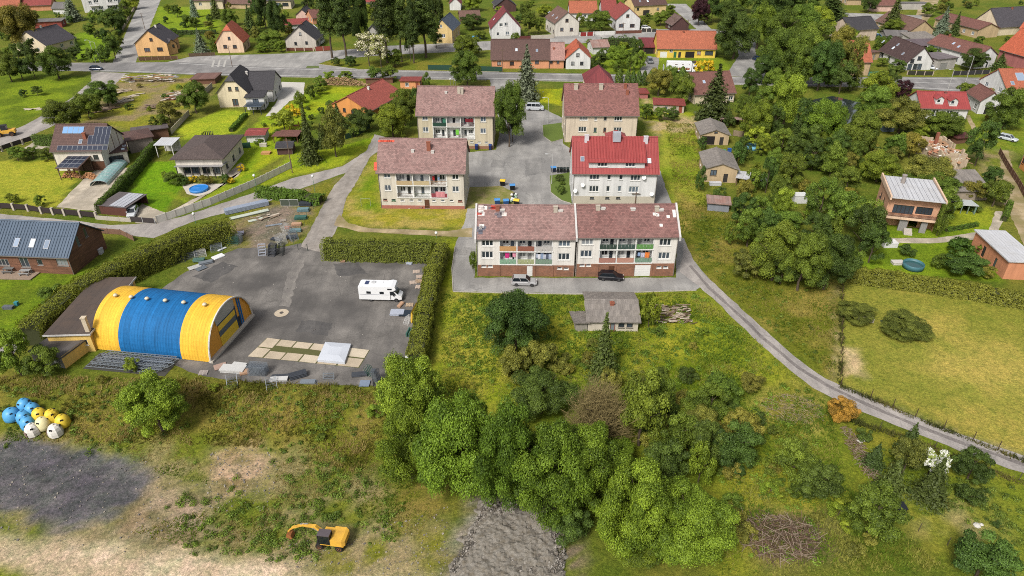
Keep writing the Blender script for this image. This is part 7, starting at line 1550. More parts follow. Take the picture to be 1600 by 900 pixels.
# ------------------------------------------------------------------ bins and recycling igloos
def igloo(px, py, rgb, label, r=1.0, facet=False):
    p = G(px, py); o = thing('recycling_igloo', label, 'recycling bin', (p.x, p.y, p.z), random.random()*6, 'discarded recycling igloos'); m = M('igloo_%d_%d_%d' % rgb, rgb, .45, .12, 1, stain=.25)
    n = 8 if facet else 18; MB().lathe([(r*.86, 0), (r, .1), (r*1.02, .55), (r*.97, .95), (r*.80, 1.35), (r*.5, 1.62), (r*.15, 1.72)], n).build('shell', m, o, smooth=not facet)
    for a in (0, 2.1, 4.2): 
        h = MB().obox((math.cos(a)*r*.78, math.sin(a)*r*.78, 1.32), Vector((-math.sin(a), math.cos(a), 0))*.16, Vector((math.cos(a), math.sin(a), -.8)).normalized()*.08 if False else Vector((math.cos(a)*.05, math.sin(a)*.05, .0)), (0, 0, .13)); h.build('slot', M('slot_black', (30,28,30)), o)
    MB().lathe([(.1, 1.7), (.1, 1.82), (.16, 1.84), (.03, 1.88)], 8).build('lifting_knob', m, o)
    if facet: MB().obox((math.cos(-1.2)*r*1.0, math.sin(-1.2)*r*1.0, .55), Vector((-math.sin(-1.2), math.cos(-1.2), 0))*.28, Vector((math.cos(-1.2), math.sin(-1.2), 0))*.05, (0, 0, .32)).build('sign_plate', M('plate_brown', (140,116,104)), o)
BLUI, YELI, WHI, CRE = (84,172,226), (240,206,28), (236,230,218), (240,228,170)
for (x, y, c, l, f) in ((21,654,BLUI,'large plain blue recycling igloo, leftmost of the heap',0), (41.5,639,BLUI,'blue recycling igloo at the back of the heap',0), (53.5,646,BLUI,'blue recycling igloo touching the back yellow one',0), (40,658,BLUI,'blue recycling igloo in the middle of the blue ones',0), (46,667,BLUI,'blue recycling igloo behind the front white one',0), (64.5,654,YELI,'large yellow recycling igloo in the middle of the heap',0), (83.5,656,YELI,'yellow recycling igloo with a brown plate',1), (100.5,664,YELI,'yellow recycling igloo, rightmost of the heap',0), (70,668,CRE,'cream recycling igloo with a black slot',0), (53.5,678,WHI,'white faceted recycling igloo in front on the left',1), (89,679,WHI,'white faceted recycling igloo in front on the right',1)): igloo(x, y, c, l, .92 if x != 21 else 1.05, f)
def bin_(px, py, lid, body, label, w_=1.15, d=.9, h=1.15, name='wheelie_bin'):
    p = G(px, py); o = thing(name, label, 'bin', (p.x, p.y, .03), random.uniform(-.3, .3), 'courtyard bins'); b = MB(); loft(b, [[(-w_*.42, -d*.38, .1), (w_*.42, -d*.38, .1), (w_*.42, d*.38, .1), (-w_*.42, d*.38, .1)], [(-w_/2, -d/2, h), (w_/2, -d/2, h), (w_/2, d/2, h), (-w_/2, d/2, h)]]); b.build('body', M('bin_%d_%d_%d' % body, body, .5), o)
    l = MB(); l.profx([(-d*.55, h+.02), (d*.55, h+.02), (d*.5, h+.22), (0, h+.3), (-d*.5, h+.15)], -w_*.54, w_*.54); l.build('lid', M('lid_%d_%d_%d' % lid, lid, .45), o)
    for s in (-1, 1): MB().box(s*w_*.35-.05, -d*.3, 0, s*w_*.35+.05, -d*.2, .12).box(s*w_*.35-.05, d*.2, 0, s*w_*.35+.05, d*.3, .12).build('castor', TYRE, o)
YB, BB, KB = (250,204,20), (80,150,214), (26,26,28)
bin_(785.5, 290, YB, KB, 'black bin with yellow lid at the edge of the courtyard grass'); bin_(800.5, 297, BB, KB, 'blue-lidded bin right of the yellow-lidded one at the courtyard grass'); bin_(807, 321, YB, KB, 'yellow-lidded bin nearest the long block'); bin_(777, 320, BB, (40,70,110), 'light blue bin behind the long block chimney'); bin_(790.5, 321, BB, (40,80,130), 'blue bin behind the long block ridge'); bin_(864.5, 269, BB, (30,40,60), 'blue-lidded bin beside the white block')
for k in range(4): bin_(872+k*5, 269.5, (40,50,48), (28,32,32), 'black bin in the row beside the white block, %s from the left' % ['first','second','third','fourth'][k], .6, .7, 1.0)
bin_(744.5, 234, (30,60,130), (24,44,96), 'dark blue bin at the left of the farther beige block', .7, .7, 1.2); bin_(766, 234, (30,60,130), (24,44,96), 'dark blue bin at the right of the farther beige block', .7, .7, 1.2)
p = G(801, 310); mb = MB(); rr = random.Random(2)
for k in range(16): mb.m = k % 3; mb.lathe([(.12, 0), (.3, .1), (.34, .3), (.2, .5), (.04, .58)], 7, (rr.uniform(-.8, .8), rr.uniform(-2.2, 1.8), .02))
o = mb.build('rubbish_bags', [M('bag_white', (226,226,222), .5), M('bag_black', (36,38,36), .4), M('bag_green', (150,176,150), .5)]); o.location = (p.x, p.y, 0); tag(o, 'heap of white and black rubbish bags between the bins', 'rubbish', None, 'stuff')
# ------------------------------------------------------------------ yard stock
STEEL = M('galvanised', (150,158,166), .4, .15, 2, metal=.4); GREENM = M('green_steel', (60,104,92), .5, .2, 2); DARKM = M('dark_steel', (62,66,74), .5, .2, 2); PALE = M('pale_boards', (206,204,200), .7, .15, 2); WOODM = M('old_boards', (190,150,118), .9, .3, 3)
def ladderframe(mb, o, u, v, L_, W_, n, r=.03):
    o, u, v = Vector(o), Vector(u).normalized(), Vector(v).normalized()
    mb.tube([o, o+u*L_], r, 4); mb.tube([o+v*W_, o+u*L_+v*W_], r, 4)
    for k in range(n+1): q = o+u*(L_*k/n); mb.tube([q, q+v*W_], r*.8, 4)
def stack_at(name, px, py, rz, label, cat='stack'): p = G(px, py); return thing(name, label, cat, (p.x, p.y, terrain(p.x, p.y)+.015), rz)
o = stack_at('truss_stack', 133, 575, R_(-8), 'big stack of galvanised lattice trusses along the hangar wall', 'trusses')
MB().box(-.2, -.2, 0, 12.6, 3.6, .03).build('ground_sheet', M('dark_ground', (74,72,66), .95), o)
for lay in range(3):
    for row in range(3-lay//2):
        mb = MB(); ladderframe(mb, (.1+lay*.9, row*1.12+.1+lay*.25, .25+lay*.4), (1, 0, 0), (.55, 1, .1), 11.0, 1.05, 17, .065); mb.build('truss', STEEL, o)
def pipes(px, py, rz, label, L_=3, n=4, lay=2, mat=STEEL, r=.07, name='pipe_stack', cat='pipes'):
    o = stack_at(name, px, py, rz, label, cat)
    for l in range(lay):
        for k in range(n): MB().tube([(-L_/2, (k-n/2)*r*2.6, r+.06+l*r*2.1), (L_/2, (k-n/2)*r*2.6, r+.06+l*r*2.1)], r, 5).build('tube', mat, o)
def boards(px, py, rz, label, L_=2.4, W_=1.2, n=5, mat=PALE, t=.07, name='board_stack', cat='boards'):
    o = stack_at(name, px, py, rz, label, cat); rr = random.Random(int(px*3+py))
    for k in range(n): MB().obox((rr.uniform(-.08, .08), rr.uniform(-.06, .06), .06+t/2+k*(t+.008)), (L_/2*rr.uniform(.93, 1), 0, 0), (0, W_/2*rr.uniform(.93, 1), 0), (0, 0, t/2)).build('board', mat, o)
    return o
def frames(px, py, rz, label, n=6, W_=1.1, Hh_=2.0, gap=.18, mat=STEEL, lean=.35, name='scaffold_frames', cat='scaffolding'):
    o = stack_at(name, px, py, rz, label, cat)
    for k in range(n): mb = MB(); ladderframe(mb, (0, k*gap, 0), (0, lean, 1), (1, 0, 0), Hh_, W_, 4, .03); mb.build('frame', mat, o)
    return o
def pallet(px, py, rz, label, rgb=(196,170,140)):
    o = stack_at('pallet', px, py, rz, label, 'pallet'); m = M('pallet_%d' % rgb[0], rgb, .9, .25, 3)
    for k in range(5): MB().box(-.6, -.5+k*.22, .11, .6, -.5+k*.22+.14, .14).build('slat', m, o)
    for k in range(3): MB().box(-.6+k*.53, -.5, 0, -.46+k*.53, .52, .105).build('bearer', m, o)
boards(365, 579, R_(-6), 'stack of whitish boards before the hangar door', 3.6, 1.5, 6); boards(374, 573, R_(-10), 'stack of white panels behind the whitish boards', 2.2, 1.2, 4); boards(383, 583, R_(20), 'heap of brown timber offcuts beside the white boards', 1.4, 1.0, 4, WOODM)
o = stack_at('mesh_crates', 404, 584, R_(-5), 'tall stack of galvanised mesh racks in the yard', 'racks')
for k in range(9): mb = MB(); ladderframe(mb, (-1.3, -.6, .1+k*.19), (1, 0, 0), (0, 1, 0), 2.6, 1.3, 12, .03); mb.build('rack', STEEL, o)
boards(437, 594, R_(4), 'white boards lying beside the grass edge of the yard', 2.6, .9, 4); pipes(441, 588, R_(5), 'grey tubes lying behind the white boards', 3.0, 5, 1, DARKM); pipes(466, 588, R_(25), 'dark stacked beams at the yard edge', 2.4, 4, 3, DARKM, .11); boards(482, 598, R_(0), 'greenish metal grating at the yard edge', 2.2, .8, 3, STEEL); frames(505, 594, 0, 'single steel frame standing at the yard edge', 2, 1.5, 1.0, .3)
frames(580, 590, R_(70), 'green steel trestles near the hedge corner', 3, 1.0, 1.5, .3, GREENM); pipes(562, 586, R_(8), 'grey pipes lying near the concrete slabs', 2.2, 4, 2, DARKM, .09); boards(570, 600, 0, 'blue-grey metal sheet beside the leaning frames', 1.4, 1.4, 2, M('bluegrey_sheet', (130,144,164), .4)); frames(583, 604, R_(10), 'dark frames leaning together near the hedge corner', 7, 1.0, 2.0, .15, DARKM); frames(593, 602, R_(80), 'pale frames leaning beside the dark ones', 5, 1.0, 2.2, .12, STEEL)
boards(621, 490, R_(0), 'stack of pale grey panels before the hedge', 2.3, 1.6, 4, M('panel_bluegrey', (176,182,196), .4)); boards(634.5, 491, R_(-3), 'dark blue-black sheet beside the pale panels', 2.2, 1.6, 3, M('sheet_inky', (42,54,66), .5)); boards(626, 477, R_(70), 'small brown board stack above the pale panels', 1.6, .6, 3, WOODM); pallet(640, 477, 0, 'pale pallet beside the small brown boards'); frames(630, 506, R_(-30), 'white folding trestles below the dark sheet', 4, .9, 1.2, .25, PALE, .8)
o = stack_at('yellow_sign_board', 648, 497, R_(80), 'yellow board leaning upright against the hedge', 'board'); MB().obox((0, 0, 1.0), (1.5, 0, 0), (0, .12, .25), (0, -.1, .9)).build('board', M('sign_yellow', (232,186,40), .6), o); MB().box(-1.6, -.5, 0, -1.5, -.4, 1.9).build('prop', M('prop_pale', (200,190,174)), o)
pipes(640, 522, R_(80), 'grey-green rolls lying against the hedge', 1.8, 3, 2, GREENM, .16)
for (x, y, l) in ((650.5,425,'uppermost pallet of the column by the hedge'), (656,433,'pallet right of the column by the hedge'), (654,440,'wooden pallet in the middle by the hedge'), (645.5,442,'pallet left of the others by the hedge'), (654.5,449,'lowest pallet of the column by the hedge')): pallet(x, y, random.uniform(-.2, .2), l, (206,184,166) if x != 654 else (190,160,128))
boards(641.5, 410, R_(75), 'pale panels lying in the yard corner below the hedge', 2.0, 1.1, 3, M('panel_bluegrey', (176,182,196), .4)); boards(553, 405, R_(-3), 'white-capped green skip-like crate below the hedge', 2.4, 1.2, 8, PALE); boards(525, 406, 0, 'grey boards below the hedge', 1.5, .8, 3, DARKM); boards(536, 409, 0, 'brown boards below the hedge', .9, .7, 4, WOODM)
# tarpaulin-covered frame on the slabs
q = [G2(509, 538), G2(549, 541), G2(539, 570), G2(496.5, 566)]; cx = sum(a[0] for a in q)/4; cy = sum(a[1] for a in q)/4; tr = thing('tarpaulin_cover', 'square pale grey tarpaulin stretched over a low frame on the slabs', 'cover', (cx, cy, .06)); qq = [(a[0]-cx, a[1]-cy) for a in q]
mb = MB(); inn = [(a*.45, b*.45, .62) for a, b in qq]; ed = [(a, b, .42) for a, b in qq]
for k in range(4): j = (k+1) % 4; mb.quad(ed[k], inn[k], inn[j], ed[j]) if True else None; mb.quad((ed[k][0], ed[k][1], .02), ed[k], ed[j], (ed[j][0], ed[j][1], .02))
mb.quad(*inn[::-1]); mb.build('tarpaulin', M('tarp', (206,210,218), .45, .08, .8), tr)
# storage corner above the yard
o = stack_at('steel_profiles', 386, 327, R_(33), 'long stack of grey steel box profiles beside the lane', 'steel profiles')
for k in range(6):
    for l in range(4): MB().box(-4.5+.1*((k*l) % 3), -.75+k*.26, .1+l*.24, 4.5, -.75+k*.26+.22, .1+l*.24+.2).build('profile', M('profile_blue', (156,166,184), .4, .1), o)
boards(390, 336, R_(33), 'long pale planks lying beside the steel profiles', 8., 1.2, 3, M('plank_greenish', (196,202,184), .6)); boards(400, 344, R_(33), 'thin slats lying in the grass beside the planks', 3., 1., 1, M('plank_greenish', (196,202,184), .6))
boards(347, 390, R_(55), 'white sheet leaning on the ground before the hedge end', 1.7, .5, 2, M('sheet_white', (236,236,236), .5)); boards(341, 402, R_(50), 'pair of white sheets lying in the yard corner', 2.2, 1.5, 2, M('sheet_white', (236,236,236), .5))
frames(350, 384, 0, 'dark green covered racks at the hedge end', 5, 2.6, 1.6, .3, GREENM, .1); frames(330, 395, R_(20), 'grey frames lying beside the hedge', 4, 2.0, 1.2, .4, STEEL, .6); frames(285, 408, R_(25), 'grey frames piled along the long hedge', 6, 2.6, 1.2, .3, STEEL, .8); frames(305, 404, R_(25), 'lighter frames beside the piled grey frames', 5, 2.0, 1.2, .3, PALE, .8)
pipes(304, 418, R_(40), 'white pipes lying at the yard edge near the hedge', 2.2, 5, 1, PALE, .1); pipes(314, 420, R_(50), 'grey pipes beside the white ones', 1.8, 4, 1, STEEL, .12); pipes(312, 408, R_(5), 'green rolls lying beside the hedge', 2., 3, 2, GREENM, .14)
frames(404, 400, R_(8), 'pale blue-grey panels leaning in the yard', 4, 1.3, 2.1, .12, M('panel_bluegrey', (176,182,196), .4), .6); frames(418, 401, R_(-10), 'dark grey panels leaning in the yard, middle group', 9, 1.3, 2.2, .12, DARKM, .5); frames(432, 399, R_(-20), 'black panels leaning in the yard, right group', 6, 1.2, 2.2, .15, M('black_panel', (42,46,44), .5), .5); frames(440, 385, R_(60), 'white tubular frames standing behind the leaning panels', 6, 1.6, 1.9, .25, PALE, .2)
boards(455, 372, R_(10), 'dark pallets of sheet metal near the fence', 2., 1.2, 5, DARKM); boards(464, 352, R_(5), 'white-topped timber stack near the fence', 2.0, 1.0, 6, WOODM); boards(470, 342, R_(5), 'green steel grates stacked near the fence', 2.4, 1.2, 7, GREENM); boards(474, 330, R_(5), 'blue-green grates nearest the bushy hedge', 2.4, 1.2, 8, M('teal_steel', (110,140,144), .5)); boards(478, 321, R_(0), 'dark machine parts heap under the bushy hedge', 2.6, 1.4, 9, DARKM); boards(449, 357, R_(10), 'small heap of red bricks and a white sack', .9, .7, 5, M('brick_heap', (186,116,84), .9))
o = stack_at('mesh_cage', 453, 322, 0, 'dark wire cage standing below the bushy hedge', 'cage')
mb = MB(); ladderframe(mb, (-1.9, 0, 0), (1, 0, 0), (0, 0, 1), 3.8, 1.5, 2, .05); mb.build('frame', PALE, o); MB().box(-1.85, .02, .1, 1.85, .05, 1.4).build('mesh', M('mesh_dark', (76,84,70), .8), o)
for k in range(2): frames(355+k*62, 606+k*4, R_(20), ['bent steel frame lying in the grass below the hangar', 'steel frame half sunk in the grass at the yard edge'][k], 2, 1.4, 1.6, .4, STEEL, 1.5)
pallet(318, 583, .1, 'grey pallet leaning at the hangar corner', (176,164,158)); boards(345, 573, R_(30), 'rusty door panel on the ground at the hangar corner', 1.8, 1.4, 1, M('rusty_panel', (176,146,130), .8))
# ------------------------------------------------------------------ fences and walls
def post_fence(name, label, pts, h, step, panel, post, pw=.14, gap=.12, t=.05, slats=0, cat='fence', zo=0, pt=None):
    P = [G(*p) for p in pts]; o = thing(name, label, cat, (P[0].x, P[0].y, P[0].z)); pm = M('fpost_%d_%d_%d' % post, post, .85, .15, 2); fm = M('fpanel_%d_%d_%d' % panel, panel, .75, .2, 2) if panel else None; O = P[0]; pmesh = MB().box(-pw/2, -pw/2, 0, pw/2, pw/2, pt or h+.1).mesh('post', pm); cache = {}
    for a, b in zip(P[:-1], P[1:]):
        d = b-a; L_ = math.hypot(d.x, d.y); n = max(1, round(L_/step)); rz = math.atan2(d.y, d.x); st = L_/n
        for k in range(n+1):
            q = a+d*(k/n); link('post', pmesh, o, q-O, rz)
            if k < n and fm:
                key = (round(st, 2), slats)
                if key not in cache:
                    mb = MB()
                    if slats:
                        for s in range(slats): mb.box(pw/2+.01, -t/2, gap+s*(h-gap)/slats, st-pw/2-.01, t/2, gap+(s+1)*(h-gap)/slats-.03)
                    else: mb.box(pw/2+.01, -t/2, gap, st-pw/2-.01, t/2, h)
                    cache[key] = mb.mesh('panel', fm)
                link('panel', cache[key], o, q-O, rz)
    return o
post_fence('panel_fence', 'dark panel fence with pale concrete posts along the lane', [(-22,325),(45,330),(66,334),(102,337),(152,342)], 1.5, 3.2, (58,46,46), (196,184,168), .45, .35)
post_fence('panel_fence', 'dark panel fence beside the pale track, upper left', [(-30,249),(20,231),(52,221)], 1.5, 3.2, (62,54,54), (196,184,168), .4, .35)
post_fence('sliding_gate', 'dark sliding gate before the open carport', [(205,347),(243,350)], 1.25, 2.2, (66,58,58), (190,190,188), .1, .2, cat='gate')
post_fence('concrete_fence', 'long pale concrete panel fence beside the curving lane', [(246,349),(290,334),(330,320),(400,290),(456,262)], 1.6, 2.0, (232,226,214), (206,198,184), .16, .0, .08)
post_fence('concrete_wall', 'low pale wall below the brown garage', [(152,343),(205,347)], .9, 3., (196,186,170), (188,178,162), .14, .0, .12)
post_fence('garden_wall', 'pale concrete wall between the rubble plot and the lawn', [(332,137),(318,150)], 1.6, 2., (186,176,160), (176,166,150), .14, 0, .1); post_fence('garden_wall', 'lower stretch of pale concrete wall beside the lawn', [(296,180),(268,210)], 1.5, 2., (196,184,164), (176,166,150), .14, 0, .1)
post_fence('board_fence', 'dark brown board fence before the peach corner house', [(218,95),(278,93)], 1.4, 2.4, (96,62,46), (140,110,90), .2, .1, .05, 5); post_fence('board_fence', 'brown fence running right of the peach corner house', [(296,89),(336,87)], 1.3, 2.4, (92,70,54), (120,96,80), .15, .1, .05, 5)
post_fence('picket_fence', 'brown fence panels with pale posts before the grey-beige house', [(448,80),(490,80)], 1.3, 3.0, (112,62,46), (196,172,150), .4, .25); post_fence('board_gate', 'red-brown gate right of the grey-beige house', [(493,80),(518,79)], 1.7, 3.2, (140,62,44), (170,140,120), .3, .1, cat='gate')
post_fence('mesh_fence', 'dark green screen fence along the main road', [(669,109),(706,109.5)], 1.7, 2.6, (34,74,56), (60,80,66), .07, .05); post_fence('mesh_fence', 'dark green screen fence right of the yellowish tree', [(748,111),(785,112)], 1.7, 2.6, (34,74,56), (60,80,66), .07, .05)
post_fence('mesh_fence', 'green screen fence between the garden and the lane', [(540,218),(560,212),(578,200)], 1.5, 2.6, (40,72,50), (60,80,66), .07, .05); post_fence('mesh_fence', 'green screen fence behind the bungalow', [(376,232),(392,231)], 1.5, 2.6, (40,84,62), (60,80,66), .07, .05)
post_fence('yard_fence', 'thin green wire fence beside the gravel track', [(494,318),(476,352),(460,385)], 1.7, 2.6, None, (58,96,70), .06); post_fence('yard_gate', 'low dark wire gate across the gravel track', [(466,390),(481,392),(506,395)], 1.3, 2.6, None, (58,70,60), .08)
fx = post_fence('field_fence', 'thin post fence along the mown field beside the road', [(1313,603),(1360,622),(1430,652),(1520,688),(1640,735)], 1.4, 3.0, None, (74,56,42), .09); post_fence('field_fence', 'post fence down the left side of the mown field', [(1316,446),(1313,603)], 1.4, 2.6, None, (84,62,46), .09)
post_fence('field_fence', 'thin post fence above the planted slope', [(1330,655),(1420,687),(1500,717),(1640,768)], 1.2, 3., None, (84,74,62), .07); post_fence('field_fence', 'thin post fence below the planted slope', [(1435,830),(1480,852),(1530,885)], 1.2, 3., None, (84,74,62), .07)
post_fence('lane_fence', 'brown wooden fence along the sandy lane at right', [(1560,240),(1572,262),(1590,290),(1605,318)], 1.5, 2.4, (112,76,58), (140,110,90), .12, .1, .05, 6)
post_fence('road_fence', 'dark fence along the road before the white gabled house', [(1417,117),(1457,118)], 1.4, 2.6, (54,52,40), (190,170,150), .25, .15); post_fence('road_fence', 'dark fence along the road right of the garage', [(1488,118),(1545,116)], 1.5, 2.8, (56,54,56), (150,140,130), .2, .1); post_fence('road_fence', 'green mesh fence along the road beside the trees', [(1356,119),(1386,118)], 1.5, 2.6, (60,130,104), (60,90,76), .07, .05)
post_fence('street_wall', 'pale wall on the upper street left of the white gabled house', [(830,61),(866,59)], 1.4, 4, (196,186,170), (186,176,160), .2, 0, .12); post_fence('street_wall', 'white wall on the upper street below the orange roof', [(929,55),(960,54)], 1.5, 4, (220,218,212), (210,206,200), .2, 0, .12); post_fence('street_gate', 'red gate on the upper street', [(906,57),(927,56)], 1.6, 2.6, (150,40,36), (220,216,210), .4, .1, cat='gate')
post_fence('street_fence', 'dark fence before the white red-roofed house', [(962,53),(1002,52)], 1.3, 2.6, (112,66,50), (120,80,64), .15, .1); post_fence('street_fence', 'dark fence with pale posts right of the white car', [(1002,50),(1026,50)], 1.3, 2.6, (60,56,52), (196,186,170), .3, .1); post_fence('street_fence', 'dark red fence at the left end of the upper street', [(804,62),(829,61)], 1.3, 2.6, (104,50,44), (110,70,60), .12, .1)
post_fence('side_wall', 'pale posts and wall along the right of the side street', [(192,48),(212,12)], 1.2, 3., (176,160,140), (206,190,170), .4, .1)
post_fence('fence', 'old grey rail fence beside the trees above the brick sheds', [(1145,212),(1205,222)], 1.6, 2.4, (150,130,104), (120,100,80), .12, .05, .05, 5); post_fence('brick_fence', 'brown fence beside the timber barn', [(150,364),(190,367),(210,377)], 1.2, 2.4, (140,104,82), (120,96,80), .1, .05, .05, 4)
# ------------------------------------------------------------------ poles and lamps
def pole(px, py, topy, label, r=.1, rgb=(120,96,78), lamp=None, arm=0, topx=None, name='utility_pole', cat='pole'):
    p = G(px, py); h = zrow(p.y, topy)-p.z; o = thing(name, label, cat, p); m = M('pole_%d_%d_%d' % rgb, rgb, .7, .2, 2); MB().tube([(0, 0, -.2), (0, 0, h)], [r, r*.7], 7).build('mast', m, o)
    if arm: MB().tube([(0, 0, h-.1), (arm*.5, 0, h+.15), (arm, 0, h+.1)], r*.5, 5).build('arm', m, o); MB().box(arm-.12 if arm > 0 else arm-.5, -.13, h+.02, arm+.5 if arm > 0 else arm+.12, .13, h+.14).build('lamp_head', M('lamp_grey', (206,206,204), .5), o)
    if lamp: MB().lathe([(.05, -.02), (.2, .05), (.3, .25), (.3, .35), (.18, .55), (.02, .62)], 12, (0, 0, h)).build('lamp_globe', M('globe_white', (238,238,234), .3), o, smooth=True)
    if not arm and not lamp: MB().box(-.9, -.06, h-.5, .9, .06, h-.38).build('crossarm', m, o)
    return o
POLE = [(457,270,216,'wooden utility pole beside the concrete panel fence'), (227,47,20,'leaning wooden pole beside the side street'), (363,104,70,'dark wooden pole at the zebra crossing'), (785,112,77,'thin pole before the long brown-roofed house'), (973,55,35,'wooden pole on the upper street'), (1052,48,27,'grey pole beside the small carport'), (1074,47,30,'pale pole right of the small carport'), (1224,136,108,'pale pole at the edge of the tall trees'), (992,322,300,'thin aerial mast behind the long block')]
for (x, y, t, l) in POLE: pole(x, y, t, l, .12)
LAMPS = [(150,98,63,'grey lamp post left of the parked blue car'), (157,98,66,'second grey lamp post right beside the first, left of the side street'), (862,288,241,'tall pale lamp post on the grass island in the courtyard'), (856,193,153,'tall lamp post at the bend of the courtyard'), (1480,143,109,'lamp post on the near side of the road at right'), (1507,133,88,'tall lamp post on the far side of the road at right')]
for (x, y, t, l) in LAMPS: pole(x, y, t, l, .09, (190,188,184), None, -1.2, None, 'street_lamp', 'street lamp')
GLOBE = [(494,311,277,'green globe lamp beside the bushy hedge'), (403,305,276,'green globe lamp beside the concrete fence'), (306,349,336,'globe lamp beside the bend of the lane'), (682,372,366,'globe lamp on the sandy path'), (638,580,560,'globe lamp at the lower end of the yard hedge'), (32,536,520,'globe lamp at the lower end of the long hedge')]
for (x, y, t, l) in GLOBE: pole(x, y, t, l, .05, (90,140,110), True, 0, None, 'globe_lamp', 'lamp')
for (x, y, t, l) in ((704,133,125,'white globe lamp behind the farther beige block, left of the group'), (709,132,121,'highest white globe lamp behind the farther beige block'), (712,134,127,'white globe lamp behind the farther beige block, right of the group')): pole(x, y, t, l, .05, (150,150,150), True, 0, None, 'globe_lamp', 'lamp')
# ------------------------------------------------------------------ heaps and small garden things
def mound(name, poly, hgt, mat, label, rough=.4, step=.35, cat='heap', stuff=False):
    P = PW(poly); xs = [p[0] for p in P]; ys = [p[1] for p in P]; X, Y = np.meshgrid(np.arange(min(xs), max(xs), step), np.arange(min(ys), max(ys), step)); Xw = X+(fbm(X/1.8, Y/1.8, 4)-.5)*3.4; Yw = Y+(fbm(X/1.8+50, Y/1.8, 4)-.5)*3.4; ins = inpoly(Xw, Yw, P); d = np.where(ins, dseg(Xw, Yw, P), 0)
    Z = hgt*(1-np.exp(-d/(hgt*1.1)))*(.55+.9*fbm(X/2.2, Y/2.2, 4))+rough*(fbm(X*1.4, Y*1.4, 4)-.5+.55*(fbm(X*4+9, Y*4, 3)-.5))*np.minimum(1, d/.6)-.06; tz = -2.6*(1-_ss(63, 76, Y))*(1-_ss(-20, -2, X)); idx = -np.ones(X.shape, int); vs_ = []; fs = []
    cx, cy = sum(xs)/len(xs), sum(ys)/len(ys)
    for i in range(X.shape[0]):
        for j in range(X.shape[1]):
            idx[i, j] = len(vs_); vs_.append((X[i, j]-cx, Y[i, j]-cy, Z[i, j]+tz[i, j]))
    for i in range(X.shape[0]-1):
        for j in range(X.shape[1]-1):
            if ins[i:i+2, j:j+2].any(): fs.append((idx[i, j], idx[i, j+1], idx[i+1, j+1], idx[i+1, j]))
    me = bpy.data.meshes.new(name); me.from_pydata(vs_, [], fs); me.materials.append(mat); o = link(name, me, None, (cx, cy, 0)); return tag(o, label, cat, None, 'stuff' if stuff else None)
GRV = M('rubble_grey', (142,135,124), .95, .7, 5, .3, stain=.85, dirt=(104,94,78))
mound('gravel_heap', [(752,782),(775,788),(800,776),(822,790),(848,795),(862,815),(890,826),(872,846),(884,868),(868,885),(885,905),(880,930),(688,930),(710,900),(702,878),(730,858),(720,838),(744,820),(736,800)], 0.75, GRV, 'big grey gravel and rubble heap at the bottom edge', .42, .15)
mound('bush_mound', [(1380,508),(1400,490),(1432,490),(1448,512),(1430,530),(1396,528)], .8, M('mound_green', (70,84,40), .95, .4, 2, .6), 'overgrown round mound on the mown field', .5, .3)
def sticks(name, px, py, n, rx, ry, h, label, mat, ln=(.6, 2.2), r=.03, cat='heap'):
    p = G(px, py); mb = MB(); rr = random.Random(int(px+py))
    for k in range(n):
        a = rr.random()*6.28; q = rr.random()**.5; x, y = math.cos(a)*q*rx, math.sin(a)*q*ry; z = h*(1-q*q)*rr.random()+.08; b = rr.random()*6.28; e_ = rr.uniform(-.3, .5); l = rr.uniform(*ln)/2; d = Vector((math.cos(b)*math.cos(e_), math.sin(b)*math.cos(e_), math.sin(e_)))*l; c = Vector((x, y, z)); c.z = max(c.z, abs(d.z)*.6); mb.m = rr.randrange(len(mat)); mb.tube([c-d, c+d*.1+Vector((0, 0, .06)), c+d], [r, r*.8, r*.5], 4)
    o = mb.build(name, mat); o.location = (p.x, p.y, terrain(p.x, p.y)); return tag(o, label, cat, None, 'stuff')
BRSH = [M('brush_a', (128,102,80), .95), M('brush_b', (96,74,58), .95), M('brush_c', (160,140,118), .95)]
sticks('brushwood_heap', 1216, 840, 430, 4.6, 3.0, 1.0, 'heap of brown brushwood at the lower right', BRSH, (.8, 3.), .035); sticks('brush_line', 1345, 712, 260, 1.0, 5.0, .5, 'line of cut branches down the planted slope', [BRSH[2], BRSH[0]], (.5, 1.6), .03); sticks('hay_patch', 1240, 640, 300, 4, 3, .3, 'flattened dry stalks in the meadow', [M('straw', (186,166,112), .95), BRSH[2]], (.5, 1.5), .02)
def planks(name, px, py, n, rx, ry, h, label, mats, rz=0, seed=1, cat='timber', sc=1.):
    p = G(px, py); o = thing(name, label, cat, (p.x, p.y, terrain(p.x, p.y)), rz); rr = random.Random(seed)
    for k in range(n):
        l = rr.uniform(.6, 2.2)*sc; a = rr.gauss(0, .35); d = Vector((math.cos(a), math.sin(a), rr.uniform(-.05, .12))).normalized(); s = Vector((-d.y, d.x, 0)).normalized(); MB().obox((rr.uniform(-rx, rx), rr.uniform(-ry, ry), .08+h*rr.random()), d*l/2, s*rr.uniform(.06, .22)*sc, d.cross(s)*.035).build('plank', rr.choice(mats), o)
    return o
OLDW = [M('oldwood_a', (176,156,134), .9, .3, 3), M('oldwood_b', (146,124,102), .9, .3, 3), M('oldwood_c', (200,184,164), .9, .2, 3)]
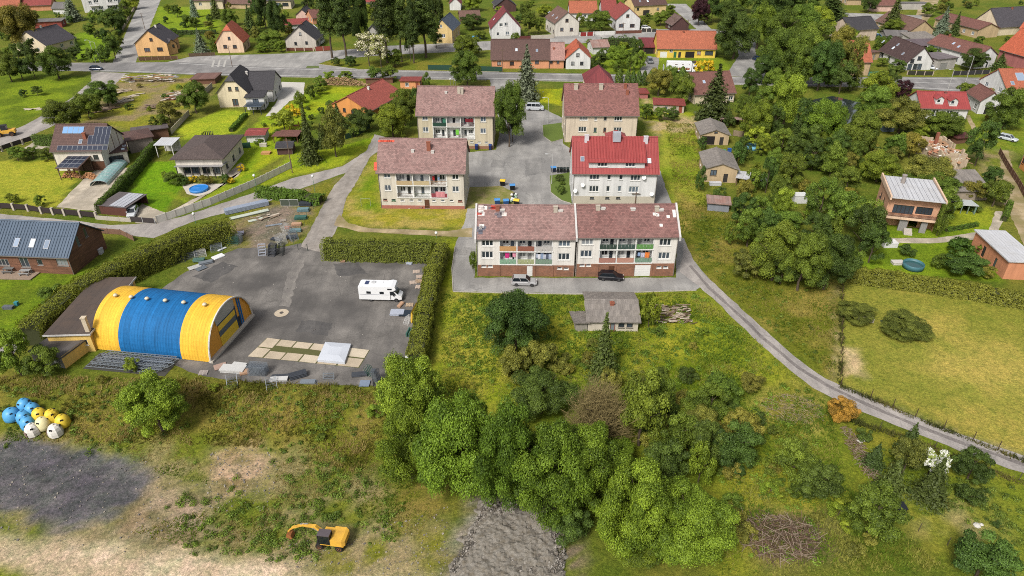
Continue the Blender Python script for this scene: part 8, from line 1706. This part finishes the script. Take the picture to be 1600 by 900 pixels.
planks('timber_heap', 1047, 492, 150, 3.2, 2.6, .45, 'flat heap of old grey planks right of the whitewashed shed', OLDW+[BRSH[1]], 0, 4, sc=.7); planks('timber_heap', 240, 127, 70, 9, 1.6, 2.0, 'long heap of pale rubble and timber beside the main road', [M('rub_white', (222,212,200), .9), OLDW[0], M('rub_brick', (176,118,88), .9), M('rub_grey', (150,150,152), .9)], 0, 6, sc=1.8); planks('timber_heap', 270, 153, 40, 3, 3, 1.0, 'heap of building rubble in the middle of the plot', [M('rub_white', (222,212,200), .9), OLDW[1], M('rub_brick', (176,118,88), .9)], .4, 7, sc=1.5); planks('timber_heap', 187, 145, 20, 2.5, 2.5, .5, 'pale boards lying by the trees on the rubble plot', [OLDW[2], OLDW[0]], .7, 8, sc=1.8); planks('timber_heap', 192, 158, 12, 2.4, 1.6, .3, 'white boards lying on the rubble plot', [OLDW[2]], .8, 9, sc=2.); planks('timber_heap', 165, 172, 30, 2.5, 2.5, .8, 'dark timber scraps under the trees of the rubble plot', [OLDW[1], BRSH[1]], .2, 10, sc=1.4); planks('timber_heap', 212, 150, 8, 1.6, 1., .2, 'pair of pale sheets lying on the rubble plot', [OLDW[2]], .7, 11, sc=2.); planks('timber_heap', 245, 168, 26, 3, 1.8, .6, 'brown timber lying between the trees of the rubble plot', [OLDW[1]], .1, 12, sc=1.5)
planks('timber_heap', 55, 171, 6, 3, .8, .1, 'white boards lying on the left field', [OLDW[2]], 0, 13, sc=2.5); planks('board_pile', 648, 324, 16, 2.0, .6, .5, 'boards and tarpaulin before the nearest beige block', OLDW, 0, 14)
def crate(px, py, rgb, label, w_=1.2, d=.8, h=.8, name='garden_box', cat='box', rz=0):
    p = G(px, py); o = thing(name, label, cat, (p.x, p.y, terrain(p.x, p.y)), rz); m = M('box_%d_%d_%d' % rgb, rgb, .6, .2, 2); MB().box(-w_/2, -d/2, 0, w_/2, d/2, h).build('body', m, o); MB().box(-w_/2-.05, -d/2-.05, h+.003, w_/2+.05, d/2+.05, h+.09).build('lid', m, o)
    for s in (-1, 1): MB().box(s*w_*.4-.05, -d/2-.03, .02, s*w_*.4+.05, -d/2-.004, h-.02).build('batten', m, o)
crate(1352, 502, (206,196,180), 'white crate with rusty junk on the mown field', 2.2, 1.0, .6); crate(1552, 468, (150,168,140), 'small green box below the trimmed hedge', .9, .7, .7); crate(1248, 315, (222,222,218), 'white caravan-like box among the garden trees', 2.8, 2., 1.7); crate(1388, 384, (232,230,226), 'white covered box on the lawn below the orange house', 2.6, 1.8, .9); crate(1385, 204, (110,126,140), 'blue-grey hut roofed box among the trees, right', 3, 2, 1.5); crate(1402, 412, (214,206,196), 'pale flat box behind the trimmed hedge', 2, 1.2, .4); crate(416, 240, (206,150,90), 'orange sandbox beside the small dark hut', 2.2, 1.6, .35); crate(412, 229, (206,196,180), 'pale bench box beside the small dark hut', 1.8, .8, .8); crate(1131, 240, (70,150,110), 'green tub between the brick sheds', .7, .7, .9); crate(1139, 239, (40,90,170), 'blue barrel box between the brick sheds', .8, .8, 1.1); crate(1117, 289, (206,206,210), 'pale cold frame before the nearer brick shed', 2.6, 1.0, .6); crate(1404, 800, (36,40,46), 'black composter on the planted slope', 1.0, 1.0, 1.0); crate(70, 482, (100,104,110), 'grey tank lying on the lawn below the timber barn', 1.6, .7, .5) if False else crate(14, 482, (100,104,110), 'grey box lying on the lawn below the timber barn', 1.6, .7, .4); crate(27, 477, (50,140,150), 'teal tub on the lawn below the timber barn', .5, .5, .6); crate(155, 396, (206,206,208), 'white box behind the timber barn gable', 1.4, 1., 1.)
for (px, py, r, l, c) in ((1177, 232, 2.0, 'oval pale blue pool beside the garden trees', (110,180,210)), (1426, 418, 1.8, 'round teal pool behind the trimmed hedge', (70,120,130))):
    p = G(px, py); o = thing('round_pool', l, 'pool', (p.x, p.y, 0)); MB().lathe([(r, 0), (r, .9), (r-.08, .95), (r-.12, .9), (r-.12, .5)], 24).build('pool_wall', M('poolwall_%d' % c[0], c, .5), o, smooth=True); MB().lathe([(r-.12, .5), (r-.12, .53)], 24).build('water', M('poolwater_%d' % c[0], (c[0]-20, c[1]-30, c[2]-40), .08, spec=.6), o)
p = G(738, 60); o = thing('covered_pool', 'flat bright blue covered pool beside the old shed, top', 'pool', (p.x, p.y, 0)); MB().box(-3.6, -1.6, 0, 3.6, 1.6, .7).build('pool_wall', M('pool_rim', (60,140,214)), o); MB().box(-3.4, -1.4, .7, 3.4, 1.4, .74).build('cover', M('pool_cover', (90,180,230), .4), o)
# pond among the trees
sheet('pond', [(1258,158),(1300,150),(1345,160),(1350,178),(1320,196),(1300,180),(1262,172)], M('pond_water', (52,60,58), .04, .1, .3, spec=.7, stain=.1), .03, 'dark pond among the trees')
def swing(px, py):
    p = G(px, py); o = thing('playset', 'red wooden play frame beside the garden conifers', 'play frame', (p.x, p.y, 0)); m = M('play_red', (158,62,44), .7)
    for x in (-1.2, 1.2):
        for s in (-1, 1): MB().tube([(x, s*.9, 0), (x, 0, 2.3)], .07, 5).build('leg', m, o)
    MB().tube([(-1.3, 0, 2.3), (1.3, 0, 2.3)], .07, 5).build('top_beam', m, o); MB().box(-.9, -.6, 1.0, .9, .6, 1.1).build('platform', m, o)
swing(461, 202)
def goal(px, py, label):
    p = G(px, py); o = thing('drying_frame', label, 'frame', (p.x, p.y, 0)); m = M('frame_greenish', (150,160,130), .6)
    for x in (-1, 1): MB().tube([(x, 0, 0), (x, 0, 1.7)], .05, 5).build('post', m, o)
    MB().tube([(-1, 0, 1.7), (1, 0, 1.7)], .05, 5).build('bar', m, o)
goal(572, 322, 'thin metal carpet-beating frame on the lawn left of the nearest beige block')
for (x, y, l) in ((1066, 672, 'white stone in the meadow'), (1343, 690, 'pale flat stone on the planted slope'), (1526, 822, 'pair of white stones on the planted slope')):
    p = G(x, y); mb = MB(); mb.lathe([(.35, 0), (.42, .12), (.3, .28), (.08, .34)], 7); mb.lathe([(.2, 0), (.24, .1), (.1, .2)], 6, (.6, .15, 0)); o = mb.build('stone', M('stone_white', (214,208,196), .9, .15, 3)); o.location = (p.x, p.y, terrain(p.x, p.y)); tag(o, l, 'stone')

def pebbles(name, polys, n, sz, mats, label):
    mb = MB(); rr = random.Random(n)
    for poly in polys:
        P = PW(poly); xs = [p[0] for p in P]; ys = [p[1] for p in P]; X = rng.uniform(min(xs), max(xs), n*3); Y = rng.uniform(min(ys), max(ys), n*3); k = inpoly(X, Y, P)
        for x, y in list(zip(X[k], Y[k]))[:n]:
            s = rr.uniform(*sz)*rr.random()**1.5+.04; a = rr.random()*3; u = Vector((math.cos(a), math.sin(a), rr.uniform(-.3, .3)))*s; v = Vector((-math.sin(a), math.cos(a), rr.uniform(-.3, .3)))*s*rr.uniform(.5, 1); mb.m = rr.randrange(len(mats)); mb.obox((x, y, terrain(x, y)+s*.25), u*.6, v*.6, (0, 0, s*.4))
    return tag(mb.build(name, mats), label, 'stones', None, 'stuff')
pebbles('scattered_stones', [[(0,690),(240,720),(330,760),(280,870),(0,850)], [(430,850),(700,790),(700,900),(450,890)], [(330,700),(440,700),(420,800),(320,800)]], 420, (.03, .16), [M('peb_a', (166,156,140), .95), M('peb_b', (120,114,108), .95)], 'loose stones scattered over the bare lower ground')
pebbles('heap_stones', [[(700,900),(760,785),(848,798),(885,835),(880,900)]], 5200, (.03, .17), [M('peb_d', (166,158,148), .95), M('peb_e', (128,118,106), .95), M('peb_f', (96,90,82), .95)], 'loose lumps on and round the gravel heap').location.z = .42
pebbles('yard_litter', [[(380,320),(470,325),(470,380),(390,385)], [(255,455),(330,405),(480,385),(650,410),(640,590),(340,590)]], 110, (.03, .15), [M('peb_c', (214,206,194), .95), M('peb_b', (120,114,108), .95)], 'small litter and chips scattered over the yard')

frames(268, 414, R_(25), 'rusty frames at the lower end of the pile along the long hedge', 5, 2.4, 1.2, .3, DARKM, .8); boards(322, 412, R_(30), 'flat grey boards between the hedge and the yard', 2.4, 1.0, 5, STEEL); frames(362, 380, R_(-5), 'pale frames standing at the end of the long hedge', 6, 1.8, 1.7, .22, STEEL, .15)
boards(376, 366, R_(15), 'white and lilac sacks heaped beside the hedge end', 1.3, 1.0, 6, M('sack_lilac', (196,190,206), .8)); pipes(428, 352, R_(20), 'loose tubes lying on the brown storage ground', 3.2, 4, 1, STEEL, .06); frames(456, 378, R_(40), 'light steel frames leaning beside the wire fence', 5, 1.5, 1.8, .2, STEEL, .3); frames(449, 368, R_(65), 'tall tubular frames near the sheet metal pallets', 5, 1.4, 2.0, .25, PALE, .25); boards(432, 375, R_(-15), 'dark boards lying behind the leaning panels', 2.2, .9, 4, DARKM)
boards(462, 362, R_(5), 'teal sheet pile between the timber stack and the pallets', 2.2, 1.0, 6, M('teal_steel', (110,140,144), .5)); pallet(443, 345, .3, 'grey pallet lying on the brown storage ground', (170,158,144)); planks('timber_heap', 415, 340, 14, 2.2, 1.0, .3, 'loose laths lying in the storage grass', OLDW, .5, 21)
# ------------------------------------------------------------------ each tree gets a description that singles it out
LAND = [(60,60,'the slate-grey roofed house'),(240,70,'the peach corner house'),(360,65,'the orange half-hipped house'),(160,10,'the white villa'),(470,58,'the grey-beige gabled house'),(600,112,'the main road bend'),(690,50,'the blue-roofed yellow house'),(790,42,'the white dark-red-roofed house'),(815,85,'the long brown-roofed house'),(905,92,'the small orange-roofed house'),(885,35,'the white brown-roofed house'),(980,32,'the white red-roofed house'),(1070,70,'the long yellow house'),(1065,103,'the white lorry'),(936,120,'the red pyramid roof'),(1115,140,'the red-brown roofed house'),(1165,95,'the junction'),(1340,48,'the derelict-looking white house'),(1330,90,'the rust-roofed house'),(1430,90,'the skylit white house'),(1520,85,'the red-brown white house'),(1580,75,'the bright orange roof'),(1470,165,'the two-dormer house'),(1540,160,'the small outhouse'),(1590,130,'the right-edge white house'),(1300,170,'the pond'),(1115,205,'the farther brick shed'),(1125,262,'the nearer brick shed'),(1172,282,'the corrugated canopy'),(1122,320,'the tin shed'),(1415,318,'the orange villa'),(1480,240,'the derelict ruin'),(1515,290,'the plank-roofed shed'),(1505,324,'the greenhouse'),(1585,395,'the brick garage'),(1460,455,'the trimmed field hedge'),(1414,510,'the mown field mound'),(390,145,'the cream half-hipped house'),(255,150,'the rubble plot'),(130,230,'the solar house'),(318,250,'the bungalow'),(311,297,'the round blue pool'),(446,213,'the play shelter'),(570,155,'the terracotta-roofed chalet'),(640,130,'the small orange outbuilding'),(710,180,'the farther beige block'),(940,175,'the beige block without balconies'),(960,265,'the red-roofed white block'),(660,270,'the nearest beige block'),(820,375,'the long front block'),(955,490,'the whitewashed shed'),(1047,490,'the plank heap'),(240,510,'the striped hangar'),(60,650,'the recycling igloos'),(500,830,'the excavator'),(780,850,'the gravel heap'),(1218,840,'the brushwood heap'),(1250,560,'the country road'),(1440,760,'the planted slope'),(60,385,'the timber barn'),(75,150,'the left field'),(520,90,'the asphalt apron'),(640,600,'the yard corner')]
def sizew(h, cat): return ('tall' if h > 11 else 'medium' if h > 6 else 'small') if cat == 'tree' else ('big' if h > 1.8 else 'small')
cand = {}
for t in TREES:
    root, k, phrase, cat, x, y, h, lab, wd = t; best = min(LAND, key=lambda q: math.hypot(q[0]-x, (q[1]-y)*1.4)); dx, dy = x-best[0], y-best[1]
    rel = ('left of ' if dx < 0 else 'right of ') if abs(dx) > abs(dy)*1.3 else ('behind ' if dy < 0 else 'in front of ')
    ph = phrase if phrase.endswith(('poplar', 'spruce', 'thuja', 'conifer', 'acacia', 'shrub', 'bush', 'thicket')) else phrase+' '+cat
    lb = '%s %s %s%s' % (sizew(h, cat), ph, rel, best[2]); cand.setdefault(lb, []).append(t)
ORD = ['leftmost', 'second from left', 'third from left', 'fourth from left', 'fifth from left', 'sixth from left', 'seventh from left', 'eighth from left', 'ninth from left', 'tenth from left', 'eleventh from left', 'twelfth from left', 'thirteenth from left', 'fourteenth from left', 'fifteenth from left', 'sixteenth from left', 'seventeenth from left', 'eighteenth from left', 'nineteenth from left', 'twentieth from left', 'rightmost but two', 'rightmost but one', 'rightmost']
for lb, ts in cand.items():
    ts.sort(key=lambda t: t[4])
    for i, t in enumerate(ts):
        l = lb if len(ts) == 1 else lb+', '+(ORD[i] if i < len(ts)-1 or len(ts) > 2 else 'rightmost'); t[0]['label'] = l; t[0]['category'] = t[3]; t[0]['group'] = 'trees and shrubs of the village'
